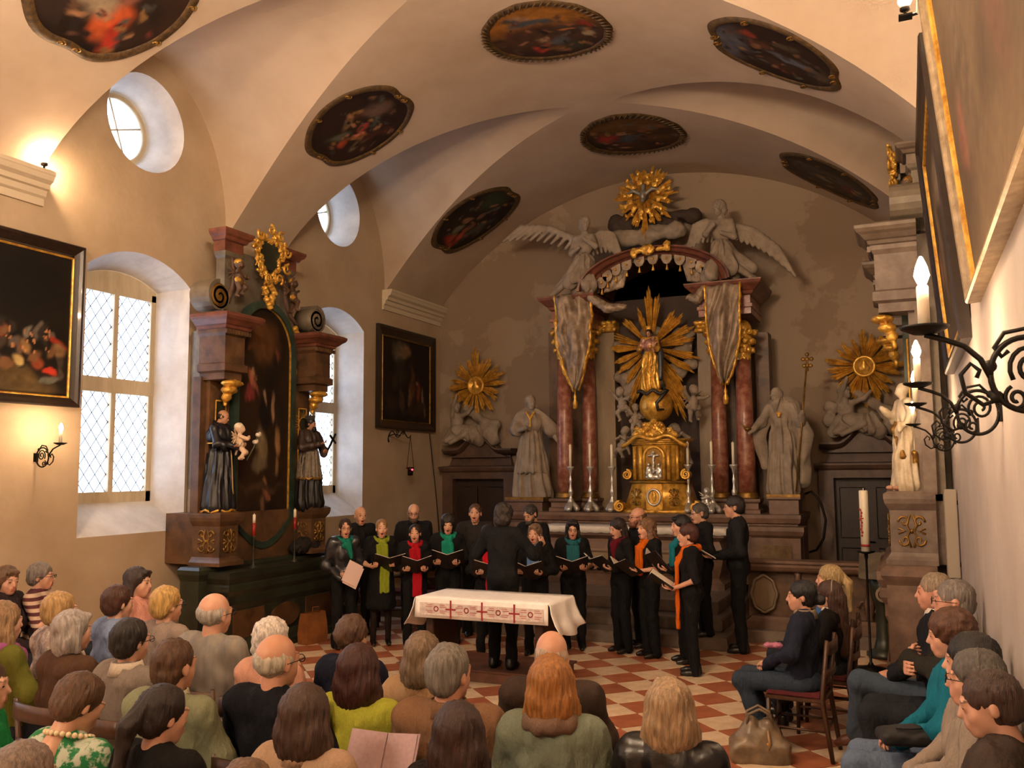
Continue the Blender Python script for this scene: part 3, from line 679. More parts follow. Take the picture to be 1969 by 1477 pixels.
def hand_prims(curl=.6, spread=.012, thumb=1.0):
    """right hand: wrist at origin, fingers along -Y, palm facing +Z (up), thumb on the +X side"""
    P = [('b', (0, -.052, 0), (.030, .034, .006), .007), ('c', (0, .02, 0), (0, -.02, 0), .021, .022)]
    for i, (x, L) in enumerate(((.030, .070), (.010, .079), (-.010, .074), (-.029, .058))):
        p = Vector((x, -.086, 0)); a = 0; dx = (x) * spread * 12
        for j, (l, r0, r1) in enumerate(((.46, .0088, .0082), (.32, .0082, .0074), (.22, .0074, .0060))):
            a += curl * (.55, .95, .7)[j]; d = Vector((dx * .5, -cos(a), sin(a))); q = p + d * (L * l); P.append(('c', tuple(p), tuple(q), r0, r1)); p = q
    p = Vector((.026, -.022, .004)); q = p + Vector((.026, -.022, .012 * thumb)); r = q + Vector((.006, -.026, .016 * thumb)); s = r + Vector((-.006, -.018, .006 * thumb))
    P += [('c', tuple(p), tuple(q), .013, .011), ('c', tuple(q), tuple(r), .0105, .009), ('c', tuple(r), tuple(s), .0088, .0068)]
    return P
_hands = {}
def hand_mesh(curl, left=False):
    k = (curl, left)
    if k not in _hands:
        V, F = sdf(hand_prims(curl), .0068, .006)
        if left: V = V * np.array([-1, 1, 1], np.float32); F = F[:, ::-1]
        _hands[k] = (V, F)
    return _hands[k]
def aim(loc, fwd, up, s=1.0):
    """matrix with local -Y along fwd and +Z near up"""
    y = -Vector(fwd).normalized(); z = Vector(up); z = (z - y * z.dot(y)).normalized(); x = y.cross(z); M = Matrix.Identity(4)
    for i in range(3): M[i][0] = x[i] * s; M[i][1] = y[i] * s; M[i][2] = z[i] * s; M[i][3] = loc[i]
    return M
def mir(p): return (-p[0], p[1], p[2])

# hair shells around the head of head_prims
def hair_prims(st):
    cap = [('e', (0, .022, .042), (.083, .104, .092))]; face = [('-e', (0, -.125, -.045), (.070, .075, .088)), ('-b', (0, -.02, -.19), (.2, .2, .09), .02)]
    ear = [('-e', (.085, -.012, -.035), (.03, .035, .045)), ('-e', (-.085, -.012, -.035), (.03, .035, .045))]
    if st == 'short': return cap + [('e', (0, .05, -.01), (.073, .075, .075))] + face + ear
    if st == 'crop': return [('e', (0, .020, .038), (.079, .100, .089)), ('e', (0, .05, -.02), (.068, .070, .065)), ('-e', (0, -.120, -.035), (.072, .075, .095)), ('-b', (0, -.02, -.19), (.2, .2, .09), .02)] + ear
    if st == 'fringe': return [('e', (0, .024, .012), (.0785, .091, .074)), ('-e', (0, -.02, .10), (.080, .118, .066)), ('-e', (0, -.12, -.02), (.08, .09, .12)), ('-b', (0, -.02, -.19), (.2, .2, .10), .02)] + ear
    if st == 'bob': return cap + [('c', (.064, .025, .02), (.072, .022, -.09), .027, .024), ('c', (-.064, .025, .02), (-.072, .022, -.09), .027, .024), ('e', (0, .062, -.040), (.083, .058, .095)), ('c', (-.040, -.070, .084), (.040, -.070, .084), .018, .018), ('-e', (0, -.120, -.045), (.067, .088, .100))]
    if st == 'bigbob': return [('e', (0, .026, .040), (.094, .112, .098)), ('c', (.066, .02, .02), (.080, .020, -.12), .038, .045), ('c', (-.066, .02, .02), (-.080, .020, -.12), .038, .045), ('e', (0, .068, -.055), (.105, .066, .12)), ('-e', (0, -.130, -.055), (.056, .080, .095))]
    if st == 'long': return cap + [('c', (.064, .028, .02), (.080, .030, -.20), .026, .026), ('c', (-.064, .028, .02), (-.080, .030, -.20), .026, .026), ('e', (0, .070, -.08), (.092, .055, .17)), ('c', (0, .085, -.1), (0, .10, -.30), .07, .045), ('-e', (0, -.120, -.045), (.066, .088, .105))]
    if st == 'verylong': return cap + [('c', (.055, .03, .02), (.070, .07, -.28), .034, .032), ('c', (-.055, .03, .02), (-.070, .07, -.28), .034, .032), ('c', (0, .075, -.02), (0, .12, -.46), .075, .055), ('-e', (0, -.125, -.05), (.060, .080, .10))]
    if st == 'pulled': return [('e', (0, .020, .036), (.078, .099, .088)), ('e', (0, .05, -.02), (.066, .068, .062)), ('-e', (0, -.122, -.035), (.070, .075, .092)), ('-b', (0, -.02, -.19), (.2, .2, .085), .02)] + ear + [('e', (0, .118, -.005), (.032, .03, .032))]
    if st == 'bun': return [('e', (0, .022, .040), (.082, .102, .091)), ('e', (0, .05, -.02), (.068, .070, .066)), ('-e', (0, -.122, -.035), (.070, .075, .092)), ('-b', (0, -.02, -.19), (.2, .2, .085), .02)] + ear + [('e', (0, .140, -.020), (.046, .042, .042))]
    if st == 'pony': return [('e', (0, .022, .040), (.082, .102, .091)), ('e', (0, .05, -.01), (.072, .072, .072)), ('-e', (0, -.122, -.035), (.070, .075, .092)), ('-b', (0, -.02, -.19), (.2, .2, .085), .02)] + ear + [('c', (0, .11, .03), (0, .16, -.03), .034, .036), ('c', (0, .16, -.03), (.01, .165, -.26), .036, .018)]
    if st == 'curly': return [('e', (0, .022, .044), (.096, .114, .102)), ('e', (0, .055, -.03), (.092, .078, .085)), ('-e', (0, -.128, -.045), (.068, .080, .092))]
    if st == 'curlylong': return [('e', (0, .022, .042), (.090, .110, .098)), ('c', (.066, .02, .0), (.085, .020, -.15), .038, .042), ('c', (-.066, .02, .0), (-.085, .020, -.15), .038, .042), ('e', (0, .070, -.07), (.10, .062, .12)), ('-e', (0, -.128, -.055), (.060, .080, .095))]
    if st == 'updo': return [('e', (0, .024, .046), (.088, .106, .096)), ('e', (0, .07, .03), (.080, .075, .085)), ('-e', (0, -.122, -.035), (.072, .078, .092)), ('-b', (0, -.02, -.19), (.2, .2, .085), .02)] + ear
    return cap + face
_hair = {}
def hair_mesh(st):
    if st not in _hair:
        c = {'curly': .007, 'curlylong': .007, 'updo': .006}.get(st, .0026); w = {'curly': 70, 'curlylong': 62, 'updo': 60}.get(st, 0)
        strands = lambda x, y, z: .0034 * np.sin(np.arctan2(x, y - .02) * 26 + 2.2 * np.sin(z * 22)) + .0016 * np.sin(np.arctan2(x, y - .02) * 61 + 9 * z)
        V, F = sdf(hair_prims(st), .0092, .018, both(lumps(w, c), lumps(w * 2.3, .003)) if w else both(strands, lumps(34, .0035))); _hair[st] = (V, F)
    return _hair[st]
def glasses_mesh():
    if 'glasses' in MATS: return bpy.data.meshes['spectacles']
    MATS['glasses'] = 1; g = MB()
    for s in (-1, 1):
        g.tube([(s * .033 + .021 * cos(a), -.107, .002 + .016 * sin(a)) for a in np.linspace(0, 2 * pi, 17)[:-1]], .0022, 5, closed=True)
        g.tube([(s * .054, -.105, .006), (s * .076, -.06, .006), (s * .082, .02, .002)], .002, 5)
    g.tube([(-.012, -.108, .006), (0, -.112, .009), (.012, -.108, .006)], .002, 5)
    return g.mesh('spectacles', mat('spectacle_frame', '#1c1512', .3, metal=.3))

def shead(t, loc, fwd, s, hair, m, beard=0, fem=False):
    """carved head with hair (and beard) as parts of a statue"""
    M = aim(loc, fwd, (0, 0, 1), s); V, F, mi = head_mesh(fem, 0.0); link('head', mesh_np('head', xf(V, M), F, [m]), t)
    if hair: V, F = hair_mesh(hair); link('hair', mesh_np('hair', xf(V, M), F, [m]), t)
    if beard: V, F = sdf([('e', (0, -.065, -.09), (.055, .05, .05)), ('c', (0, -.085, -.10), (0, -.10, -.10 - beard), .045, .02), ('c', (.045, -.04, -.05), (.03, -.08, -.13), .03, .02), ('c', (-.045, -.04, -.05), (-.03, -.08, -.13), .03, .02)], .010, .015, lumps(70, .004)); link('beard', mesh_np('beard', xf(V, M), F, [m]), t)
# ---- stone, wood and gilt for the carved work
M_STONE = mat('limewashed_stone', '#9a8c7c', .8, noise=5, color2='#7d7062', bump=(35, .25, .006))
M_STONEW = mat('pale_painted_wood', '#c9bda6', .6, noise=6, color2='#a8977c', bump=(35, .2, .005))
M_FLESH = mat('painted_flesh', '#b08468', .5, noise=8, color2='#94664c')
def draped(arm_r, arm_l, flare=.25, hip=.16, head=True, lean=(0, 0), female=False, beard=False, knee=None, tilt=(0, 0)):
    """robed standing figure 1.75 m tall facing -Y. arms: (elbow, hand)"""
    lx, ly = lean; sh = .17 if female else .19
    P = [('c', (-.05, 0, .10), (lx * .5 - .02, ly * .5, .95), flare, hip), ('c', (.07, -.03, .10), (lx * .5 + .02, ly * .5, .95), flare * .9, hip), ('e', (lx * .8, ly * .8, 1.22), (.175, .125, .24)), ('c', (lx - sh, ly, 1.42), (lx + sh, ly, 1.42), .07, .07)]
    if knee: P.append(('c', (lx * .5 + knee * .08, -.02, .92), (knee * .13, -.17, .50), .12, .085)); P.append(('c', (knee * .13, -.17, .50), (knee * .12, -.10, .06), .085, .10))
    for s, a in ((-1, arm_r), (1, arm_l)):
        if a is None: continue
        e, h = a; S = (lx + s * sh, ly, 1.42); P += [('c', S, e, .072, .068), ('c', e, h, .070, .060)]; d = Vector(h) - Vector(e); d.normalize()
        q = Vector(h) + d * .06; P += [('c', h, tuple(q), .034, .030), ('e', tuple(q + d * .03), (.035, .035, .04))]
    if head:
        hx, hy = lx + tilt[0], ly - .02 + tilt[1]; c = (hx, hy, 1.62)
        P += [('c', (lx, ly, 1.45), c, .055, .05), ('e', (hx, hy + .012, 1.645), (.076, .094, .092)), ('e', (hx, hy - .03, 1.59), (.058, .064, .078)), ('c', (hx, hy - .085, 1.63), (hx, hy - .108, 1.59), .009, .013)]
        P += [('-e', (hx + .03, hy - .104, 1.625), (.017, .016, .011)), ('-e', (hx - .03, hy - .104, 1.625), (.017, .016, .011)), ('e', (hx, hy + .03, 1.66), (.085, .098, .088)), ('-e', (hx, hy - .125, 1.60), (.06, .06, .085))]
        P += [('e', (hx, hy - .02, 1.595), (.056, .070, .076)), ('c', (hx, hy - .085, 1.63), (hx, hy - .112, 1.588), .009, .013), ('c', (hx - .018, hy - .088, 1.56), (hx + .018, hy - .088, 1.56), .007, .007)]
        if beard: P += [('c', (hx, hy - .06, 1.55), (hx, hy - .085, 1.38), .05, .022), ('c', (hx + .04, hy - .04, 1.56), (hx + .02, hy - .08, 1.42), .03, .02)]
    return P
def putto_prims(pose=0, wings=True):
    """plump winged child about 0.9 m, facing -Y"""
    P = [('e', (0, 0, .52), (.12, .10, .15)), ('e', (0, -.015, .40), (.115, .11, .11)), ('e', (0, -.02, .80), (.095, .105, .11)), ('e', (0, .02, .84), (.105, .11, .10)), ('c', (0, 0, .62), (0, -.01, .74), .05, .045), ('e', (0, -.115, .785), (.018, .018, .016)), ('e', (.05, -.085, .77), (.03, .03, .03)), ('e', (-.05, -.085, .77), (.03, .03, .03))]
    if pose == 0: L = [((-.07, 0, .38), (-.10, -.06, .20), (-.09, .02, .04)), ((.07, 0, .38), (.11, -.12, .26), (.10, -.02, .12))]; A = [((-.12, 0, .62), (-.24, -.06, .60), (-.30, -.14, .70)), ((.12, 0, .62), (.20, -.10, .52), (.10, -.20, .50))]
    elif pose == 1: L = [((-.07, 0, .38), (-.12, -.16, .30), (-.10, -.12, .10)), ((.07, 0, .38), (.14, .05, .22), (.20, .14, .10))]; A = [((-.12, 0, .62), (-.22, -.02, .74), (-.26, -.08, .90)), ((.12, 0, .62), (.25, 0, .62), (.36, -.05, .68))]
    else: L = [((-.07, 0, .38), (-.16, -.10, .24), (-.24, .0, .12)), ((.07, 0, .38), (.02, -.16, .24), (.05, -.02, .10))]; A = [((-.12, 0, .62), (-.16, -.16, .56), (-.02, -.22, .58)), ((.12, 0, .62), (.16, -.16, .56), (.04, -.23, .62))]
    for a, b, c in L: P += [('c', a, b, .072, .058), ('c', b, c, .056, .036), ('c', c, (c[0], c[1] - .07, c[2] - .02), .032, .024)]
    for a, b, c in A: P += [('c', a, b, .048, .040), ('c', b, c, .040, .026), ('e', c, (.03, .03, .03))]
    if wings:
        for s in (-1, 1):
            for i in range(4): P.append(('c', (s * .05, .09, .62), (s * (.24 - .03 * i), .16, .74 - .11 * i), .022, .018))
    return P
def cloth_wrap(z0=.42, r=.12): return [('c', (-.12, -.02, z0), (.12, -.04, z0 - .04), .07, .06), ('c', (.12, -.02, z0), (.20, .04, z0 - .22), .05, .03)]
def wing_prims(root, tip, drop, s=1.0, n=9):
    """feathered wing fan from root to tip with feathers falling by drop"""
    r, t, d = Vector(root), Vector(tip), Vector(drop); P = [('c', tuple(r), tuple(r.lerp(t, .5) + Vector((0, 0, .10 * s))), .06 * s, .05 * s), ('c', tuple(r.lerp(t, .5) + Vector((0, 0, .10 * s))), tuple(t), .05 * s, .02 * s)]
    for i in range(n):
        f = i / (n - 1); p = r.lerp(t, f) + Vector((0, 0, .10 * s * sin(pi * min(f * 1.0, 1)))); q = p + d * (.65 + .5 * f) + (t - r) * (.12 + .18 * f); P.append(('c', tuple(p), tuple(q), .046 * s, .026 * s))
    return P
def cloud_prims(seed, n, size, r=(.08, .16)):
    q = random.Random(seed); return [('e', (q.uniform(-1, 1) * size[0], q.uniform(-1, 1) * size[1], q.uniform(-1, 1) * size[2]), tuple([q.uniform(*r) * k for k in (1.2, .8, .9)])) for _ in range(n)]
_pm = {}
def putto(loc, rz, s, m, pose, label, grp=None, tilt=0, extra=None, mw=None):
    if pose not in _pm:
        V, F = sdf(putto_prims(pose, False), .014, .03, lumps(60, .0012)); a = mesh_np('putto_body', V, F)
        W = [('c', (s_ * .05, .08, .62), (s_ * (.26 - .03 * i), .17, .78 - .11 * i), .024, .016) for s_ in (-1, 1) for i in range(4)]
        V, F = sdf(W, .014, .02); b = mesh_np('wings', V, F)
        V, F = sdf(cloth_wrap(), .014, .03, folds(14, .006)); c = mesh_np('loincloth', V, F)
        V, F = sdf([('e', (0, .02, .855), (.108, .112, .098)), ('-e', (0, -.14, .77), (.10, .09, .10))], .012, .02, lumps(75, .008)); d = mesh_np('curls', V, F)
        _pm[pose] = (a, b, c, d)
    t = thing('putto', label, 'putto', loc, rz, grp, s); t.rotation_euler = (tilt, 0, rz)
    for n, me, mm in zip(('body', 'wings', 'loincloth', 'hair'), _pm[pose], (m, mw or m, extra or m, extra if extra else m)):
        o = link(n, me, t); 
        if not me.materials: me.materials.append(mm)
        o.material_slots[0].link = 'OBJECT'; o.material_slots[0].material = mm
    return t
def sunburst(parent, c, bundles, m, depth=.04, seed=1, name='ray', axis='y', per=(4, 6), w=.013, inner=.12):
    """gilt rays in the XZ plane facing -Y: bundles = [(angle deg, spread deg, length)]"""
    q = random.Random(seed)
    for a, sp, L in bundles:
        b = MB(); n = q.randint(*per)
        for i in range(n):
            an = R(a + sp * ((i + .5) / n - .5)); l = L * (1 - .30 * abs((i + .5) / n - .5) * 2 * q.uniform(.3, 1.3) - .06 * q.random()); dx, dz = cos(an), sin(an); nx, nz = -dz, dx
            p = lambda r, o, y: (c[0] + dx * r + nx * o, c[1] + y, c[2] + dz * r + nz * o)
            w0, w1 = w * .45, w * q.uniform(.8, 1.15); y0 = -.02 * (i % 2)
            V = [p(inner, -w0, y0), p(inner, w0, y0), p(inner, 0, y0 - depth * .6), p(l * .93, -w1, y0), p(l * .93, w1, y0), p(l * .93, 0, y0 - depth * .5), p(l, 0, y0)]
            b.add(V, [(0, 2, 5, 3), (2, 1, 4, 5), (1, 0, 3, 4), (3, 5, 6), (5, 4, 6), (4, 3, 6), (0, 1, 2)])
        b.obj(name, m, parent)
def scroll_band(parent, name, m, c, r, y0, y1, turns=2.2, t=.03, flip=1, axis=1):
    """volute: a spiral band in the plane across `axis`, from coordinate y0 to y1 along it"""
    n = 40; o, i_ = [], []
    for k in range(n + 1):
        f = k / n; a = flip * f * turns * 2 * pi + pi / 2; rr = r * (1 - .86 * f); o.append((c[0] + rr * cos(a), c[1] + rr * sin(a))); i_.append((c[0] + (rr - t * (1 - .6 * f)) * cos(a), c[1] + (rr - t * (1 - .6 * f)) * sin(a)))
    b = MB(); P = (lambda p, w: (p[0], w, p[1])) if axis == 1 else (lambda p, w: (w, p[0], p[1]))
    b.loft([[P(o[k], y0), P(o[k], y1), P(i_[k], y1), P(i_[k], y0)] for k in range(n + 1)], smooth=False); return b.obj(name, m, parent)
# ------------------------------------------------------------------ carved altars
M_WOODB = mat('brown_marbled_wood', '#66492f', .5, noise=5, color2='#3f2c1e', bump=(30, .15, .006))
M_REDM = mat('red_marbled_cornice', '#7a4836', .45, noise=7, color2='#543024', bump=(30, .1, .005))
M_GREENM = mat('dark_green_marbling', '#2f3527', .4, noise=4, color2='#1f1f18', bump=(25, .1, .005))
M_GREENF = mat('green_frame', '#33463c', .4, noise=5, color2='#1d2a24')
M_GREYM = mat('grey_marbled_wood', '#756b5a', .5, noise=4, color2='#574e42', bump=(25, .1, .005))
M_TANP = mat('tan_marble_panel', '#5c4028', .4, noise=6, color2='#3c291b')
M_RED = mat('red_column_marble', '#7a4436', .32, noise=9, color2='#a87862', ramp=(.42, .68), bump=(40, .08, .004))
M_BEIGE = mat('beige_marble', '#8d7a5f', .45, noise=3, color2='#6f5d48', stretch=(1, 1, .3))
M_ROSE = mat('rose_stone', '#745a4a', .5, noise=5, color2='#564034', bump=(30, .12, .005))
M_NICHE = mat('dark_niche', '#33241a', .7, noise=3, color2='#45322a')
M_SILV = mat('silvered_cloth', '#a08d79', .5, metal=.25, noise=7, color2='#6f5e4e', bump=(30, .2, .006))
M_SILVER = mat('silver', '#e2dfd8', .3, metal=.7, noise=15, color2='#bdb8ae', bump=(60, .2, .004))
M_HABIT = mat('black_blue_habit', '#14161f', .38, noise=6, color2='#0c0d13')
M_LACE = mat('grey_lace', '#7a6f60', .6, noise=14, color2='#5c5246')
M_CASS = mat('dark_cassock', '#0f0e0f', .5)
M_DOOR = mat('dark_door_wood', '#2a1812', .5, noise=7, color2='#1a0e0a', stretch=(3, 3, .4))
def ident(z): return z
def stack(b, x0, x1, y0, y1, prof, keep_back=True):
    """block with a moulded profile: prof = [(overhang, z)]; front is -Y, the back (y1) stays flat"""
    b.loft([[(x0 - o, y0 - o, z), (x1 + o, y0 - o, z), (x1 + o, y1, z), (x0 - o, y1, z)] for o, z in prof], smooth=False); return b
def carved_panel(parent, x0, x1, y, z0, z1, m, face='y', xf_=0, seed=1):
    """gilt strapwork relief: scrolls in a rectangle, one part"""
    b = MB(); w, h = x1 - x0, z1 - z0; cx, cz = (x0 + x1) / 2, (z0 + z1) / 2
    def P(u, v): return (cx + u * w / 2, y - .012, cz + v * h / 2) if face == 'y' else (xf_, cx + u * w / 2, cz + v * h / 2)
    for su in (-1, 1):
        for sv in (-1, 1):
            pts = [P(su * (.45 + .38 * (1 - k / 16) * cos(k * .5)), sv * (.5 + .36 * (1 - k / 16) * sin(k * .5))) for k in range(15)]; b.tube(pts, .011, 5)
        b.tube([P(su * .1, -.9), P(su * .3, -.3), P(su * .12, 0), P(su * .3, .3), P(su * .1, .9)], .011, 5)
        b.tube([P(su * .85, -.15), P(su * .4, 0), P(su * .85, .15)], .01, 5)
    b.sphere(P(0, 0), .022, 8, 6); return b.obj('carved_relief', m, parent)
def arch_pts(w, z0, zs, bot=None, n=22, drop=0.0):
    """round-headed outline: half width w, sides from z0 to zs; bot = depth of the curved bottom"""
    p = []
    if bot: p += [(-w + 2 * w * i / n, z0 - bot * sin(pi * i / n)) for i in range(n + 1)]
    else: p += [(-w, z0), (w, z0)]
    return p + [(w * cos(pi * i / n), zs + w * 1.12 * sin(pi * i / n)) for i in range(n + 1)]
def outline_mesh(pts, y, base, blobs, sd, n=70):
    """painted canvas clipped to an outline: fan grid from the centroid"""
    cx = sum(p[0] for p in pts) / len(pts); cz = sum(p[1] for p in pts) / len(pts); xs = [p[0] for p in pts]; zs = [p[1] for p in pts]
    Q = []
    for i in range(len(pts)):
        a, b = pts[i], pts[(i + 1) % len(pts)]; L = hypot(a[0] - b[0], a[1] - b[1]); k = max(1, int(L / .05)); Q += [(a[0] + (b[0] - a[0]) * j / k, a[1] + (b[1] - a[1]) * j / k) for j in range(k)]
    m = 44; V = [(cx + (q[0] - cx) * max(j, .01) / m, y, cz + (q[1] - cz) * max(j, .01) / m) for j in range(m + 1) for q in Q]; w = len(Q)
    F = [(j * w + i, j * w + (i + 1) % w, (j + 1) * w + (i + 1) % w, (j + 1) * w + i) for j in range(m) for i in range(w)]
    V = np.array(V); u = (V[:, 0] - min(xs)) / (max(xs) - min(xs)); v = (V[:, 2] - min(zs)) / (max(zs) - min(zs))
    me = mesh_np('canvas', V, np.array(F), [M_PAINT]); set_paint(me, paint_cols(u, v, base, blobs, sd)); return me
def side_altar(label, loc, rz, d0, zm, sd, mats, blobs, dm=1.10, dp=.80):
    """twin design; local x along the wall, front toward -Y; d0 = how far it is set back into the wall"""
    mP, mC, mB, mF = mats                      # pedestal/pilaster, cornice, mensa, frame
    A = thing('side_altar', label, 'altar', loc, rz)
    Y = lambda d: -max(d - d0, .0)
    def blk(name, m, x0, x1, d, prof, dback=None):
        b = MB(); stack(b, x0, x1, Y(d), Y(dback) if dback is not None else -.002, [(o, zm(z)) for o, z in prof]); return b.obj(name, m, A)
    blk('plinth', mB, -1.22, 1.22, dp, [(.02, 0), (.02, .10), (0, .12), (0, .90), (.03, .95), (.05, .98), (.05, 1.03), (0, 1.06)], .52); blk('plinth_core', mB, -.6, .6, .6, [(0, 0), (0, 1.06)])
    me = blk('mensa', mB, -1.06, 1.06, dm, [(.03, .0), (.03, .08), (0, .1), (-.03, .2), (-.03, .55), (0, .62), (.0, .72), (.04, .78), (.04, .84), (.02, .86), (.06, .93), (.06, 1.0)], .70)
    for k, x in enumerate((-.68, 0, .68)):
        b = MB(); yy = Y(dm - .025)
        if k == 1: b.prism([(x + .28 * cos(a), zm(.38) + .15 * sin(a)) for a in np.linspace(0, 2 * pi, 25)[:-1]], 1, yy - .012, yy + .03)
        else: b.bb((x - .27, yy - .012, zm(.22)), (x + .27, yy + .03, zm(.54)))
        b.obj('marble_panel', M_TANP, me)
    blk('predella', mP, -.95, .95, .70, [(0, 1.06), (0, 1.66)])
    bp = MB(); zt = zm(3.95)
    bp.bb((-.62, Y(.42), zm(1.0)), (.62, -.002, zt)); bp.bb((-.95, Y(.55), zm(1.6)), (.95, Y(.40), zt)); bp.obj('back_panel', M_GREYM, A)
    for s in (-1, 1):
        p = blk('pedestal', mP, s * .875 - .155, s * .875 + .155, .92, [(.05, 1.06), (.05, 1.10), (.02, 1.13), (0, 1.16), (0, 1.52), (.02, 1.55), (.04, 1.58), (.05, 1.62), (.05, 1.66), (.0, 1.685)], .5)
        carved_panel(p, s * .875 - .12, s * .875 + .12, Y(.92), zm(1.19), zm(1.50), M_GOLDD)
        fx = s * .875 - s * .155 if rz > 0 and s > 0 else (s * .875 - .155 if rz > 0 else s * .875 + .155)
        carved_panel(p, Y(.92) + .05, Y(.55) - .03, 0, zm(1.19), zm(1.50), M_GOLDD, 'x', fx + (-.006 if fx < s * .875 else .006))
        # stepped pilasters behind the statue
        b = MB(); stack(b, s * .80 - .17, s * .80 + .17, Y(.66), Y(.50), [(0, zm(1.66)), (0, zm(3.30))]); stack(b, s * .95 - .11, s * .95 + .11, Y(.60), Y(.48), [(0, zm(1.66)), (0, zm(3.30))]); b.obj('pilaster', mP, A)
        MB().bb((s * .80 - .07, Y(.675), zm(1.9)), (s * .80 + .07, Y(.655), zm(3.0))).obj('pilaster_panel', M_GREENM, A)
        frame_pts = [(s * .80 - .085, zm(1.88)), (s * .80 + .085, zm(1.88)), (s * .80 + .085, zm(3.02)), (s * .80 - .085, zm(3.02))]
        g = MB(); [g.tube([(a[0], Y(.68), a[1]), (b_[0], Y(.68), b_[1])], .010, 6) for a, b_ in zip(frame_pts, frame_pts[1:] + frame_pts[:1])]; g.obj('gilt_fillet', M_GOLD, A)
        e = blk('entablature', mP, s * .88 - .20, s * .88 + .20, .98, [(-.05, 3.26), (-.05, 3.34), (.0, 3.36), (0, 3.44), (-.03, 3.46), (-.03, 3.78), (.0, 3.82), (0, 3.86)], .55)
        c = blk('cornice', mC, s * .88 - .20, s * .88 + .20, .98, [(.0, 3.86), (.02, 3.87), (.03, 3.90), (.05, 3.91), (.09, 3.95), (.12, 3.97), (.14, 4.00), (.14, 4.03), (.1, 4.05)], .55)
        d = MB()
        for i in range(9): x = s * .88 - .2 + i * .05; d.bb((x - .012, Y(.98) - .03, zm(3.80)), (x + .012, Y(.98), zm(3.85)))
        d.obj('dentil_row', mP, e)['kind'] = 'stuff'
        sculpt('gilt_corbel', [('e', (s * .86, Y(.90), zm(3.22)), (.15, .11, .045)), ('e', (s * .86, Y(.86), zm(3.14)), (.11, .09, .05)), ('e', (s * .86, Y(.82), zm(3.06)), (.06, .06, .06)), ('e', (s * .86, Y(.80), zm(2.98)), (.025, .025, .04))], M_GOLD, A, .014, .02, lumps(60, .007, s))
        # volutes, drums and attic blocks
        scroll_band(A, 'volute', M_GREYM, (s * .97, zm(4.28)), .215, Y(.78), Y(.48), flip=-s, t=.05)
        MB().lathe([(0, -.02), (.15, -.02), (.17, 0), (.17, .26), (0, .26)], 24, M=Matrix.Translation((s * .97, Y(.76), zm(4.28))) @ Matrix.Rotation(-pi / 2, 4, 'X')).obj('volute_drum', M_GOLDD if s < 0 else M_GREYM, A)
        blk('attic_pilaster', M_GREYM, s * .54 - .12, s * .54 + .12, .56, [(0, 4.0), (0, 4.85), (.03, 4.88), (.05, 4.93)], .42)
        blk('attic_cornice', mC, s * .54 - .17, s * .54 + .17, .60, [(0, 4.93), (.0, 5.06), (.03, 5.07), (.05, 5.11), (.08, 5.13), (.10, 5.17), (.10, 5.2)], .42)
        b = MB(); b.tube([(s * .55, Y(.56), zm(4.9)), (s * .50, Y(.57), zm(4.7)), (s * .52, Y(.57), zm(4.5)), (s * .62, Y(.58), zm(4.3)), (s * .75, Y(.6), zm(4.18))], [.02, .035, .04, .035, .02], 8); b.obj('attic_scroll', M_ROSE, A)
    MB().prism([(-.78, zm(3.9)), (.78, zm(3.9)), (.62, zm(4.25)), (.50, zm(4.6)), (.46, zm(5.0)), (-.46, zm(5.0)), (-.50, zm(4.6)), (-.62, zm(4.25))], 1, Y(.50), Y(.40)).obj('attic_panel', M_GREYM, A)
    # canvas and its round-headed frame
    zz = [zm(1.55), zm(3.72)]; outl = arch_pts(.53, zz[0], zz[1], .30)
    link('canvas', outline_mesh(outl, Y(.665), ('#170e08', '#2a1a0d'), [(b_[0], b_[1], b_[2], b_[3] * .6, b_[4], '#%02x%02x%02x' % tuple(int(int(b_[5][i_:i_ + 2], 16) * .82) for i_ in (1, 3, 5)), .42) for b_ in blobs], sd), A)
    for nm, m, a, b_, l0 in (('arch_frame', mF, .60, .085, .06), ('gilt_arch_fillet', M_GOLD, .535, .022, .035)):
        o1 = arch_pts(a, zz[0], zz[1], .30 + (a - .53)); o2 = arch_pts(a - b_, zz[0], zz[1], .30 + (a - b_ - .53)); n = len(o1); bb = MB()
        bb.loft([[(p[0], Y(.64), p[1]) for p in o1], [(p[0], Y(.66) - l0, p[1]) for p in o1], [(p[0], Y(.66) - l0, p[1]) for p in o2], [(p[0], Y(.64), p[1]) for p in o2]], smooth=False, cap=False); bb.obj(nm, m, A)
    # rocaille cartouche with an inscription field
    c = (0, Y(.72), zm(4.98)); R0 = random.Random(5)
    P = []
    for i in range(26):
        a = 2 * pi * i / 26; rr = .24 + .05 * sin(3 * a) + .03 * sin(7 * a); P.append(('e', (c[0] + rr * cos(a), c[1], c[2] + .02 + rr * 1.08 * sin(a)), (.03 + .02 * R0.random(), .035, .03 + .02 * R0.random())))
    for i in range(14): P.append(('e', (c[0] + R0.uniform(-.16, .16) * (1 - i / 16), c[1] - .01, c[2] - .30 - .028 * i), (.045, .04, .04)))
    for i in range(22):
        a = R0.uniform(0, 2 * pi); rr = R0.uniform(.24, .36); P.append(('c', (c[0] + rr * cos(a) * .8, c[1] - .02, c[2] + .02 + rr * sin(a) * .8), (c[0] + rr * cos(a + .35), c[1] - .03, c[2] + .02 + rr * 1.08 * sin(a + .35)), .022, .012))
    sculpt('gilt_cartouche', P, M_GOLD, A, .011, .012, lumps(70, .014))
    b = MB()
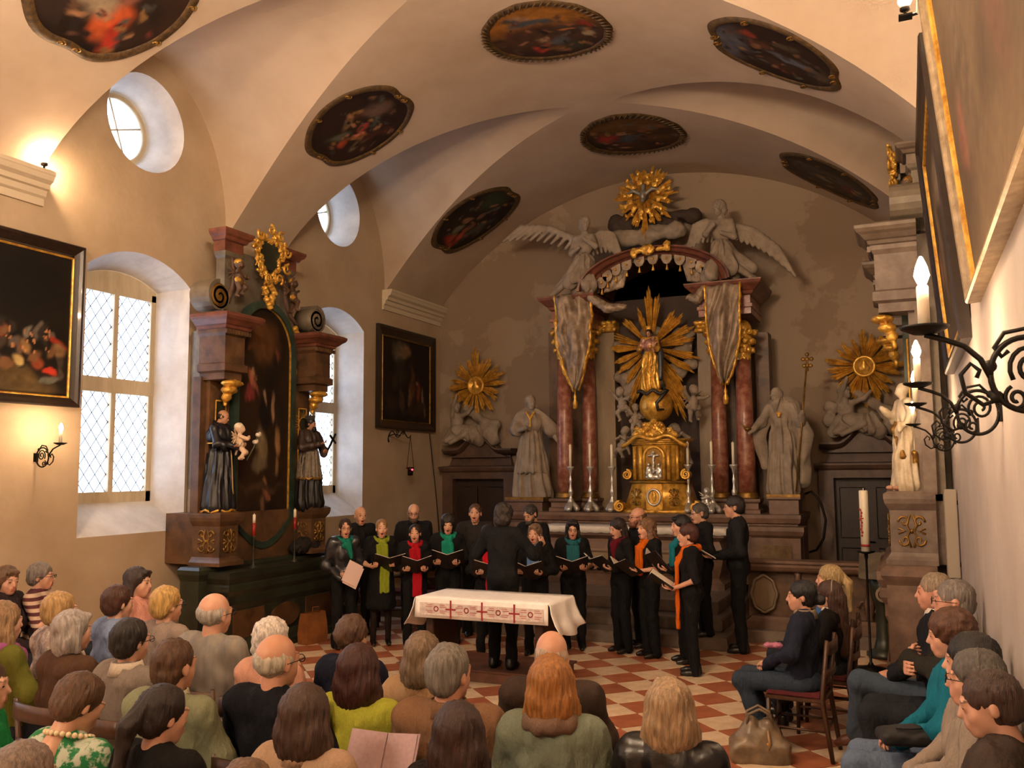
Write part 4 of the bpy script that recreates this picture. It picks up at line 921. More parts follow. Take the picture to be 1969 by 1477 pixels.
    for i in range(9):
        a = 2 * pi * i / 9 + .3; cx_, cz_ = c[0] + .31 * cos(a), c[2] + .02 + .33 * sin(a); fl = 1 if i % 2 else -1
        b = MB().tube([(cx_ + .075 * (1 - k / 18) * cos(a + fl * k * .5), c[1] - .05, cz_ + .075 * (1 - k / 18) * sin(a + fl * k * .5)) for k in range(16)], [.020 - .0008 * k for k in range(16)], 6); b.obj('gilt_scroll', M_GOLD, A)
    MB().prism([(c[0] + .20 * cos(a), c[2] + .02 + .2 * sin(a)) for a in np.linspace(0, 2 * pi, 21)[:-1]], 1, c[1] - .01, c[1] + .06).obj('cartouche_field', M_GREENM, A)
    for s in (-1, 1):
        for PP in ([('e', (s * .66, Y(.64), zm(4.12)), (.05, .04, .05)), ('e', (s * .70, Y(.64), zm(4.06)), (.06, .04, .04)), ('e', (s * .65, Y(.66), zm(4.02)), (.045, .03, .05))], [('e', (s * .60, Y(.68), zm(3.52)), (.045, .035, .06)), ('e', (s * .60, Y(.68), zm(3.44)), (.035, .03, .07))]): sculpt('gilt_tassel', PP, M_GOLD, A, .012, .02, lumps(60, .003))
    return A
vis = [(.5, .85, .25, .12, 0, '#634020', .6), (.30, .66, .09, .05, -20, '#a4614b', .25), (.33, .70, .04, .03, 0, '#ba8761', .2), (.24, .60, .07, .07, 0, '#8f3b36', .25), (.50, .62, .035, .035, 0, '#a4876c', .2), (.50, .55, .11, .09, 0, '#120e0e', .25), (.48, .40, .10, .12, -8, '#8f7c5b', .25), (.45, .33, .13, .05, 0, '#7c6e56', .25),
       (.70, .57, .035, .09, 20, '#a88461', .22), (.80, .45, .045, .11, 8, '#a47c51', .22), (.78, .33, .03, .08, 4, '#916e48', .22), (.85, .55, .09, .10, 0, '#251c15', .25), (.58, .19, .06, .05, 0, '#8f5b40', .25), (.56, .25, .03, .03, 0, '#a4714b', .22), (.50, .13, .03, .07, 5, '#795940', .22), (.5, .22, .4, .03, 0, '#4e3825', .5), (.22, .82, .05, .03, 0, '#7c402b', .5), (.75, .80, .04, .04, 0, '#7c4430', .5)]
YS = 9.18
side_altar('tall dark marbled side altar with arched canvas between the two arched windows', (XL, YS, 0), pi / 2, 0, ident, 61, (M_WOODB, M_REDM, M_GREENM, M_GREENF), vis)
YR, DR = 10.62, .33
zmr = lambda z: z * 1.14 if z < 4.1 else 4.674 + (z - 4.1) * .78
side_altar('greyish carved side altar standing against the plain wall by the loudspeaker', (XR, YR, 0), -pi / 2, DR, zmr, 62, (mat('grey_rose_marble', '#75665a', .5, noise=6, color2='#5a4a42'), mat('grey_cornice', '#6f6050', .5, noise=6, color2='#54463a'), mat('rose_grey_plinth', '#7d6455', .5, noise=6, color2='#5f4b40'), M_GREENF), vis, 1.0, .97)

# --- statues standing on the dark side altar
def statue_on(name, label, loc, rz, s):
    return thing(name, label, 'statue', loc, rz, None, s)
LW = lambda x, d, z: (XL + d, YS + x, z)          # dark side altar: along wall, out of wall, height
t = statue_on('monk_statue', 'black-robed monk statue holding a pale child on the dark side altar', LW(-.86, .74, 1.683), pi / 2 + .15, .70)
sculpt('habit', [p for p in draped(((-.26, -.12, 1.15), (-.10, -.30, 1.12)), ((.26, -.14, 1.15), (.12, -.32, 1.10)), .24, .17, head=False)] + [('c', (0, .03, 1.0), (0, .06, .1), .17, .25)], M_HABIT, t, .02, .04, folds(11, .018, 1.2, z1=1.2))
sculpt('mozzetta', [('e', (0, .0, 1.30), (.27, .20, .20)), ('c', (-.1, .02, 1.44), (.1, .02, 1.44), .09, .09), ('c', (0, .09, 1.50), (0, .15, 1.38), .08, .06), ('-b', (0, 0, 1.02), (.4, .4, .12), .02)], M_HABIT, t, .018, .03, folds(9, .010))
b = MB(); b.tube([(.25 * cos(a), .19 * sin(a), 1.165) for a in np.linspace(0, 2 * pi, 25)[:-1]], .014, 6, closed=True); b.tube([(.27 * cos(a), .02 + .28 * sin(a), .02 + .02 * sin(7 * a)) for a in np.linspace(0, 2 * pi, 31)[:-1]], .022, 6, closed=True); b.obj('gilt_hem', M_GOLD, t)
MB().tube([(.02, -.20, 1.05), (.03, -.22, .8), (.02, -.25, .4), (.03, -.26, .3)], .012, 6).obj('rope_girdle', mat('rope_cord', '#a58a5c', .7), t)
V, F, mi = head_mesh(False, 0.0); M = aim((0, -.05, 1.62), (.25, -1, -.35), (0, 0, 1)); o = link('head', mesh_np('head', xf(V, M), F, [M_FLESH]), t)
V, F = hair_mesh('fringe'); link('tonsure', mesh_np('tonsure', xf(V, M), F, [mat('dark_carved_hair', '#1c1510', .6)]), t)
for s in (-1, 1): V, F = hand_mesh(.7, s < 0); link('hand', mesh_np('hand', xf(V, aim((s * .11, -.33, 1.11), (-s * .5, -.8, .1), (0, -.2, 1), 1.05)), F, [M_FLESH]), t)
putto(Vector(LW(-.80, .98, 2.27)), pi / 2 + .9, .50, mat('pale_carved_flesh', '#d2b598', .5), 2, 'small pale child figure held in the arms of the monk statue', extra=mat('white_swaddling', '#d8ccb4', .6))
st = thing('lily_staff', 'carved lily stem with white blossoms held by the monk statue', 'lily stem', LW(-.66, .98, 2.30))
MB().tube([(0, 0, 0), (.02, .10, .16), (.02, .16, .30)], .008, 6).obj('stem', mat('lily_green', '#4d5236', .6), st)
for i, p in enumerate(((.02, .17, .31), (.01, .13, .22))): sculpt('blossom', [('e', p, (.035, .035, .028)), ('e', (p[0], p[1] + .03, p[2] + .01), (.02, .022, .03))], mat('lily_white', '#d9cfbd', .6), st, .008, .01)

t = statue_on('priest_statue', 'priest statue in grey lace rochet with crucifix and starry halo on side altar', LW(.80, .80, 1.683), pi / 2 - .1, .70)
sculpt('cassock', [('c', (-.05, 0, .08), (-.03, 0, .9), .22, .17), ('c', (.08, -.03, .08), (.03, 0, .9), .22, .17)], M_CASS, t, .02, .04, folds(11, .018, z1=.9))
sculpt('rochet', [('c', (0, -.01, .55), (0, 0, 1.0), .25, .19), ('e', (0, 0, 1.2), (.19, .14, .24)), ('-b', (0, 0, .40), (.5, .5, .12), .0)], M_LACE, t, .018, .03, folds(17, .014, .6))
MB().tube([(.245 * cos(a), .245 * sin(a) - .01, .545 + .02 * sin(11 * a)) for a in np.linspace(0, 2 * pi, 45)[:-1]], .024, 6, closed=True).obj('gilt_lace_hem', M_GOLDD, t)
sculpt('mozzetta', [('e', (0, 0, 1.29), (.26, .19, .19)), ('c', (-.1, 0, 1.43), (.1, 0, 1.43), .08, .08), ('-b', (0, 0, 1.02), (.4, .4, .10), .02), ('c', (-.19, 0, 1.40), (-.29, -.10, 1.14), .08, .085), ('c', (-.29, -.10, 1.14), (-.02, -.27, 1.20), .085, .06), ('c', (.19, 0, 1.40), (.28, -.12, 1.10), .08, .085), ('c', (.28, -.12, 1.10), (.10, -.30, 1.02), .085, .07)], mat('brown_mozzetta', '#3a2c24', .55, noise=8, color2='#281d18'), t, .018, .03, folds(9, .010))
M = aim((0, -.04, 1.60), (.35, -1, -.05), (0, 0, 1)); V, F, mi = head_mesh(False, 0.0); link('head', mesh_np('head', xf(V, M), F, [M_FLESH]), t)
sculpt('beard', [('e', (.02, -.11, 1.50), (.05, .04, .06))], M_CASS, t, .012, .01)
V, F = hair_mesh('short'); link('hair', mesh_np('hair', xf(V, M), F, [M_CASS]), t)
MB().box((0, 0, 0), (.17, .17, .075), M=Matrix.Translation((0, -.02, 1.73)) @ Matrix.Rotation(.78, 4, 'Z'), taper=1.15).sphere((0, -.02, 1.78), .02, 8, 6).obj('biretta', M_CASS, t, bevel=.01)
for s, p in ((-1, (-.02, -.29, 1.21)), (1, (.10, -.32, 1.03))): V, F = hand_mesh(.7, s < 0); link('hand', mesh_np('hand', xf(V, aim(p, (-s * .7, -.6, .2), (0, -.2, 1))), F, [M_FLESH]), t)
h = thing('halo', 'ring of fine gilt rays behind the head of the priest statue', 'halo', LW(.80, .70, 2.80), pi / 2)
MB().tube([(.10 * cos(a), 0, .10 * sin(a)) for a in np.linspace(0, 2 * pi, 25)[:-1]], .006, 5, closed=True).obj('ring', M_GOLD, h)
b = MB()
for i in range(28): a = 2 * pi * i / 28; b.tube([(.10 * cos(a), 0, .10 * sin(a)), ((.20 if i % 2 else .17) * cos(a), 0, (.20 if i % 2 else .17) * sin(a))], [.005, .002], 4)
b.obj('rays', M_GOLD, h)
x = thing('crucifix', 'dark hand crucifix held diagonally by the priest statue', 'crucifix', LW(.98, 1.02, 2.52), pi / 2); x.rotation_euler = (0, R(38), pi / 2)
MB().box((0, 0, .02), (.025, .018, .36)).obj('upright', M_CASS, x); MB().box((0, 0, .10), (.17, .018, .025)).obj('crossbar', M_CASS, x)
for pos, rz, ps, lb in (((-.60, .74, 4.33), pi / 2 + .3, 0, 'brown and gold putto on the scroll beside the cartouche'), ((.50, .72, 4.30), pi / 2 + .4, 1, 'dark brown winged putto perched on the scroll near the round window')):
    putto(Vector(LW(*pos)), rz, .52, mat('brown_putto', '#5a3f2c', .55, noise=8, color2='#44301f'), ps, lb, extra=M_GOLD)
# altar candles, bouquet, loudspeakers
M_CRED = mat('red_candle_wax', '#8c1f1c', .5)
for px_, yb, yt, who in ((487, 1080, 990, 'monk'), (566, 1062, 980, 'priest')):
    p = at(px_, yb, X=-7.28); q = at(px_, yt, X=-7.28)
    c = thing('altar_candlestick', 'thin dark candlestick with white and red candle below the %s statue' % who, 'candlestick', (p.x, p.y, 1.0), 0, 'pair of red and white candles')
    zt = q.z - 1.0
    MB().lathe([(.05, 0), (.05, .01), (.02, .03), (.010, .06), (.012, .1), (.009, .14), (.009, zt - .30), (.014, zt - .28), (.028, zt - .265), (.028, zt - .255), (0, zt - .255)], 12).obj('stick', M_GREENM, c)
    MB().lathe([(.022, zt - .255), (.022, zt - .10), (0, zt - .10)], 12).obj('red_candle', M_CRED, c); MB().lathe([(.019, zt - .10), (.019, zt), (.004, zt + .004), (.002, zt + .02), (0, zt + .02)], 12).obj('white_candle', M_WAX, c)
p = at(575, 1075, X=-7.55); bq = thing('wreath_basket', 'dark dried wreath lying on the side altar mensa', 'wreath', (p.x + .08, p.y, 1.06)); bq.location.z = 1.06
sculpt('wreath', [('e', (.0, -.12, .09), (.12, .16, .09)), ('e', (0, .12, .10), (.12, .18, .10)), ('e', (0, .0, .14), (.10, .14, .09))], mat('dark_wreath', '#140d0b', .9, noise=20, color2='#241612'), bq, .016, .03, lumps(55, .018))
M_SPK = mat('grey_speaker', '#9a8f80', .6); M_SPKG = mat('speaker_cloth', '#8b8172', .8, noise=9, color2='#756b5e')
def speaker(label, loc, rz):
    t = thing('column_loudspeaker', label, 'loudspeaker', loc, rz)
    MB().box((0, -.06, .40), (.12, .10, .80)).obj('cabinet', M_SPK, t, bevel=.006); MB().box((0, -.113, .40), (.09, .008, .74)).obj('grille', M_SPKG, t)
    for z in (.12, .68): MB().box((0, -.009, z), (.05, .018, .04)).obj('bracket', M_IRON, t)
speaker('slim grey column loudspeaker on the window wall beside the dark side altar', (XL, 8.62, 1.15), pi / 2)
p = at(1815, 1100, X=XR - .08); speaker('slim grey column loudspeaker on the plain wall next to the grey side altar', (XR, 9.12, 1.15), -pi / 2)

# --- white-robed statue on the grey side altar
LR = lambda x, d, z: (XR - (d - DR), YR - x, z)
t = statue_on('white_statue', 'cream robed statue with gold trim on the grey side altar pedestal', LR(.875, .74, zmr(1.685)), -pi / 2 + .4, .62)
sculpt('robe', draped(((-.25, -.08, 1.18), (-.14, -.26, 1.30)), ((.28, .0, 1.2), (.30, -.15, 1.05)), .22, .15, knee=1, female=True), M_STONEW, t, .02, .04, folds(9, .022, 2.0, z1=1.25))
sculpt('gilt_mantle', [('c', (-.18, .06, 1.38), (-.05, -.14, 1.0), .04, .05), ('c', (-.05, -.16, 1.0), (.2, -.14, .55), .04, .05), ('c', (.2, .05, .6), (.12, .1, .1), .05, .07)], M_GOLDD, t, .018, .03, lumps(40, .008))
for dx in (-.12, .12): MB().sphere((dx, -.22, .05), (.05, .09, .04), 8, 6).obj('foot', M_FLESH, t)
putto(Vector(LR(.62, .60, 4.74)), -pi / 2 - .3, .5, mat('brown_putto', '#5a3f2c'), 0, 'brown putto with gilt wings on the grey side altar under the cornice', extra=M_GOLDD, mw=M_GOLDD)
# ------------------------------------------------------------------ high altar
HX = -3.80
HA = thing('high_altar', 'red marble high altar with columns, draped canopy and arched pediment on the far wall', 'altar', (HX, 14.9, 0))
def hp(b): return b
def hobj(b, n, m, bevel=0, par=None):
    o = b.obj(n, m, par or HA, bevel); o.matrix_parent_inverse = Matrix.Translation((-HX, -14.9, 0)) if par is None else Matrix.Identity(4); return o
def pz(px_, py, Y): return at(px_, py, Y=Y)
# steps up to the altar
for k, (y, z, hw) in enumerate(((10.80, .15, 1.75), (11.20, .30, 1.62), (11.60, .45, 1.5))):
    st_ = MB(); st_.bb((HX - hw, y, z - .15), (HX + hw, 14.6, z)); 
    o = st_.obj('trim_%d' % (20 + k), mat('altar_step_stone', '#776a5d', .5, noise=5, color2='#5b4f45', bump=(30, .1, .005)), None, .012); struct(o)
# mensa with profiled front, white cloth above
zM = at(1230, 1014, Y=12.75).z
b = MB(); stack(b, HX - 1.32, HX + 1.32, 12.80, 14.2, [(.05, .45), (.05, .53), (.0, .56), (-.04, .60), (.02, .80), (.05, .95), (.0, 1.08), (-.02, 1.12), (.06, 1.18), (.06, zM - .012)]); ms = hobj(b, 'mensa', M_ROSE)
for k in range(5):
    x = HX - 1.0 + k * .5
    hobj(MB().prism([(x - .17, .68), (x + .17, .68), (x + .2, .8), (x + .17, .98), (x - .17, .98), (x - .2, .8)], 1, 12.755, 12.85), 'front_panel', M_BEIGE)
# gradine and outer plinths with tan panels
zG = at(1200, 986, Y=13.6).z
b = MB(); stack(b, HX - 2.3, HX + 2.3, 13.55, 14.88, [(.0, .45), (0, zG - .14), (.03, zG - .12), (.05, zG - .05), (.05, zG)]); hobj(b, 'gradine', M_ROSE)
for s in (-1, 1):
    x = HX + s * 2.02
    b = MB(); stack(b, x - .34, x + .34, 13.25, 13.6, [(.05, .45), (.05, .5), (0, .54), (0, 1.16), (.04, 1.2), (.06, 1.26), (.06, 1.32)]); hobj(b, 'side_plinth', M_ROSE)
    hobj(MB().bb((x - .22, 13.235, .68), (x + .22, 13.26, 1.06)), 'plinth_panel', mat('ochre_panel', '#6a5026', .5, noise=12, color2='#503a1c'))
# columns
def col(px_, Y, rad, wide):
    zb0 = zG + .0; base = at(px_, 950, Y=Y); cap0 = at(px_, 688, Y=Y).z; top = at(px_, 632, Y=Y).z; x = base.x; z1 = base.z
    b = MB(); stack(b, x - wide, x + wide, Y - wide, Y + wide, [(.03, zG), (.03, zG + .05), (0, zG + .07), (0, z1 - .14), (.03, z1 - .11), (.03, z1 - .07)]); hobj(b, 'column_pedestal', M_ROSE)
    hobj(MB().lathe([(rad * 1.28, z1 - .07), (rad * 1.32, z1 - .04), (rad * 1.15, z1 - .015), (rad * 1.22, z1), (rad * 1.05, z1 + .03)], 24, (x, Y, 0)), 'column_base', M_GOLDD)
    hobj(MB().lathe([(rad * 1.02, z1 + .03), (rad * 1.03, z1 + .5), (rad * .98, (z1 + cap0) / 2), (rad * .86, cap0)], 28, (x, Y, 0)), 'column_shaft', M_RED)
    P = [('c', (x, Y, cap0), (x, Y, top), rad * .9, rad * 1.05)]
    for lv, (zz, rr_, r2) in enumerate(((.25, 1.1, .045), (.55, 1.22, .05), (.85, 1.4, .055))):
        for i in range(8): a = 2 * pi * (i + .5 * (lv % 2)) / 8; P.append(('e', (x + rad * rr_ * cos(a), Y + rad * rr_ * sin(a), cap0 + (top - cap0) * zz), (r2, r2, .05)))
    o = sculpt('capital', P, M_GOLD, None, .016, .015, lumps(70, .012)); o.parent = HA; o.matrix_parent_inverse = Matrix.Translation((-HX, -14.9, 0))
    return x, top
C1 = col(1088, 14.0, .135, .19); C2 = col(1135, 14.4, .125, .16); C3 = col(1387, 14.4, .125, .16); C4 = col(1437, 14.0, .135, .19)
# flat pilasters beside the niche
for a, b_ in ((1148, 1182), (1350, 1372)):
    p, q = at(a, 960, Y=14.6), at(b_, 640, Y=14.6); hobj(MB().bb((p.x, 14.55, zG), (q.x, 14.88, q.z)), 'niche_pilaster', M_BEIGE)
    hs0 = [('b', ((p.x + q.x) / 2, 14.68, q.z + .11), ((q.x - p.x) / 2, .13, .08), .02)] + [('e', (p.x + (q.x - p.x) * i / 4, 14.53, q.z + .05 + .12 * j), (.05, .04, .045)) for i in range(5) for j in range(2)]; o = sculpt('pilaster_capital', hs0, M_GOLD, None, .015, .012, lumps(70, .010)); o.parent = HA; o.matrix_parent_inverse = Matrix.Translation((-HX, -14.9, 0))
p, q = at(1463, 960, Y=14.6), at(1478, 640, Y=14.6); hobj(MB().bb((p.x, 14.5, zG), (q.x, 14.88, q.z)), 'niche_pilaster', M_WOODB)
p, q = at(1062, 960, Y=14.6), at(1080, 640, Y=14.6); hobj(MB().bb((p.x, 14.5, zG), (q.x, 14.88, q.z)), 'niche_pilaster', M_WOODB)
# dark niche back
p, q = at(1178, 985, Y=14.86), at(1356, 505, Y=14.86); hobj(MB().bb((p.x, 14.84, zG), (q.x, 14.89, q.z)), 'niche_back', M_NICHE)
for a, b_ in ((1085, 1150), (1372, 1440)):
    p, q = at(a, 980, Y=14.8), at(b_, 560, Y=14.8); hobj(MB().bb((p.x, 14.8, zG), (q.x, 14.88, q.z)), 'back_board', M_WOODB)
# entablature blocks over the column pairs
zE0, zE1 = C1[1], at(1037, 577, Y=13.9).z
for s, (xa, xb) in ((-1, (C1[0], C2[0])), (1, (C3[0], C4[0]))):
    xa, xb = min(xa, xb) - .17, max(xa, xb) + .17
    b = MB(); h = zE1 - zE0; stack(b, xa, xb, 13.86, 14.88, [(0, zE0), (0, zE0 + .18 * h), (.02, zE0 + .2 * h), (.02, zE0 + .3 * h), (-.01, zE0 + .32 * h), (-.01, zE0 + .56 * h)]); hobj(b, 'frieze', M_RED)
    b = MB(); stack(b, xa, xb, 13.86, 14.88, [(.0, zE0 + .56 * h), (.03, zE0 + .6 * h), (.05, zE0 + .68 * h), (.08, zE0 + .72 * h), (.13, zE0 + .82 * h), (.17, zE0 + .88 * h), (.19, zE0 + .96 * h), (.19, zE1)]); hobj(b, 'cornice', M_REDM)
# arched pediment
pc = []
for i in range(33):
    t_ = i / 32; 
    a = pi * (1 - t_); pc.append((cos(a), sin(a)))
pL, pT, pR = at(1128, 556, Y=13.75), at(1252, 492, Y=13.75), at(1384, 540, Y=13.75)
cxp = (pL.x + pR.x) / 2; rxp = (pR.x - pL.x) / 2; z0p = (pL.z + pR.z) / 2; rzp = pT.z - z0p + .06
prof = [(.96, 0), (.96, -.06), (1.0, -.10), (1.03, -.08), (1.05, -.14), (1.10, -.18), (1.13, -.17), (1.15, -.24), (1.18, -.25), (1.18, 0)]
b = MB(); b.loft([[(cxp + rxp * c * k * .97, 13.95 + d, z0p + rzp * s_ * k) for k, d in prof] for c, s_ in pc], smooth=False); hobj(b, 'pediment_arch', M_REDM)
b = MB(); b.loft([[(cxp + rxp * c * k * .97, 14.0 + d, z0p + rzp * s_ * k) for k, d in ((.90, 0), (.90, .8), (.97, .8), (.97, 0))] for c, s_ in pc], smooth=False); hobj(b, 'pediment_soffit', M_WOODB)
b = MB(); P = [(cxp + rxp * c * 1.1, z0p + rzp * s_ * 1.1) for c, s_ in pc]; b.prism(P, 1, 14.84, 14.88); hobj(b, 'pediment_back', M_NICHE)
def hs(name, prims, m, vox=.016, k=.025, mod=None):
    o = sculpt(name, prims, m, None, vox, k, mod); o.parent = HA; o.matrix_parent_inverse = Matrix.Translation((-HX, -14.9, 0)); return o
tp = pT + Vector((0, 0, .10)); hs('gilt_crest', [('e', (tp.x - .05, 13.72, tp.z), (.12, .05, .09)), ('e', (tp.x - .28, 13.72, tp.z - .03), (.06, .04, .09)), ('e', (tp.x - .20, 13.72, tp.z + .0), (.08, .04, .04)), ('e', (tp.x + .16, 13.72, tp.z + .0), (.08, .04, .04)), ('e', (tp.x + .27, 13.72, tp.z + .03), (.06, .04, .09))], M_GOLD, .013, .02, lumps(60, .012))
# lambrequin: scalloped valance with tassels, curtains gathered inside
for k in range(11):
    t_ = (k + .5) / 11; a = pi * (1 - (.06 + .88 * t_)); x, z = cxp + rxp * .84 * cos(a), z0p + rzp * .86 * sin(a)
    M = Matrix.Translation((x, 13.9, z))
    hobj(MB().prism([(-.085, .10), (.085, .10), (.085, -.02), (.05, -.08), (0, -.10), (-.05, -.08), (-.085, -.02)], 1, -.02, .02, M=M), 'valance_scallop', M_SILV)
    hobj(MB().sphere((x, 13.87, z), .022, 8, 6).lathe([(0, -.20), (.028, -.19), (.012, -.13), (.006, -.09), (0, -.08)], 8, (x, 13.9, z)), 'valance_tassel', M_GOLD)
for s in (-1, 1):
    x0 = cxp + s * rxp * .55; P = []
    for i in range(7): P.append(('c', (x0 + s * .22 - s * .06 * i, 14.0 + .02 * (i % 2), z0p + rzp * (.55 + .05 * i)), (x0 + s * .25 - s * .05 * i, 14.0, z0p + .02 + .01 * i), .035, .03))
    hs('gathered_curtain', P, M_SILV, .014, .02, lumps(45, .006))
# hanging drapes with gilt fringe
def drape(pts_top, tip, side, Y):
    """wedge of pleated cloth from a top edge to a point below; pixel corners on plane Y"""
    a, b_ = at(*pts_top[0], Y=Y), at(*pts_top[1], Y=Y); c = at(*tip, Y=Y); n, m = 28, 34; V = []; 
    for j in range(m + 1):
        f = j / m; w = (1 - f) ** .8 * .98 + .04 if f < 1 else .02
        if f < .45: w = 1 - .10 * f
        else: w = .955 * (1 - ((f - .45) / .55) ** 1.9 * .86)
        cx_ = (a.x + b_.x) / 2 * (1 - f) + c.x * f; zz = (a.z + b_.z) / 2 * (1 - f) + c.z * f; hw = abs(b_.x - a.x) / 2 * w
        for i in range(n + 1):
            u = i / n * 2 - 1; nz = float(fbm(np.array([u * 2.2 + f * 2.5 * side + 9]), np.array([f * 4 + u * 1.1 + 5]), 70 + side)[0]) - .5; y = Y - .06 - .30 * nz - .025 * sin(u * 6 + 5 * f + side) - .05 * (1 - u * u)
            V.append((cx_ + u * hw, y, zz + .03 * sin(u * 3 + f * 8)))
    F = [(j * (n + 1) + i, j * (n + 1) + i + 1, (j + 1) * (n + 1) + i + 1, (j + 1) * (n + 1) + i) for j in range(m) for i in range(n)]
    o = link('drape', mesh_np('drape', np.array(V), np.array(F), [M_SILV]), HA); o.matrix_parent_inverse = Matrix.Translation((-HX, -14.9, 0))
    so = o.modifiers.new('thickness', 'SOLIDIFY'); so.thickness = .012
    for e in (0, n):
        E = [Vector(V[j * (n + 1) + e]) + Vector((0, -.012, 0)) for j in range(m + 1)]; fr = MB(); fr.tube([tuple(p) for p in E], [.036 + .012 * sin(j * 2.1) for j in range(m + 1)], 6, flat=.6); hobj(fr, 'gilt_fringe', M_GOLD)
    hobj(MB().lathe([(0, -.34), (.035, -.33), (.045, -.24), (.018, -.17), (.03, -.14), (.008, -.08), (.006, .0), (0, 0)], 10, (c.x, Y - .06, c.z)), 'tassel', M_GOLD)
drape(((1071, 568), (1137, 566)), (1108, 748), -1, 13.75); drape(((1357, 550), (1424, 546)), (1396, 736), 1, 13.75)
for s, (a, b_) in ((-1, ((1135, 572), (1200, 590))), (1, ((1355, 552), (1325, 572)))):
    p, q = at(*a, Y=13.75), at(*b_, Y=13.75); hs('swag', [('c', tuple(p), tuple(p.lerp(q, .5) - Vector((0, 0, .10))), .07, .08), ('c', tuple(p.lerp(q, .5) - Vector((0, 0, .10))), tuple(q), .08, .05)], M_SILV, .016, .03, lumps(40, .012))

# --- sculpture on the high altar (each a thing of its own)
def rays_of(t, c, m, lens, seed):
    sunburst(t, c, lens, m, seed=seed)
c = at(1252, 668, Y=14.35)
S = thing('ray_glory', 'large gilt sunburst of rays behind the crowned Madonna figure', 'sunburst', c)
pxm = 14.35 * 1.0 / F_PX
def L(px1, py1): q = at(px1, py1, Y=14.35); d = q - c; return (math.degrees(atan2(d.z, d.x)), hypot(d.x, d.z))
for (x, y, sp) in ((1245, 545, 7), (1268, 553, 6), (1225, 590, 8), (1196, 610, 10), (1170, 645, 12), (1167, 672, 10), (1178, 700, 9), (1186, 720, 9), (1200, 742, 9), (1205, 800, 9), (1300, 592, 9), (1318, 600, 8), (1340, 625, 12), (1345, 650, 10), (1350, 690, 10), (1340, 720, 9), (1320, 745, 9), (1338, 788, 6), (1325, 818, 8), (1310, 800, 6)):
    a, l = L(x, y); sunburst(S, (0, 0, 0), [(a, sp * 1.25, l)], M_GOLD, seed=int(x), w=.0165, inner=.12, per=(4, 6))
P = cloud_prims(4, 16, (.62, .04, .55), (.10, .18)); sculpt('cloud_backing', P, M_STONE, S, .026, .05, lumps(22, .015), loc=(0, .20, -.2))
p = at(1252, 752, Y=13.9); hm = at(1243, 632, Y=13.9).z
T = thing('madonna_statue', 'crowned gilded Madonna statue with child standing on the gold globe', 'statue', (p.x, 13.9, p.z), .1, None, (hm - p.z) / 1.72)
dm = draped(((-.28, -.06, 1.16), (-.24, -.24, 1.12)), ((.22, -.12, 1.14), (.10, -.26, 1.16)), .20, .15, knee=-1, female=True, head=False)
sculpt('gown', dm, M_GOLD, T, .02, .04, folds(10, .024, 2.2, z1=1.15))
sculpt('bodice', [('e', (0, -.01, 1.24), (.19, .145, .22)), ('c', (-.17, 0, 1.40), (-.29, -.06, 1.14), .085, .08), ('c', (-.29, -.06, 1.14), (-.22, -.25, 1.10), .08, .05)], mat('rose_silver', '#b88f80', .35, metal=.5, noise=9, color2='#8a5c50'), T, .02, .03, lumps(30, .008))
sculpt('blue_mantle', [('c', (.20, .06, 1.38), (.27, .02, .95), .06, .08), ('c', (.27, .02, .95), (.26, .0, .35), .07, .08), ('c', (-.2, .1, 1.3), (-.1, .13, .4), .06, .1)], mat('blue_mantle', '#222a33', .4, noise=9, color2='#3a3f44'), T, .02, .03, folds(9, .015))
V, F, mi = head_mesh(True, 0.0); M = aim((-.02, -.03, 1.58), (-.1, -1, -.1), (0, 0, 1)); link('head', mesh_np('head', xf(V, M), F, [M_FLESH]), T)
V, F = hair_mesh('long'); link('hair', mesh_np('hair', xf(V, M), F, [mat('dark_carved_hair', '#1c1510')]), T)
MB().lathe([(.07, 0), (.075, .03), (.10, .11), (.09, .11), (.06, .02)], 12, (-.02, -.02, 1.66)).sphere((-.02, -.02, 1.80), .025, 8, 6).obj('crown', M_GOLD, T)
V, F, mi = head_mesh(True, 0.0)
sculpt('christ_child', [('e', (.13, -.26, 1.22), (.07, .06, .11)), ('e', (.14, -.28, 1.40), (.058, .062, .066)), ('c', (.10, -.28, 1.14), (.16, -.36, 1.02), .04, .028), ('c', (.18, -.26, 1.26), (.27, -.30, 1.32), .026, .018)], M_FLESH, T, .014, .02)
g = at(1262, 780, Y=13.95); GR = .27
G = thing('gilt_globe', 'large golden globe with a dark serpent under the Madonna figure', 'globe', (g.x, 13.95, g.z))
MB().sphere((0, 0, 0), GR, 32, 20).obj('orb', M_GOLD, G)
MB().tube([(-.25 + .5 * k / 16, -.22 - .06 * sin(pi * k / 16), .20 + .03 * sin(k * .9)) for k in range(17)] + [(.16, -.26, .12), (.08, -.29, .02), (.10, -.28, -.09), (.18, -.23, -.08)], [.02] + [.028] * 19 + [.016], 8).obj('serpent', mat('dark_serpent', '#2b2620', .5), G)
# gilt tabernacle
tb = at(1266, 988, Y=13.55); zt0 = zG
TB = thing('tabernacle', 'curved gilded tabernacle with silver relief niche on the high altar', 'tabernacle', (at(1260, 988, Y=13.5).x, 13.62, zt0))
def zrel(py): return at(1260, py, Y=13.5).z - zt0
z1, z2, z3 = zrel(925), zrel(845), zrel(880)
def bow(b, w0, w1, za, zb_, d=.34, seg=16, y0=.28):
    def ring(w, z): return [(w * cos(a), y0 - d * sin(a) - d * .25, z) for a in np.linspace(0, pi, seg + 1)] + [(-w, y0 + .2, z), (w, y0 + .2, z)]
    b.loft([ring(w0, za), ring(w1, zb_)]); return b
b = MB(); bow(b, .66, .60, 0, .05); bow(b, .58, .44, .05, z1 - .04); b.obj('lower_body', M_GOLD, TB)
b = MB(); bow(b, .48, .50, z1 - .04, z1); b.obj('middle_cornice', M_GOLDD, TB)
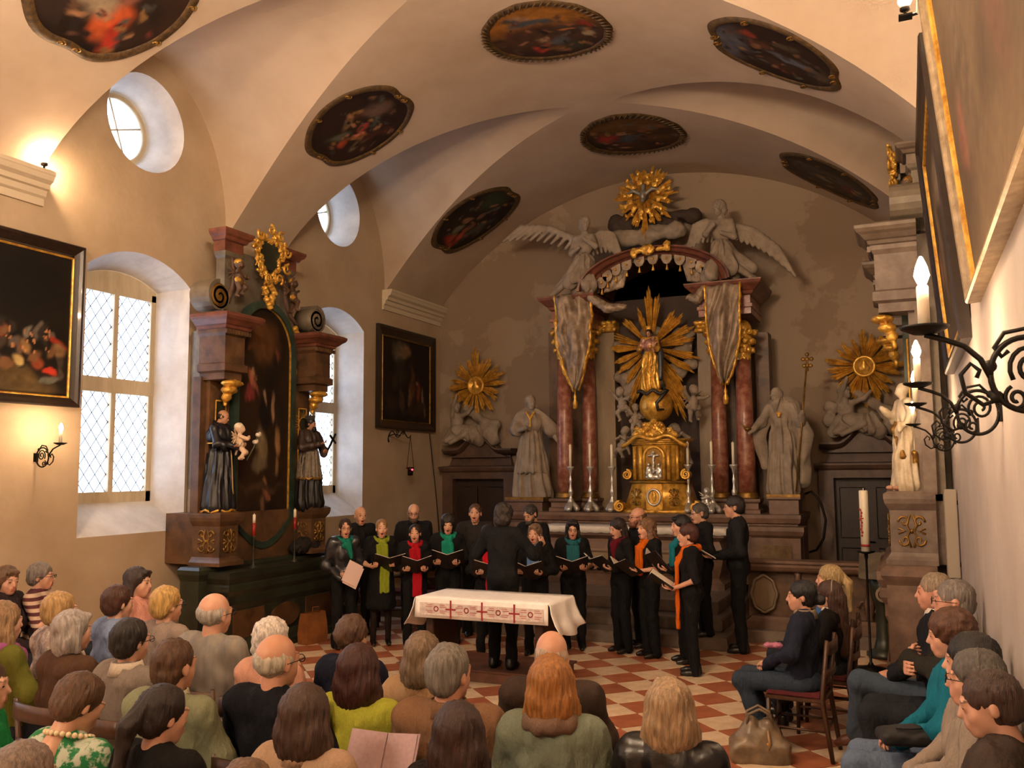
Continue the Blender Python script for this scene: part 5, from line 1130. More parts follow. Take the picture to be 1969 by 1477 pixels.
b = MB(); bow(b, .40, .40, z1, z2 - .08, .30); b.obj('upper_body', M_GOLD, TB)
b = MB()
for k in range(3): bow(b, .42 + .035 * k, .45 + .035 * k, z2 - .08 + .03 * k, z2 - .05 + .03 * k, .32 + .02 * k)
b.obj('upper_cornice', M_GOLD, TB)
b = MB(); b.tube([(-.52 + 1.04 * k / 24, -.10 - .10 * sin(pi * k / 24), z2 - .05 + .10 * sin(pi * k / 24) ** 2 - .05 * cos(4 * pi * k / 24)) for k in range(25)], .032, 6); b.obj('curved_moulding', M_GOLD, TB)
yf = -.125
b = MB(); w = .155; b.tube([(-w, yf, z1 + .02), (-w, yf, z2 - .27)] + [(w * -cos(pi * k / 12), yf, z2 - .27 + w * sin(pi * k / 12)) for k in range(1, 12)] + [(w, yf, z2 - .27), (w, yf, z1 + .02)], .028, 8); b.obj('niche_arch', M_GOLD, TB)
b = MB(); b.prism([(w * -cos(pi * k / 12), z2 - .27 + w * sin(pi * k / 12)) for k in range(13)] + [(w, z1 + .02), (-w, z1 + .02)], 1, yf - .005, yf + .12); b.obj('niche_field', M_GOLDD, TB)
sculpt('silver_relief', [('c', (0, yf - .03, z1 + .14), (0, yf - .03, z2 - .20), .022, .02), ('c', (-.08, yf - .03, z2 - .25), (.08, yf - .03, z2 - .25), .016, .016), ('e', (0, yf - .04, z2 - .2), (.025, .025, .03)), ('e', (-.08, yf - .02, z1 + .13), (.05, .03, .10)), ('e', (.08, yf - .02, z1 + .13), (.05, .03, .10)), ('e', (-.08, yf - .03, z1 + .25), (.025, .025, .03)), ('e', (.08, yf - .03, z1 + .25), (.025, .025, .03)), ('e', (0, yf - .02, z1 + .06), (.14, .03, .04))], M_SILVER, TB, .010, .012, lumps(70, .006))
MB().bb((-.13, -.17, .05), (.13, -.10, z1 - .05)).obj('door', M_GOLD, TB, .01)
MB().tube([(.10 * cos(a), -.185, z1 * .5 + .12 * sin(a)) for a in np.linspace(0, 2 * pi, 25)[:-1]], .018, 6, closed=True).obj('silver_wreath', M_SILVER, TB); sculpt('door_emblem', [('e', (0, -.18, z1 * .5), (.04, .02, .07)), ('e', (0, -.18, z1 * .5 + .06), (.03, .02, .03))], M_GOLD, TB, .01, .01)
for s in (-1, 1):
    b = MB(); b.tube([(s * .22, -.10, z1 + .02), (s * .22, -.10, z2 - .10)], .035, 8); b.tube([(s * .34, -.02, z1 + .02), (s * .34, -.02, z2 - .10)], .03, 8); b.obj('colonnette', M_GOLD, TB)
    scroll_band(TB, 'side_scroll', M_GOLD, (s * .47, z1 + .10), .09, -.05, .12, flip=s, t=.03); scroll_band(TB, 'foot_scroll', M_GOLD, (s * .60, .10), .10, -.05, .15, flip=-s, t=.035)
    carved_panel(TB, s * .30 - .09, s * .30 + .09, -.10, .10, z1 - .1, M_GOLDD)
b = []; q_ = random.Random(8)
for k in range(30): a = q_.uniform(-1, 1); b.append(('e', (a * .34, -.08 + q_.uniform(-.05, .05), z2 + .06 + (1 - a * a) * q_.uniform(0, .26)), (.05, .04, .045)))
sculpt('gilt_foliage_crown', [('c', (-.3, -.06, z2 + .08), (.3, -.06, z2 + .08), .05, .05), ('e', (0, -.05, z2 + .16), (.18, .05, .14))] + b, M_GOLD, TB, .011, .01, lumps(75, .014))
# putti round the globe
for x, y, s, rz, ps, ti, lb in ((1205, 775, .62, -.5, 1, .3, 'grey putto floating beside the globe with raised arm'), (1222, 805, .55, .4, 0, 0, 'grey putto kneeling at the edge of the golden globe'), (1330, 775, .66, .6, 1, .2, 'grey putto leaning under the long gilt rays'), (1310, 850, .95, .5, 2, -.5, 'large grey putto climbing beside the tabernacle crown'), (1195, 850, .62, -.4, 2, -.2, 'grey putto crouching beside the tabernacle foliage')):
    p = at(x, y, Y=14.0); putto(p - Vector((0, 0, .5 * s)), rz, s, M_STONE, ps, lb, 'putti around the high altar globe', ti)
p = at(1362, 985, Y=13.7); putto((p.x, 13.62, zG), .3, .42, M_SILVER, 2, 'small silver putto standing between the tall candles', None)
# six silver candlesticks
prof = None
for k, (x, ytop) in enumerate(((1096, 855), (1134, 853), (1176, 855), (1320, 850), (1366, 849), (1408, 850))):
    p = at(x + (2 if x < 1250 else 5), 985, Y=13.66); zc = at(x, 897 if x < 1250 else 893, Y=13.66).z - zG; zt = at(x, ytop, Y=13.66).z - zG
    lb = ('outermost silver candlestick before the red column beside the mitred saint statue', 'silver candlestick before the inner red column near the mitred saint statue', 'silver candlestick beside the tabernacle scroll nearest the mitred saint', 'silver candlestick beside the tabernacle scroll nearest the bearded saint', 'silver candlestick next to the small silver putto', 'outermost silver candlestick before the red column beside the bearded saint')[k]
    c_ = thing('tall_candlestick', lb, 'candlestick', (p.x, 13.66, zG), 0, 'silver candlesticks on the high altar')
    h = zc
    MB().lathe([(.02, .10), (.055, .12), (.05, .17), (.03, .21), (.022, .25), (.035, .30), (.04, .34), (.024, .38), (.016, .44), (.022, .48), (.026, .52), (.015, .56), (.014, h - .14), (.024, h - .10), (.03, h - .07), (.05, h - .04), (.06, h - .02), (.06, h), (0, h)], 16).obj('stem', M_SILVER, c_)
    for j in range(3):
        a = 2 * pi * j / 3 + pi / 6; sculpt('foot', [('c', (.02 * cos(a), .02 * sin(a), .13), (.08 * cos(a), .08 * sin(a), .08), .05, .045), ('e', (.10 * cos(a), .10 * sin(a), .045), (.05, .05, .045))], M_SILVER, c_, .011, .015)
    MB().lathe([(.021, h), (.021, zt - .006), (.004, zt), (.003, zt + .015), (0, zt + .015)], 12).obj('candle', M_WAX, c_)
# altar cloth
cl = thing('altar_cloth', 'white linen cloth on the high altar mensa', 'cloth', (HX, 12.8, zM))
n = 60; rows = []
for j, (y, z) in enumerate(((.74, .004), (.2, .004), (-.05, .004), (-.075, -.002), (-.08, -.03), (-.085, -.085))):
    rows.append([(-1.42 + 2.84 * i / n, y - (.006 * sin(i * 1.3) if j > 3 else 0), z - (.012 * abs(sin(i * .9)) if j == 5 else 0)) for i in range(n + 1)])
for r_ in rows: r_[0] = (r_[0][0] + .01, r_[0][1], r_[0][2]); 
b = MB(); b.loft(rows, closed=False, cap=False); o = b.obj('linen', mat('white_linen', '#d6d0c8', .8, noise=8, color2='#c4bcb2'), cl); o.modifiers.new('thickness', 'SOLIDIFY').thickness = .004

# --- dove glory and clouds above the pediment
c = at(1240, 380, Y=14.45); D = thing('dove_glory', 'gilt burst of rays with a silver dove above the pediment', 'sunburst', c); q_ = random.Random(6)
for k in range(24):
    a = 15 * k + q_.uniform(-4, 4); l = .58 * q_.uniform(.82, 1.1) + (.18 if 255 < a < 285 else 0); sunburst(D, (0, 0, 0), [(a, 11, l)], M_GOLD, seed=k + 50, w=.017, inner=.08)
for k in range(12):
    a = R(30 * k + 15); sculpt('flame_cluster', [('e', (.26 * cos(a), -.05, .26 * sin(a)), (.06, .03, .06)), ('e', (.36 * cos(a + .1), -.04, .36 * sin(a + .1)), (.045, .03, .05)), ('e', (.44 * cos(a - .05), -.03, .44 * sin(a - .05)), (.03, .025, .035))], M_GOLD, D, .016, .02, lumps(60, .012))
sculpt('dove', [('e', (0, -.12, .0), (.05, .06, .10)), ('e', (0, -.16, -.10), (.032, .035, .035)), ('c', (.03, -.12, .02), (.16, -.13, .10), .035, .03), ('c', (.16, -.13, .10), (.27, -.12, .07), .035, .012), ('c', (-.03, -.12, .02), (-.16, -.13, .10), .035, .03), ('c', (-.16, -.13, .10), (-.27, -.12, .07), .035, .012), ('c', (0, -.11, .06), (0, -.10, .18), .03, .04)], mat('dove_silver', '#84807a', .4, metal=.4), D, .013, .02)
sculpt('cloud', [('c', (-.6, 0, 0), (.6, 0, 0), .09, .09)] + cloud_prims(9, 12, (.62, .04, .10), (.10, .17)), M_STONE, D, .024, .05, lumps(22, .012), loc=(0, .1, -.62))
sculpt('dark_cloud', [('c', (-.7, 0, 0), (.7, 0, 0), .08, .08)] + cloud_prims(12, 9, (.75, .03, .2), (.10, .18)), mat('dark_cloud_wood', '#3a2c24', .8), D, .026, .05, lumps(22, .012), loc=(.05, .26, -.30))
# --- angels seated on the pediment
def angel(label, head_px, foot_px, flip, wing_px, seat_px):
    Y = 14.05; h = at(*head_px, Y=Y); f = at(*foot_px, Y=Y); w = at(*wing_px, Y=Y); t = thing('stone_angel', label, 'statue', (h.x, Y, zE1), 0, 'angels on the pediment'); o = Vector((h.x, Y, zE1))
    hh = h - o; ff = f - o; ww = w - o; s = flip   # s=-1: wing toward -X
    hip = Vector((hh.x + .02 * s, -.02, hh.z - .72)); ch = Vector((hh.x + .03 * s, .02, hh.z - .36)); P = []
    shead(t, hh + Vector((0, -.02, 0)), (-s * .7, -1, -.25), 1.05, 'curly', M_STONE)
    P += [('c', tuple(hh - Vector((0, 0, .08))), tuple(ch + Vector((0, 0, .16))), .05, .06), ('e', tuple(ch), (.16, .12, .20)), ('c', tuple(ch + Vector((-.14, 0, .13))), tuple(ch + Vector((.14, 0, .13))), .06, .06), ('e', tuple(hip), (.18, .15, .17))]
    kn = Vector((ff.x * .45 + hip.x * .55 - .04 * s, -.20, hip.z * .55 + ff.z * .45)); P += [('c', tuple(hip), tuple(kn), .12, .08), ('c', tuple(kn), tuple(ff + Vector((0, -.10, .06))), .075, .04), ('c', tuple(ff + Vector((0, -.1, .06))), tuple(ff + Vector((.04 * -s, -.2, .02))), .04, .03)]
    k2 = hip + Vector((-s * .16, -.22, -.30)); P += [('c', tuple(hip), tuple(k2), .12, .09), ('c', tuple(k2), tuple(k2 + Vector((-s * .03, .02, -.40))), .08, .05)]
    e1 = ch + Vector((-s * .24, -.12, -.06)); P += [('c', tuple(ch + Vector((-s * .15, 0, .13))), tuple(e1), .055, .05), ('c', tuple(e1), tuple(e1 + Vector((s * .16, -.12, .12))), .045, .035)]
    e2 = ch + Vector((s * .20, -.10, -.14)); P += [('c', tuple(ch + Vector((s * .15, 0, .13))), tuple(e2), .055, .05), ('c', tuple(e2), tuple(e2 + Vector((-s * .18, -.12, .06))), .045, .035)]
    sculpt('body', P, M_STONE, t, .019, .035, lumps(35, .003))
    sculpt('drapery', [('c', tuple(hip + Vector((0, 0, .06))), tuple(kn + Vector((0, .03, -.05))), .16, .12), ('c', tuple(hip), tuple(k2 + Vector((0, 0, -.1))), .15, .13), ('c', tuple(hip + Vector((s * .05, .06, 0))), tuple(ff + Vector((-.05 * s, .02, .25))), .13, .07)], M_STONE, t, .02, .04, folds(8, .02, 3, hip.x, -.1))
    for rt, tp_ in ((ch + Vector((s * .10, .10, .10)), ww), ):
        sculpt('wing', wing_prims(rt, tp_, (s * .02, .0, -.30), 1.0, 11), M_STONE, t, .018, .02)
    sculpt('wing', wing_prims(ch + Vector((-s * .06, .12, .10)), ch + Vector((-s * .48, .16, .18)), (-s * .02, 0, -.40), .9, 8), M_STONE, t, .018, .02)
    sculpt('seat_cloud', [('e', tuple(hip + Vector((-s * .1, .02, -.32))), (.2, .14, .14)), ('e', tuple(hip + Vector((s * .1, .05, -.40))), (.17, .13, .13)), ('e', tuple(hip + Vector((0, .05, -.2))), (.2, .14, .14))], M_STONE, t, .022, .05)
angel('winged grey angel leaning on the pediment with wing spread toward the window wall', (1125, 432), (1066, 578), -1, (1003, 436), None)
angel('winged grey angel on the pediment with long wing sweeping down beside the far oval painting', (1383, 402), (1452, 545), 1, (1495, 476), None)

# --- saints on their pedestals
def saint_ped(x0, x1, yt, Y):
    p, q = at(x0, yt, Y=Y), at(x1, yt, Y=Y); t = thing('statue_pedestal', 'rose stone pedestal with gilt top edge under the ' + ('mitred saint' if x0 < 1200 else 'bearded saint'), 'pedestal', ((p.x + q.x) / 2, Y, 0)); w = (q.x - p.x) / 2
    b = MB(); stack(b, -w, w, -w, w, [(.06, .0), (.06, 1.18), (.03, 1.22), (0, 1.26), (0, p.z - .09), (.03, p.z - .07), (.03, p.z - .04)]); b.obj('shaft', M_ROSE, t); MB().bb((-w - .03, -w - .03, p.z - .04), (w + .03, w + .03, p.z)).obj('gilt_top', M_GOLDD, t); return p.z
YL, YQ = 14.15, 13.95
zA = saint_ped(990, 1056, 955, YL); p = at(1022, 955, Y=YL); hA = at(1005, 762, Y=YL).z
t = thing('mitred_saint', 'grey stone cardinal saint in cape reaching one arm toward the column', 'statue', (p.x, YL, zA), .35, None, (hA - zA) / 1.74)
sculpt('cassock', [('c', (-.08, .02, .06), (-.04, 0, .9), .22, .17), ('c', (.12, -.05, .06), (.04, 0, .9), .24, .17), ('c', (-.05, .12, .06), (0, .08, .9), .22, .15)], M_STONE, t, .02, .05, folds(9, .028, 1.5, z1=.9))
sculpt('rochet', [('c', (.02, -.02, .45), (0, 0, 1.0), .27, .19), ('e', (0, 0, 1.18), (.20, .15, .25)), ('-b', (0, 0, .28), (.6, .6, .12), .0)], M_STONE, t, .018, .03, folds(15, .016, .8))
sculpt('cape', [('e', (0, .0, 1.28), (.30, .21, .21)), ('c', (-.1, .02, 1.44), (.1, .02, 1.44), .09, .09), ('c', (0, .10, 1.5), (0, .16, 1.3), .09, .07), ('-b', (0, 0, 1.0), (.5, .5, .10), .02), ('c', (.17, 0, 1.38), (.36, -.12, 1.12), .10, .13), ('c', (-.17, 0, 1.38), (-.26, -.14, 1.14), .10, .12)], M_STONE, t, .018, .03, folds(8, .014))
for PP in ([('c', (.36, -.12, 1.10), (.50, -.22, .92), .05, .04), ('e', (.53, -.25, .87), (.04, .035, .05))], [('c', (-.26, -.16, 1.12), (-.10, -.34, 1.16), .055, .04), ('e', (-.07, -.37, 1.17), (.04, .04, .04))]): sculpt('arm', PP, M_STONE, t, .015, .02)
shead(t, (.0, -.03, 1.62), (.5, -1, -.05), 1.12, 'crop', M_STONE, .0)
sculpt('gilt_collar', [('c', (-.06, -.16, 1.44), (0, -.21, 1.32), .022, .018), ('c', (.06, -.16, 1.44), (0, -.21, 1.32), .022, .018), ('c', (0, -.21, 1.32), (.0, -.23, 1.2), .012, .02)], M_GOLD, t, .012, .01)
sculpt('gilt_offering', [('e', (.56, -.28, .80), (.06, .06, .045)), ('e', (.60, -.26, .84), (.04, .04, .03))], M_GOLD, t, .012, .02, lumps(60, .008))
zB = saint_ped(1482, 1538, 950, YQ); p = at(1508, 950, Y=YQ); hB = at(1487, 745, Y=YQ).z
t = thing('bearded_saint', 'grey stone bearded saint in wide mantle holding a gilt cross staff', 'statue', (p.x, YQ, zB), -.15, None, (hB - zB) / 1.74)
sculpt('robe', draped(((-.30, -.10, 1.18), (-.40, -.26, 1.04)), ((.30, -.02, 1.12), (.36, -.14, 1.24)), .21, .16, head=False, knee=1) + [('c', (0, 0, 1.45), (-.03, -.04, 1.6), .06, .055)], M_STONE, t, .016, .035, folds(9, .020, 1.6, z1=1.25))
sculpt('mantle', [('c', (-.20, .05, 1.40), (-.38, -.02, .95), .10, .09), ('c', (-.38, -.02, .95), (-.30, .0, .45), .10, .07), ('c', (.20, .05, 1.40), (.34, .05, .95), .11, .12), ('c', (.34, .05, .95), (.30, .06, .2), .12, .10), ('c', (0, .12, 1.42), (0, .16, .15), .16, .20), ('c', (-.12, .05, 1.48), (.12, .05, 1.48), .08, .08)], M_STONE, t, .02, .05, folds(8, .018, 2))
shead(t, (-.05, -.06, 1.60), (-.45, -1, -.35), 1.14, 'fringe', M_STONE, .16)
sculpt('gilt_brooch', [('e', (0, -.15, 1.30), (.05, .03, .03)), ('e', (0, -.16, 1.26), (.03, .03, .03))], M_GOLD, t, .012, .01)
sculpt('gilt_bowl', [('e', (-.46, -.32, 1.06), (.06, .06, .04)), ('c', (-.5, -.33, 1.08), (-.56, -.34, 1.14), .02, .012)], M_GOLDD, t, .012, .015)
a, b_ = at(1552, 688, Y=13.8), at(1531, 945, Y=13.8); cs = thing('cross_staff', 'slender gilt staff with trefoil cross held by the bearded saint', 'staff', (b_.x, 13.8, b_.z)); d = a - b_
MB().tube([(0, 0, 0), (d.x, 0, d.z)], .014, 8).obj('shaft', M_GOLDD, cs)
b = MB()
for u, v in ((0, .05), (-.06, -.02), (.06, -.02), (0, -.02), (-.045, -.12), (.045, -.12), (0, -.12)): b.sphere((d.x + u, 0, d.z + v), (.032, .018, .032), 8, 6)
b.tube([(d.x - .07, 0, d.z - .02), (d.x + .07, 0, d.z - .02)], .013, 6).tube([(d.x, 0, d.z - .2), (d.x, 0, d.z + .06)], .013, 6); b.obj('cross', M_GOLDD, cs)

# --- portals with curved pediments, sunburst medallions and angels over them
M_PORT = mat('brown_portal_stone', '#5a4335', .5, noise=5, color2='#40302a', bump=(30, .12, .005))
def portal(idx, X, lb, side):
    d = struct(link('door_%d' % idx, None, None, (X, YF - .02, 0)))
    lf = MB(); lf.bb((-.53, -.03, 0), (.53, .0, 2.0)); lf.obj('door_leaf', M_DOOR, d)
    for x in (-.27, .27):
        for z0, z1 in ((.2, .9), (1.05, 1.85)): MB().bb((x - .19, -.05, z0), (x + .19, -.028, z1)).obj('door_panel', M_DOOR, d, .012)
    MB().tube([(-.04, -.06, 1.0), (.04, -.075, 1.0)], .012, 6).obj('door_handle', M_IRON, d)
    for s in (-1, 1):
        b = MB(); stack(b, s * .64 - .11, s * .64 + .11, -.22, 0, [(.02, 0), (.02, .2), (0, .22), (0, 2.0)]); b.obj('jamb', M_PORT, d)
    b = MB(); stack(b, -.75, .75, -.22, 0, [(0, 2.0), (0, 2.12), (.04, 2.15), (.06, 2.20), (.06, 2.23), (-.1, 2.25), (-.14, 2.40), (-.14, 2.44)]); b.obj('lintel', M_PORT, d)
    b = MB(); n = 30; rg = []
    for i in range(n + 1):
        u = -1 + 2 * i / n; x = u * .72; z = 2.46 + (.30 * (.5 + .5 * cos(pi * u / .62)) if abs(u) < .62 else 0); rg.append([(x, -.20, z), (x, -.26, z + .03), (x, -.31, z + .07), (x, -.31, z + .10), (x, 0, z + .10), (x, 0, z)])
    b.loft(rg, smooth=False); b.obj('pediment_moulding', M_PORT, d)
    MB().prism([(-.6, 2.40), (.6, 2.40)] + [(.44 * cos(pi * k / 14), 2.46 + .28 * sin(pi * k / 14)) for k in range(15)], 1, -.18, 0).obj('tympanum', M_PORT, d)
    return d
cL, cR = at(917, 742, Y=YF - .2), at(1662, 705, Y=YF - .2)
portal(1, cL.x + .03, '', -1); portal(2, cR.x + .0, '', 1)
for nm, c, s, lb in ((0, cL, -1, 'gilt sunburst medallion above the doorway near the dim brown painting'), (1, cR, 1, 'gilt sunburst medallion above the doorway beside the grey side altar')):
    t = thing('sunburst_medallion', lb, 'sunburst', (c.x, YF - .22, c.z), 0, 'sunburst medallions over the doorways'); q_ = random.Random(20 + nm)
    for k in range(20): sunburst(t, (0, 0, 0), [(18 * k + 5 * q_.random(), 14, .62 * q_.uniform(.85, 1.12) * (1.15 if k in (5,) else 1))], M_GOLD if not nm else M_GOLD, seed=k + 80 * nm, w=.016, inner=.14)
    MB().lathe([(.0, .03), (.12, .03), (.13, .05), (.16, .06), (.175, .04), (.175, 0), (0, 0)], 28, M=Matrix.Rotation(pi / 2, 4, 'X')).obj('medallion', M_GOLD, t)
    sculpt('relief', [('e', (0, -.05, .0), (.05, .03, .08)), ('e', (0, -.05, .07), (.03, .03, .03)), ('e', (-.05, -.045, -.03), (.03, .02, .05)), ('e', (.05, -.045, -.03), (.03, .02, .05))], M_GOLD, t, .011, .015)
    z0 = 2.86 - c.z
    a = thing('reclining_angel', 'grey stone angel on the door pediment lifting the gilt medallion ' + ('near the mitred saint' if nm == 0 else 'near the grey side altar'), 'statue', (c.x - .10 * (1 - nm), YF - .26, 2.62), 0, 'angels over the doorways'); f = -1 if nm == 0 else -1
    sculpt('body', [('c', (-.30, .0, .64), (-.30, .02, .55), .045, .055), ('e', (-.30, .02, .45), (.13, .10, .18)), ('c', (-.20, 0, .56), (-.02, -.08, .62), .05, .04), ('c', (-.02, -.08, .62), (.08, -.10, .72), .04, .03), ('c', (-.40, 0, .56), (-.32, -.08, .78), .045, .04), ('c', (-.32, -.08, .78), (-.26, -.08, .95), .04, .028), ('e', (-.30, .02, .25), (.17, .13, .14)), ('c', (-.26, 0, .26), (-.05, -.12, .22), .10, .07), ('c', (-.05, -.12, .22), (-.36, -.14, .06), .06, .04), ('c', (-.3, 0, .22), (-.45, -.12, .10), .09, .06)], M_STONE, a, .017, .03, lumps(40, .003))
    shead(a, (-.30, -.02, .72), (.8, -.8, .3), .95, 'curly', M_STONE)
    sculpt('drapery', [('c', (-.30, 0, .3), (-.02, -.05, .2), .14, .11), ('c', (-.05, .0, .25), (.18, -.02, .12), .14, .12), ('c', (-.4, 0, .25), (-.5, -.02, .1), .10, .08), ('e', (.08, .0, .22), (.14, .10, .18))], M_STONE, a, .019, .04, folds(9, .018, 3))
    sculpt('cloud', [('e', (.38, .03, .22), (.15, .1, .14)), ('e', (.50, .03, .38), (.11, .08, .10)), ('e', (.30, .03, .40), (.12, .08, .12)), ('e', (.45, .05, .10), (.12, .09, .1)), ('c', (.3, .05, .4), (-.1, .06, .7), .08, .08), ('c', (.45, .04, .1), (.4, .04, .4), .09, .09)] + ([('c', (.3, .05, .1), (-.55, .05, .25), .06, .06), ('e', (-.55, .04, .3), (.12, .08, .12)), ('e', (-.5, .04, .5), (.14, .07, .1))] if nm else []), M_STONE, a, .022, .05, lumps(25, .012))
# --- communion rail
def rail(idx, x0, x1, lb):
    t = thing('communion_rail', lb, 'railing', ((x0 + x1) / 2, 11.8, 0)); w = (x1 - x0) / 2
    b = MB(); stack(b, -w, w, -.30, .18, [(0, 0), (0, .13), (-.02, .15)]); b.obj('step', mat('altar_step_stone'), t)
    b = MB(); stack(b, -w, w, -.16, .16, [(.0, .15), (0, .24), (-.03, .27), (-.05, .30)]); b.obj('rail_base', M_ROSE, t)
    b = MB(); stack(b, -w, w, -.12, .12, [(0, .86), (.02, .88), (.04, .92), (.04, .95), (.06, .97), (.06, 1.0)]); b.obj('handrail', M_ROSE, t)
    MB().bb((-w, .02, .28), (w, .07, .88)).obj('back_slab', M_WOODB, t)
    n = max(2, int(round(2 * w / .42))); tr = MB()
    mesh = None
    for k in range(n):
        x = -w + (k + .5) * 2 * w / n
        if k % 2 == 0:
            q = MB().prism([(.13 * cos(a) * (1 + .05 * cos(8 * a)), .57 + .20 * sin(a) * (1 + .04 * cos(8 * a))) for a in np.linspace(0, 2 * pi, 33)[:-1]], 1, -.05, .02); q.tube([(.15 * cos(a) * (1 + .05 * cos(8 * a)), -.055, .57 + .225 * sin(a) * (1 + .04 * cos(8 * a))) for a in np.linspace(0, 2 * pi, 33)[:-1]], .018, 6, closed=True)
            q.obj('cartouche_panel', M_BEIGE, t, loc=(x, 0, 0))
        else:
            b = MB().lathe([(.05, .30), (.035, .34), (.06, .45), (.07, .52), (.04, .60), (.03, .68), (.05, .74), (.03, .80), (.055, .86)], 12, (0, -.04, 0))
            for s in (-1, 1): b.tube([(s * (.06 + .07 * (1 - j / 14) * cos(j * .55)), -.04, .45 + .10 * (1 - j / 14) * sin(j * .55)) for j in range(13)], .014, 5)
            b.obj('baluster', M_ROSE, t, loc=(x, 0, 0))
rail(0, XL + .06, HX - 1.85, 'carved stone communion rail behind the singers near the window wall')
rail(1, HX + 1.85, -.30, 'carved stone communion rail behind the ponytailed listeners and paschal candle')
# ------------------------------------------------------------------ people
def cloth(h, rough=.85): return mat('cloth_' + h.lstrip('#') + ('' if rough == .85 else '_%d' % int(rough * 100)), h, rough, spec=.2, noise=140, color2=tuple(c * .82 for c in hexc(h)[:3]) + (1,), bump=(13, .8, .03), bstretch=(1.6, 1.6, .75))
def hairm(h): return mat('hair_' + h.lstrip('#'), tuple(c * .72 for c in hexc(h)[:3]) + (1,), .5, noise=5, color2=tuple(min(c * 1.5 + .003, 1) for c in hexc(h)[:3]) + (1,), stretch=(16, 16, 2.2), ramp=(.38, .66), bump=(16, .9, .006))
SKINS = {}
def skinm(h):
    if h not in SKINS:
        c = tuple(.5 * p + .5 * q for p, q in zip(hexc(h), hexc('#cfae98'))); d = lambda k: tuple(x * k for x in c[:3]) + (1,)
        SKINS[h] = [mat('skin_' + h[1:], c, .5, noise=14, color2=tuple(x * y for x, y in zip(c[:3], (.92, .82, .78))) + (1,), sub=.05), mat('lips_' + h[1:], (c[0] * .72, c[1] * .42, c[2] * .42, 1), .4), mat('eyes', '#221a16', .25), mat('mouth_inside', '#2a0d0b', .5), mat('brow_' + h[1:], d(.35), .8)]
    return SKINS[h]
ARMS = {  # standing: (elbow, wrist, hand direction, palm normal) of the +X arm (mirrored for -X unless given)
 'hold': [((.25, .03, 1.13), (.135, -.24, 1.10), (-.25, -1, .25), (0, .2, 1))] * 2,
 'holdlow': [((.25, .05, 1.12), (.14, -.22, 1.00), (-.25, -1, .1), (0, .2, 1))] * 2,
 'hug': [((.24, .04, 1.12), (.02, -.20, 1.00), (-1, -.3, .0), (0, 1, .3)), ((.25, .06, 1.12), (.10, -.19, .95), (-.8, -.4, -.2), (0, 1, .3))],
 'conduct': [((.34, -.06, 1.20), (.30, -.33, 1.30), (0, -1, .35), (-1, 0, -.2))] * 2,
 'book': [((.24, .02, 1.13), (.07, -.27, 1.05), (-.3, -1, .1), (0, .1, 1))] * 2,
 'lap': [((.25, -.02, .80), (.07, -.24, .665), (-.7, -.7, -.15), (-.2, 0, -1))] * 2,
 'read': [((.25, -.03, .80), (.12, -.27, .80), (-.2, -1, .35), (-.3, .3, 1))] * 2,
 'fold': [((.26, -.06, .82), (.0, -.22, .86), (-1, .0, .05), (0, 1, 0)), ((.26, -.06, .80), (.02, -.25, .80), (-1, .1, .1), (0, 1, 0))],
}
_T = {}
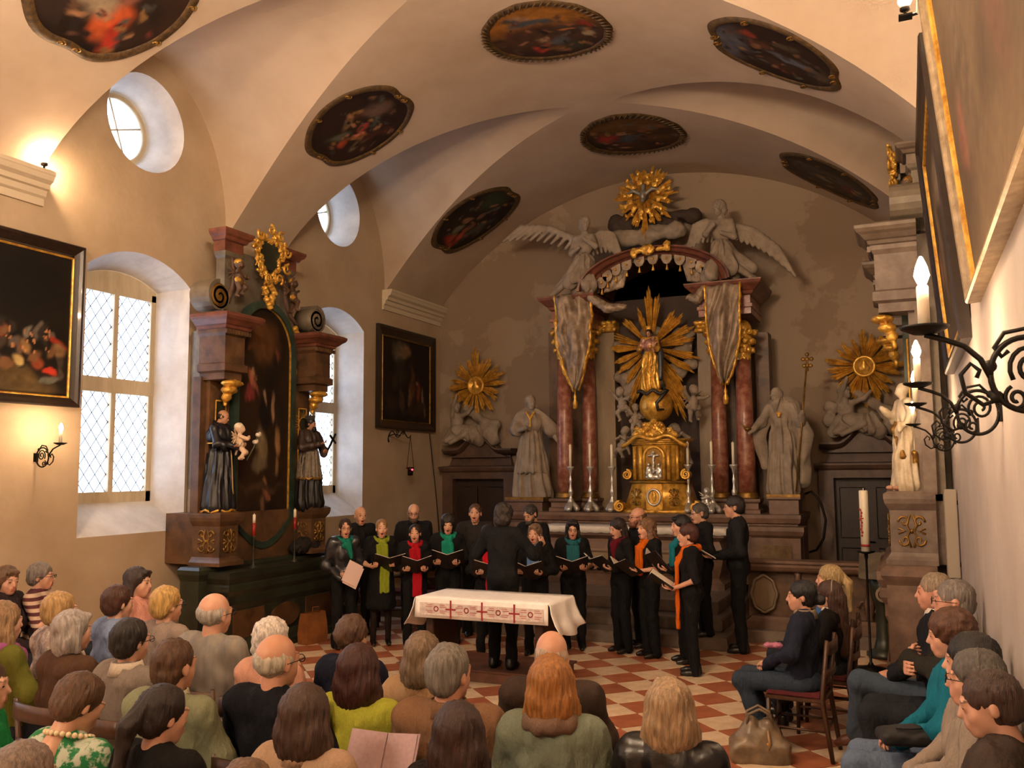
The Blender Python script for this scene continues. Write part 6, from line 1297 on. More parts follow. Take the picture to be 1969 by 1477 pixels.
def template(pose, fem, sleeve, bottom, legs, wide):
    k = (pose, fem, sleeve, bottom, legs, wide)
    if k in _T: return _T[k]
    sit = pose in ('lap', 'read', 'fold'); sh = .160 if fem else .180; A = ARMS[pose]; w = wide
    if sit: dz, shz, hipz, sy = -.415, 1.02, .54, .045
    else: dz, shz, hipz, sy = 0, 1.43, .94, 0
    core = []; top = []; bot = []
    Tz = lambda z: z + dz if sit else z                     # standing torso heights -> seated
    ty = lambda z: sy * (z - .54) / .5 if sit else 0.0      # slight lean back against the chair
    for q, r in ((1.30, (.178, .118, .185)), (1.12, (.150 if fem else .160, .108, .19)), (.97, (.172, .120, .13))):
        z = Tz(q); top.append(('e', (0, ty(z), z), (r[0] * w * (.93 if fem and q > 1.2 else 1), r[1] * w, r[2]))); core.append(('e', (0, ty(z), z), (r[0] * .86, r[1] * .84, r[2] * .9)))
    z = Tz(1.415); top += [('c', (-sh + .02, ty(z) + .005, z), (sh - .02, ty(z) + .005, z), .062, .062), ('c', (0, ty(z) + .02, z), (0, ty(z) + .02, z + .045), .075, .056)] + [('c', (s_ * .14, ty(z) + .01, z + .002), (s_ * .03, ty(z) + .02, z + .030), .052, .050) for s_ in (-1, 1)]; core += [('c', (-sh + .02, ty(z), z), (sh - .02, ty(z), z), .05, .05)]
    if fem: top += [('e', (s * .062, ty(Tz(1.27)) - .076, Tz(1.265)), (.066, .056, .07)) for s in (-1, 1)]
    hands = []
    for s, (e, wr, hd, pn) in ((1, A[0]), (-1, A[1])):
        e, wr, hd, pn = [(p[0] * s, p[1], p[2]) for p in (e, wr, hd, pn)]; S = (s * sh, ty(shz), shz - (.0 if not sit else .0)); se = 1.12 * (1 if fem else 1.06)
        top += [('c', S, e, .056 * se, .048 * se)]
        if sleeve == 'long': top += [('c', e, wr, .050 * se, .036 * se)]
        core += [('c', S, e, .046, .040), ('c', e, wr, .038, .026)]; hands.append((s, wr, hd, pn))
    ft = []
    if not sit:
        for s in (-1, 1):
            h, kn, an = (s * .088, 0, .92), (s * .098, -.015, .50), (s * .105, .02, .09)
            core += [('c', h, kn, .075, .05), ('c', kn, an, .048, .034)]; ft.append((s, an, (0, -1, 0)))
            if bottom == 'trousers': bot += [('c', h, kn, .092 * w, .072), ('c', kn, (an[0], an[1], .05), .070, .062)]
        if bottom == 'trousers': bot += [('e', (0, .012, .95), (.172 * w, .125 * w, .12))]
        else: bot += [('c', (0, .01, .95), (0, .0, .58), .165, .205), ('c', (-.07, 0, .9), (-.08, 0, .56), .11, .12), ('c', (.07, 0, .9), (.08, 0, .56), .11, .12), ('-b', (0, 0, .38), (.5, .5, .12), .0)]
    else:
        for s in (-1, 1):
            h, kn, an = (s * .088, .0, .535), (s * .105, -.44, .53), (s * .11, -.42, .09); fd = (0, -1, 0)
            if legs == 'cross' and s > 0: kn, an, fd = (.02, -.45, .60), (-.13, -.50, .24), (-.3, -1, -.35)
            if legs == 'tuck': an = (s * .10, -.25, .09)
            core += [('c', h, kn, .07, .05), ('c', kn, an, .048, .034)]; ft.append((s, an, fd))
            if bottom == 'trousers': bot += [('c', h, kn, .092 * w, .072), ('c', kn, (an[0], an[1], an[2] - .03), .068, .055)]
            else: bot += [('c', h, kn, .11, .10), ('c', kn, (kn[0], kn[1] + .02, .30), .09, .10)]
        bot += [('e', (0, .02, .54), (.185 * w, .15, .11))]
    mk = lambda P, v, m, k=.035: mesh_np('garment', *sdf(P, v, k, m))
    r = dict(top=mk(top, .0185, both(lumps(11, .010, w * 7), lumps(27, .0055, w * 3), folds(7, .005, 3)), .06), bottom=mk(bot, .0185, both(lumps(15, .007), lumps(33, .004))), core=sdf(core, .026, .03), hands=hands, feet=ft,
             head=(0, ty(Tz(1.6)) - .035, Tz(1.612)), sit=sit, shz=shz)
    if bottom == 'skirt': r['tights'] = mk([q for q in core if q[0] == 'c' and q[1][2] < .95 and q[2][2] < .56] and [(q[0], q[1], q[2], q[3] + .006, q[4] + .006) for q in core if q[0] == 'c' and q[1][2] < .95 and q[2][2] < .56 and abs(q[1][0]) < .12], .016, None)
    _T[k] = r; return r
_shoe = {}
def shoe_mesh():
    if 's' not in _shoe:
        V, F = sdf([('c', (0, .035, -.045), (0, -.10, -.055), .038, .034), ('c', (0, -.10, -.055), (0, -.155, -.062), .034, .026), ('c', (0, .03, .0), (0, .035, -.04), .04, .04), ('-b', (0, -.05, -.13), (.2, .3, .038), .0)], .013, .02); _shoe['s'] = mesh_np('shoe', V, F)
    return _shoe['s']
def setm(o, m):
    if not o.data.materials: o.data.materials.append(m)
    o.material_slots[0].link = 'OBJECT'; o.material_slots[0].material = m; return o
_scarf = {}
def scarf_mesh(kind):
    if kind not in _scarf:
        P = [('c', (.092 * cos(a), .010 + .086 * sin(a), 1.470 - .03 * (sin(a) < 0) * -sin(a)), (.092 * cos(b), .010 + .086 * sin(b), 1.470 - .03 * (sin(b) < 0) * -sin(b)), .036, .036) for a, b in zip(np.linspace(0, 2 * pi, 13)[:-1], np.linspace(0, 2 * pi, 13)[1:])]
        if kind == 'loop': P += [('e', (0, -.115, 1.39), (.075, .04, .06)), ('c', (.02, -.135, 1.38), (.05, -.15, 1.22), .035, .025)]
        if kind == 'wide': P += [('b', (0, -.135, 1.30), (.075, .012, .10), .016)]
        if kind == 'xwide': P += [('c', (-.06, -.09, 1.42), (-.03, -.14, 1.20), .045, .055), ('c', (.06, -.09, 1.42), (.03, -.135, 1.22), .045, .055)]
        if kind == 'tails': P += [('e', (0, -.115, 1.385), (.07, .035, .05)), ('b', (-.02, -.14, 1.26), (.045, .008, .13), .014), ('b', (.035, -.15, 1.20), (.042, .008, .16), .014)]
        if kind == 'xtails': P += [('c', (-.055, -.085, 1.43), (-.025, -.145, 1.14), .040, .046), ('c', (.055, -.085, 1.43), (.03, -.15, 1.06), .040, .048), ('e', (0, -.12, 1.38), (.06, .035, .05))]
        if kind == 'long': P += [('c', (-.07, -.07, 1.44), (-.06, -.13, 1.30), .04, .045), ('b', (-.065, -.155, 1.02), (.042, .008, .32), .014), ('c', (.07, -.07, 1.44), (.055, -.13, 1.30), .04, .045), ('b', (.045, -.165, .92), (.046, .008, .38), .014)]
        if kind == 'xlong': P += [('c', (-.075, -.07, 1.44), (-.07, -.15, 1.05), .036, .044), ('c', (-.07, -.15, 1.05), (-.06, -.17, .66), .044, .050), ('c', (.07, -.07, 1.44), (.06, -.15, 1.05), .036, .044), ('c', (.06, -.15, 1.05), (.05, -.17, .56), .044, .052)]
        if kind == 'belt': P += [('e', (0, -.11, 1.385), (.07, .035, .05)), ('b', (-.03, -.135, 1.26), (.04, .008, .13), .014), ('b', (.03, -.14, 1.24), (.04, .008, .15), .014), ('b', (.03, -.165, .93), (.052, .008, .19), .014)]
        if kind == 'xbelt': P += [('c', (-.05, -.085, 1.44), (-.02, -.14, 1.1), .034, .040), ('c', (.06, -.08, 1.44), (.03, -.15, 1.05), .034, .040), ('c', (.03, -.16, 1.05), (.04, -.17, .78), .048, .062)]
        V, F = sdf(P, .0125, .018, both(lambda x, y, z: .005 * np.sin(x * 95 + 2 * np.sin(z * 9)), lumps(30, .003))); _scarf[kind] = mesh_np('scarf', V, F)
    return _scarf[kind]
def person(label, loc, face, s=1.0, fem=False, pose='lap', sleeve='long', bottom='trousers', legs='n', wide=1.0, top='#333333', low='#22252c', skin='#c08a6a', hair=('short', '#3a2a1c'), look=(0, 0), mouth=0.0, shoes='#15110f', scarf=None, specs=False, collar=None, group=None, topname='shirt', extra=None, curl=.75):
    """loc = floor point under the pelvis; face = world heading in degrees"""
    T = template(pose, fem, sleeve, bottom, legs, wide)
    P = thing('person', label, 'person', loc, R(face + 90), group, s)
    parts = [(T['core'][0], T['core'][1], 0)]
    for sd, wr, hd, pn in T['hands']:
        V, F = hand_mesh(curl, sd < 0); parts.append((xf(V, aim(wr, hd, pn, .97 if fem else 1.06)), F, 0))
    hx = Vector(T['head']); yw, pt = R(look[0]), R(look[1]); d = Vector((sin(yw) * cos(pt), -cos(yw) * cos(pt), sin(pt))); off = Vector((0, -.055 * sin(-pt), 0)) if True else 0
    HM = aim(hx + Vector((d.x, d.y, 0)) * (.05 * -sin(pt)), d, (0, 0, 1), (1.0 if fem else 1.04) * (s ** -.85 if s < 1 else 1))
    V, F, mi = head_mesh(fem, mouth); parts.append((xf(V, HM), F, mi))
    V, F, mi = cat(parts); link('body', mesh_np('body', V, F, skinm(skin), mi), P)
    setm(link(topname, T['top'], P), top if not isinstance(top, str) else cloth(top)); setm(link('skirt' if bottom == 'skirt' else 'trousers', T['bottom'], P), cloth(low))
    if 'tights' in T: setm(link('tights', T['tights'], P), cloth('#1d1512'))
    for sd, an, fd in T['feet']:
        o = setm(link('shoe', shoe_mesh(), P), mat('shoe_' + shoes[1:], shoes, .35)); o.matrix_local = aim(an, fd, (0, 0, 1))
    if hair:
        V, F = hair_mesh(hair[0]); V = xf(V, HM); link('hair', mesh_np('hair', V, F, [hairm(hair[1])]), P)
    if specs: o = link('glasses', glasses_mesh(), P); o.matrix_local = HM
    if scarf:
        o = setm(link('scarf', scarf_mesh(scarf[0]), P), cloth(scarf[1])); 
        if T['sit']: o.location = (0, .04, -.41)
    if collar:
        zc = T['shz'] + .045; o = setm(link('collar', MB().lathe([(.098, -.03), (.080, .035), (.072, .037), (.088, -.025)], 18).mesh('collar', cloth(collar)), P), cloth(collar)); o.location = (0, (.05 if T['sit'] else .012), zc)
    if extra: extra(P, HM, T)
    return P
def beard(h, big=1.0):
    def f(P, HM, T):
        V, F = sdf([('e', (0, -.06, -.085), (.052 * big, .05, .045)), ('c', (.045, -.04, -.05), (-.045, -.04, -.05), .03, .03), ('-e', (0, -.105, -.062), (.022, .03, .012))], .010, .012, lumps(90, .002)); link('beard', mesh_np('beard', xf(V, HM), F, [hairm(h)]), P)
    return f
# ---- music folders
M_FOLD = mat('black_folder', '#0e0d0e', .45); M_PAGE = mat('sheet_paper', '#cfc5bb', .8, noise=40, color2='#b9aea4')
def folder(P, at_loc, tilt=48, spread=24, label='', s=1.0, pages='#cfc5bb', yaw=0, cover=None, group='open black music folders'):
    """open folder before person P; tilt: how far the reading side leans up toward the face"""
    M = P.matrix_basis.copy(); o = thing('music_folder', label, 'folder', (0, 0, 0), 0, group)
    o.matrix_world = M @ Matrix.Translation(at_loc) @ Matrix.Rotation(R(yaw), 4, 'Z') @ Matrix.Rotation(R(180), 4, 'Z') @ Matrix.Rotation(R(-(90 - tilt)), 4, 'X') @ Matrix.Scale(s, 4)
    # local: X across, Z up the page, -Y is the reading side
    pg = mat('sheet_' + pages[1:], pages, .8, noise=40, color2=tuple(c * .85 for c in hexc(pages)[:3]) + (1,))
    for sx in (-1, 1):
        Q = Matrix.Rotation(R(-sx * spread), 4, 'Z')
        MB().bb((0 if sx > 0 else -.235, 0, -.155), (.235 if sx > 0 else 0, .006, .155), M=Q).obj('cover', cover or M_FOLD, o)
        MB().bb((.006 if sx > 0 else -.222, -.010, -.145), (.222 if sx > 0 else -.006, -.001, .150), M=Q).obj('page', pg, o)
    return o
# ================= the choir
CH = 'choir singers in black before the high altar'
def stand(px_, py, Z=0.0): return at(px_, py, Z=Z)
def by_head(px_, yt, zt, z0=0.0): p = at(px_, yt, Z=zt); return Vector((p.x, p.y, z0)), (zt - z0) / 1.745
def choir(label, px_, yt, feet=None, zt=None, face=-70, z0=0.0, **k):
    if feet: p = at(px_, feet - 4, Z=0); h = at(px_, yt, Y=p.y).z
    else: p, _ = by_head(px_, yt, zt); h = zt
    k.setdefault('pose', 'hold'); k.setdefault('top', '#131214'); k.setdefault('low', '#0f0f11'); k.setdefault('mouth', 1.0); k.setdefault('topname', 'jacket')
    return person(label, (p.x, p.y, z0), face, (h - z0) / 1.745, group=CH, **k)
fl_ = 'black music folder held open by the singer '
a = choir('singing woman in grey leather jacket and teal scarf holding white papers', 660, 997, 1250, face=-38, fem=True, pose='hug', top=mat('leather_jacket', '#2b2c31', .32, noise=12, color2='#1c1c20', bump=(25, .3, .006)), scarf=('loop', '#0f6e5c'), specs=True, hair=('pulled', '#2e1d14'), skin='#c98f70', look=(-8, 0))
o = thing('paper_sheaf', 'sheaf of pale pink papers under the arm of leather-jacketed singer', 'papers', (0, 0, 0)); o.matrix_world = a.matrix_basis @ Matrix.Translation((.04, -.235, 1.02)) @ Matrix.Rotation(.5, 4, 'Y') @ Matrix.Rotation(-.25, 4, 'X')
for k in range(2): MB().bb((-.105, -.006 + .012 * k, -.15), (.105, .004 + .012 * k, .15)).obj('sheet', mat('pink_paper', '#d8bdb6', .8), o, loc=(.03 * k, 0, -.02 * k))
choir('tall bald singing man in plain black shirt behind the leather jacket', 692, 973, zt=1.69, face=-35, hair=None, skin='#c58a68', look=(-5, 0))
a = choir('blond singing woman in black dress with long lime green scarf', 732, 998, 1244, face=-52, fem=True, bottom='skirt', sleeve='short', scarf=('belt', '#7e8c22'), hair=('pulled', '#8a6a45'), skin='#cf9a7c', look=(0, 3)); folder(a, (.10, -.33, 1.13), 42, 20, fl_ + 'in the lime green scarf', yaw=-15)
choir('balding bearded singing man with glasses in black suit', 796, 968, zt=1.715, face=-62, hair=('fringe', '#2c211a'), specs=True, wide=1.12, skin='#bd8364', extra=beard('#4a3a2e'), look=(0, -6))
a = choir('dark haired singing woman with bright red scarf and long red tail', 797, 1008, 1247, face=-58, fem=True, scarf=('belt', '#a30f1e'), hair=('pulled', '#241510'), skin='#cb9273', look=(-6, 4)); folder(a, (.02, -.34, 1.16), 40, 22, fl_ + 'in the bright red scarf', pages='#cdb9c4')
a = choir('singing woman with black curly hair and emerald green scarf', 862, 990, zt=1.60, face=-66, fem=True, scarf=('tails', '#12806a'), hair=('curly', '#171110'), skin='#c08a6c', look=(4, -4)); folder(a, (.02, -.36, 1.14), 42, 22, fl_ + 'in the emerald green scarf')
choir('singing man with short brown hair in charcoal jacket over black shirt', 914, 968, zt=1.72, face=-70, top='#2b2828', hair=('crop', '#4a3222'), skin='#cf9476', mouth=.8, look=(0, 6), wide=1.05)
a = choir('half hidden singing woman with red scarf behind the conductor', 938, 1010, zt=1.50, face=-62, fem=True, scarf=('belt', '#b80f20'), hair=('bob', '#231611'), skin='#c98e6e'); folder(a, (.0, -.34, 1.14), 45, 22, fl_ + 'half hidden behind the conductor')
a = choir('grey haired singing man in black shirt looking down at his music', 1024, 970, zt=1.70, face=-105, hair=('crop', '#2a2725'), skin='#b87c5c', look=(0, -22), mouth=.5, extra=beard('#3a322c', .9)); folder(a, (0, -.36, 1.16), 40, 20, fl_ + 'with grey cropped hair')
a = choir('singing woman with short light brown hair and pale blue scarf', 1029, 1008, zt=1.515, face=-84, fem=True, scarf=('tails', '#5f80b4'), collar='#b9b4ac', hair=('bob', '#6a5442'), skin='#c98f70', look=(0, 4)); folder(a, (.0, -.36, 1.12), 42, 24, fl_ + 'in the pale blue scarf')
a = choir('singing woman with black bob, glasses and teal and green scarf', 1104, 1000, 1253, face=-68, fem=True, scarf=('wide', '#1e5a63'), hair=('bob', '#120d0d'), specs=True, skin='#bf8567', mouth=.6, sleeve='short'); folder(a, (-.03, -.36, 1.13), 38, 22, fl_ + 'with black bob and glasses', pages='#c9b4b4')
a = choir('singing woman with long dark brown hair and crimson scarf', 1197, 997, 1258, face=-128, fem=True, scarf=('loop', '#5a0c1c'), hair=('long', '#1e1210'), skin='#b87f62', look=(0, -12)); folder(a, (0, -.37, 1.14), 36, 20, fl_ + 'in the crimson scarf')
choir('bald singing man with glasses and reddish beard behind the curly singer', 1230, 975, zt=1.69, face=-140, hair=('fringe', '#5a3a2a'), specs=True, skin='#b8694c', extra=beard('#7a4a36'))
a = choir('singing woman with curly light brown hair and knotted orange scarf', 1252, 997, 1267, face=-135, fem=True, scarf=('tails', '#c95f0c'), hair=('curlylong', '#6b4d33'), skin='#cf9274', sleeve='short', look=(0, 4)); folder(a, (.0, -.38, 1.10), 34, 24, fl_ + 'with curly hair and knotted orange scarf', pages='#d6c9b4')
a = choir('singing woman with short black hair and turquoise scarf', 1313, 990, zt=1.637, face=-150, fem=True, scarf=('tails', '#156e7c'), hair=('bob', '#110c0c'), skin='#c98d70', mouth=.8); folder(a, (0, -.38, 1.16), 50, 24, fl_ + 'in the turquoise scarf')
choir('greying singing man with dark glasses in black shirt', 1349, 968, zt=1.734, z0=.15, face=-150, hair=('crop', '#3c3733'), specs=True, skin='#b47c60', look=(0, -4))
a = choir('stout singing woman with short auburn hair and very long orange scarf', 1334, 1008, 1301, face=-166, fem=True, scarf=('long', '#cc5f0e'), hair=('short', '#3e1d14'), skin='#c98a68', sleeve='short', pose='holdlow', wide=1.14); folder(a, (.03, -.38, 1.04), 34, 22, fl_ + 'in the very long orange scarf', pages='#d6cbbb')
a = choir('tall dark haired singing man in charcoal shirt holding a pale booklet', 1425, 953, 1258, face=-168, pose='book', top='#1c1c20', hair=('short', '#1a1110'), specs=True, skin='#b5765a', mouth=.5)
folder(a, (0, -.36, 1.08), 30, 10, 'pale open booklet held by the tall singer in charcoal shirt', s=.72, cover=M_PAGE, group=None)
p = at(968, 1285, Z=.125); hz = at(962, 970, Y=p.y).z
person('conductor seen from behind with dark wavy hair, black shirt and trousers', (p.x, p.y, .125), 88, (hz - .125) / 1.745, pose='conduct', top='#141517', low='#0d0d0f', hair=('curly', '#221813'), skin='#b88060', wide=1.06, look=(8, -6))

# ================= chairs
M_CHW = mat('brown_chair_wood', '#4a2c1a', .42, noise=8, color2='#34200f', stretch=(3, 3, .5)); M_CUSH = mat('dark_red_cushion', '#5c141c', .85, noise=30, color2='#470f16')
_ch = []
def chair_meshes():
    if _ch: return _ch
    leg = lambda x, y, z1, lean: MB().tube([(x, y + lean, 0), (x, y, .44)] + ([(x, y + .05, z1)] if z1 > .5 else []), [.017, .020, .016] if z1 > .5 else [.016, .019], 6)
    for x in (-.19, .19): _ch.append(('leg', leg(x, -.19, .44, -.01).mesh('leg', M_CHW)))
    for x in (-.19, .19): _ch.append(('leg', leg(x, .20, .88, .06).mesh('back_leg', M_CHW)))
    _ch.append(('seat', MB().box((0, 0, .435), (.42, .43, .03)).mesh('seat', M_CHW, .008))); _ch.append(('cushion', MB().box((0, -.005, .465), (.40, .40, .035)).mesh('cushion', M_CUSH, .012)))
    for z, h in ((.82, .09), (.64, .05)): _ch.append(('back_slat', MB().loft([[(x, .225 + .03 * (1 - (x / .2) ** 2) + (z - .64) * .12 + d, zz) for d, zz in ((0, z - h / 2), (.016, z - h / 2), (.016, z + h / 2), (0, z + h / 2))] for x in np.linspace(-.195, .195, 9)]).mesh('back_slat', M_CHW)))
    b = MB()
    for a_, c_ in (((-.19, -.19), (.19, -.19)), ((-.19, -.19), (-.19, .22)), ((.19, -.19), (.19, .22)), ((-.19, .22), (.19, .22))): _ch.append(('stretcher', MB().tube([(a_[0], a_[1], .22), (c_[0], c_[1], .22)], .010, 6).mesh('stretcher', M_CHW)))
    return _ch
_chair_proto = [None]
def chair(loc, face, label, group='wooden chairs of the audience'):
    if _chair_proto[0] is None:
        t = thing('wooden_chair', label, 'chair', loc, R(face + 90), group)
        for n, me in chair_meshes(): link(n, me, t)
        _chair_proto[0] = t; return t
    t = copy_tree(_chair_proto[0]); t.location = loc; t.rotation_euler = (0, 0, R(face + 90)); tag(t, label, 'chair', group); return t
# ================= the audience
AU = 'seated audience'
def sit(label, px_, yt, face=None, s=1.0, seat=True, chl=None, zt=None, **k):
    zt = zt or 1.335 * s; p = at(px_, yt, Z=zt)
    if face is None: face = .6 * math.degrees(atan2(10.2 - p.y, -3.6 - p.x)) + .4 * 90
    s2 = zt / 1.335; fz = R(face); loc = Vector((p.x, p.y, 0)) - Vector((cos(fz), sin(fz), 0)) * (-.012 * s2)
    if px_ > 1700 and seat: loc.x = min(loc.x, .195 if px_ < 1940 else .225); seat = False
    P = person(label, tuple(loc), face, s2, group=AU, **k)
    if seat: chair((loc.x + cos(fz) * .02, loc.y + sin(fz) * .02, 0), face, chl or 'red cushioned chair under the ' + ' '.join(label.split()[:9]))
    return P
m_str = None
def stripes(name, c1, c2, sc):
    m = mat(name, c1, .85); nt = m.node_tree; w = nt.nodes.new('ShaderNodeTexWave'); w.bands_direction = 'Z'; w.inputs['Scale'].default_value = sc; w.inputs['Distortion'].default_value = .6
    t_ = nt.nodes.new('ShaderNodeTexCoord'); r = nt.nodes.new('ShaderNodeValToRGB'); r.color_ramp.interpolation = 'CONSTANT'; r.color_ramp.elements[1].position = .5; r.color_ramp.elements[0].color = hexc(c1); r.color_ramp.elements[1].color = hexc(c2)
    nt.links.new(t_.outputs['Object'], w.inputs['Vector']); nt.links.new(w.outputs['Fac'], r.inputs['Fac']); nt.links.new(r.outputs['Color'], nt.nodes['Principled BSDF'].inputs['Base Color']); return m
def patchy(name, c1, c2, sc): return mat(name, c1, .85, noise=sc, color2=c2, ramp=(.47, .53))
# along the window wall
sit('woman with wavy light brown hair in dark cardigan sitting against the window wall', 18, 1086, 20, fem=True, top='#2a2024', hair=('bob', '#5c4430'), skin='#a8705a', zt=1.36, look=(-25, -5))
sit('older listener with grey hair in maroon and cream striped shirt by the wall', 84, 1079, 35, fem=True, top=stripes('striped_tee', '#4c2028', '#b8a08c', 5.2), sleeve='short', hair=('short', '#6e6660'), skin='#b07258', specs=True, zt=1.36, pose='fold')
sit('woman with dark brown bob and fringe in pink blouse sitting by the window wall', 270, 1088, 20, fem=True, top='#c08878', hair=('bob', '#2c201c'), skin='#b98468', zt=1.38)
sit('woman with reddish brown short hair in light blue shirt seen from behind', 232, 1122, fem=True, top='#7585a5', hair=('short', '#3a1d12'), skin='#b98468', zt=1.36)
sit('woman with short blond hair and glasses in taupe top seen from behind', 326, 1123, fem=True, top='#85766c', hair=('short', '#a8854c'), skin='#c08a6c', specs=True, zt=1.39, wide=1.08)
sit('blond listener in pale patterned blouse behind the grey haired woman', 122, 1134, fem=True, top=patchy('pale_print', '#b8a89c', '#8c7c74', 22), hair=('short', '#9a7a4e'), skin='#b98468', zt=1.38)
sit('woman with silver grey bob in brown jacket seen from behind', 146, 1168, fem=True, top='#4a3324', hair=('bob', '#8c8480'), skin='#b07a60', zt=1.37)
sit('woman with short black hair and glasses in grey cardigan with pale collar', 258, 1184, fem=True, top='#7a7068', hair=('short', '#171210'), skin='#b98468', collar='#c0b4a4', specs=True, zt=1.36)
sit('balding grey haired man in grey plaid shirt before the dark side altar', 418, 1135, top=mat('grey_plaid', '#6f6b68', .85, noise=26, color2='#857c70', stretch=(1, 1, .15)), hair=('fringe', '#9c958c'), skin='#c08264', zt=1.42, wide=1.08, specs=True)
sit('man with short brown hair in sage green pullover seen from behind', 342, 1222, top='#7c8066', hair=('crop', '#4a3220'), skin='#b87c5c', zt=1.38, wide=1.04, collar='#b8b49c')
sit('woman with straight blond brown hair and olive sweater at the window wall side', 14, 1153, fem=True, top='#5a5a1e', hair=('bigbob', '#7a5f42'), skin='#b07a60', zt=1.37, scarf=('loop', '#8a4a7a'))
sit('listener in bright green sweater with a booklet on the lap', -22, 1262, fem=True, top='#117038', hair=('short', '#4a3626'), skin='#b07a60', zt=1.32, pose='read', face=40)
a = sit('woman with short brown hair and pearl necklace in green and white dress', 152, 1292, fem=True, top=patchy('green_print', '#0f6a3a', '#a8b0a0', 13), hair=('short', '#4c3524'), skin='#c08a6a', zt=1.32, look=(-12, -24))
b = MB(); [b.sphere((.092 * cos(q), .050 + .086 * sin(q), 1.088 + .03 * sin(q)), .012, 8, 6) for q in np.linspace(0, 2 * pi, 25)[:-1]]
b.obj('pearl_necklace', mat('pearl', '#d8c8a4', .25), a)
sit('listener with greyish brown hair low beside the woman with pearls', 58, 1424, fem=True, top='#3a332e', hair=('bigbob', '#6a5a50'), skin='#b07a60', zt=1.24)
sit('woman with long dark ponytail in black top seen from behind', 318, 1312, fem=True, top='#0f0e10', hair=('pony', '#1c110e'), skin='#b07a60', zt=1.30, look=(-15, -8))
# middle block
sit('white haired man in dark navy shirt with glasses seen from behind', 538, 1212, top='#10121a', hair=('fringe', '#b0a898'), skin='#c07e5e', zt=1.40, specs=True, wide=1.06, look=(-14, 0))
sit('woman with curly white hair in peach pink cardigan', 527, 1187, fem=True, top='#c99580', hair=('curly', '#c9c0b8'), skin='#c08a6c', zt=1.30, wide=1.1)
a = sit('woman with brown updo and hair band in navy top before the table', 682, 1180, fem=True, top='#13182a', hair=('updo', '#4a3222'), skin='#b98468', zt=1.32)
sit('woman with dark auburn long bob in yellow green jacket', 695, 1234, fem=True, top='#a3a63a', hair=('bigbob', '#35150f'), skin='#b98468', zt=1.34, wide=1.05)
pg_ = sit('woman with brown bob in beige trench coat reading a programme', 594, 1311, fem=True, top='#a88d76', hair=('bigbob', '#3c2a20'), skin='#b98468', zt=1.31, pose='read', wide=1.05, collar='#a88d76')
folder(pg_, (-.16, -.36, .93), 62, 12, 'lilac pink concert programme held up by woman in trench coat', s=.72, pages='#b49aa0', cover=mat('programme_paper', '#a98f96', .8), group=None)
sit('woman with straight ash blond bob in beige top before the table', 817, 1212, fem=True, top='#a08262', hair=('bigbob', '#6e5b48'), skin='#b98468', zt=1.31)
sit('man with thick grey hair in tan brown shirt seen from behind', 868, 1234, top='#7a5c44', hair=('short', '#6a655e'), skin='#b06c50', zt=1.38, wide=1.06, collar='#7a5c44', look=(-18, 0))
sit('listener with round dark brown hair and white collar low in front', 886, 1346, fem=True, top='#1c1614', hair=('bigbob', '#2a1610'), skin='#b07a60', collar='#c9bfb4', zt=1.28)
sit('balding man in dark brown jacket and jeans before the table', 1062, 1206, top='#3c2f28', low='#2c3038', hair=('fringe', '#a89484'), skin='#b87454', zt=1.36, wide=1.1)
sit('woman with copper blond straight bob in sage green hooded jacket', 1062, 1254, fem=True, top='#6c7566', hair=('bigbob', '#8a5a28'), skin='#b98468', zt=1.36, wide=1.1, scarf=('loop', '#6e584a'))
sit('woman with ash blond clipped hair in black leather jacket', 1288, 1299, fem=True, top=mat('leather_black', '#17181c', .3, noise=14, color2='#0e0f12', bump=(22, .4, .008)), hair=('bigbob', '#8a7256'), skin='#b98468', zt=1.30, face=98)
sit('listener with brown hair at the very front edge of the middle block', 482, 1458, fem=True, top='#3a2c24', hair=('short', '#5c4430'), skin='#b07a60', zt=1.20)
# beside the plain wall
a = sit('woman with black bun in navy blazer and jeans on a red cushioned chair', 1536, 1113, 176, fem=True, top='#1d2130', low='#2b3644', hair=('bun', '#0d0b0d'), skin='#b8785c', zt=1.30, shoes='#4a2a1c', legs='tuck', collar='#8a7a64', look=(12, 0))
a = sit('girl with very long brown hair and hair band in dark coat', 1588, 1116, 176, fem=True, top='#15120f', hair=('verylong', '#3c2418'), skin='#b98468', zt=1.22, collar='#d0c8bc', bottom='skirt')
MB().tube([(.088 * cos(q), .02, .045 + .095 * sin(q)) for q in np.linspace(0, pi, 16)], .006, 6).obj('hair_band', mat('hair_band', '#8a8078', .4), a).matrix_local = Matrix.Translation((0, .05, 1.2))
a = sit('blond woman with yellow tied ponytail in blue top', 1590, 1083, 176, fem=True, top='#3f6594', hair=('pony', '#9a8258'), skin='#c68c6e', zt=1.32)
sit('ruddy older man in navy jacket and white shirt sitting by the plain wall', 1790, 1098, 180, top='#15161c', low='#3a4654', hair=('crop', '#7a6a58'), skin='#b06048', zt=1.43, legs='cross', collar='#cfc4b8', shoes='#4a2a1c')
sit('grey haired man with glasses in dark olive pullover by the plain wall', 1832, 1111, 178, top='#25231c', low='#1d2026', hair=('crop', '#6a625c'), skin='#b0694e', zt=1.45, specs=True, pose='fold')
sit('listener with curly chestnut hair in turquoise fleece and pale jeans', 1820, 1169, 178, fem=True, top='#0d6277', low='#56657c', hair=('curly', '#4a2c1a'), skin='#bd7c60', zt=1.40, look=(0, -5))
sit('woman with black bob leaning back beside the turquoise fleece', 1868, 1214, 178, fem=True, top='#8a7c70', low='#4c5c74', hair=('bigbob', '#100c0c'), skin='#bd8468', zt=1.38)
a = sit('older woman with grey cropped hair and glasses in beige cardigan by the wall', 1888, 1244, 176, fem=True, top='#84786c', low='#161a26', hair=('short', '#4a4642'), skin='#b07258', zt=1.38, specs=True, legs='cross', collar='#c8bcb0')
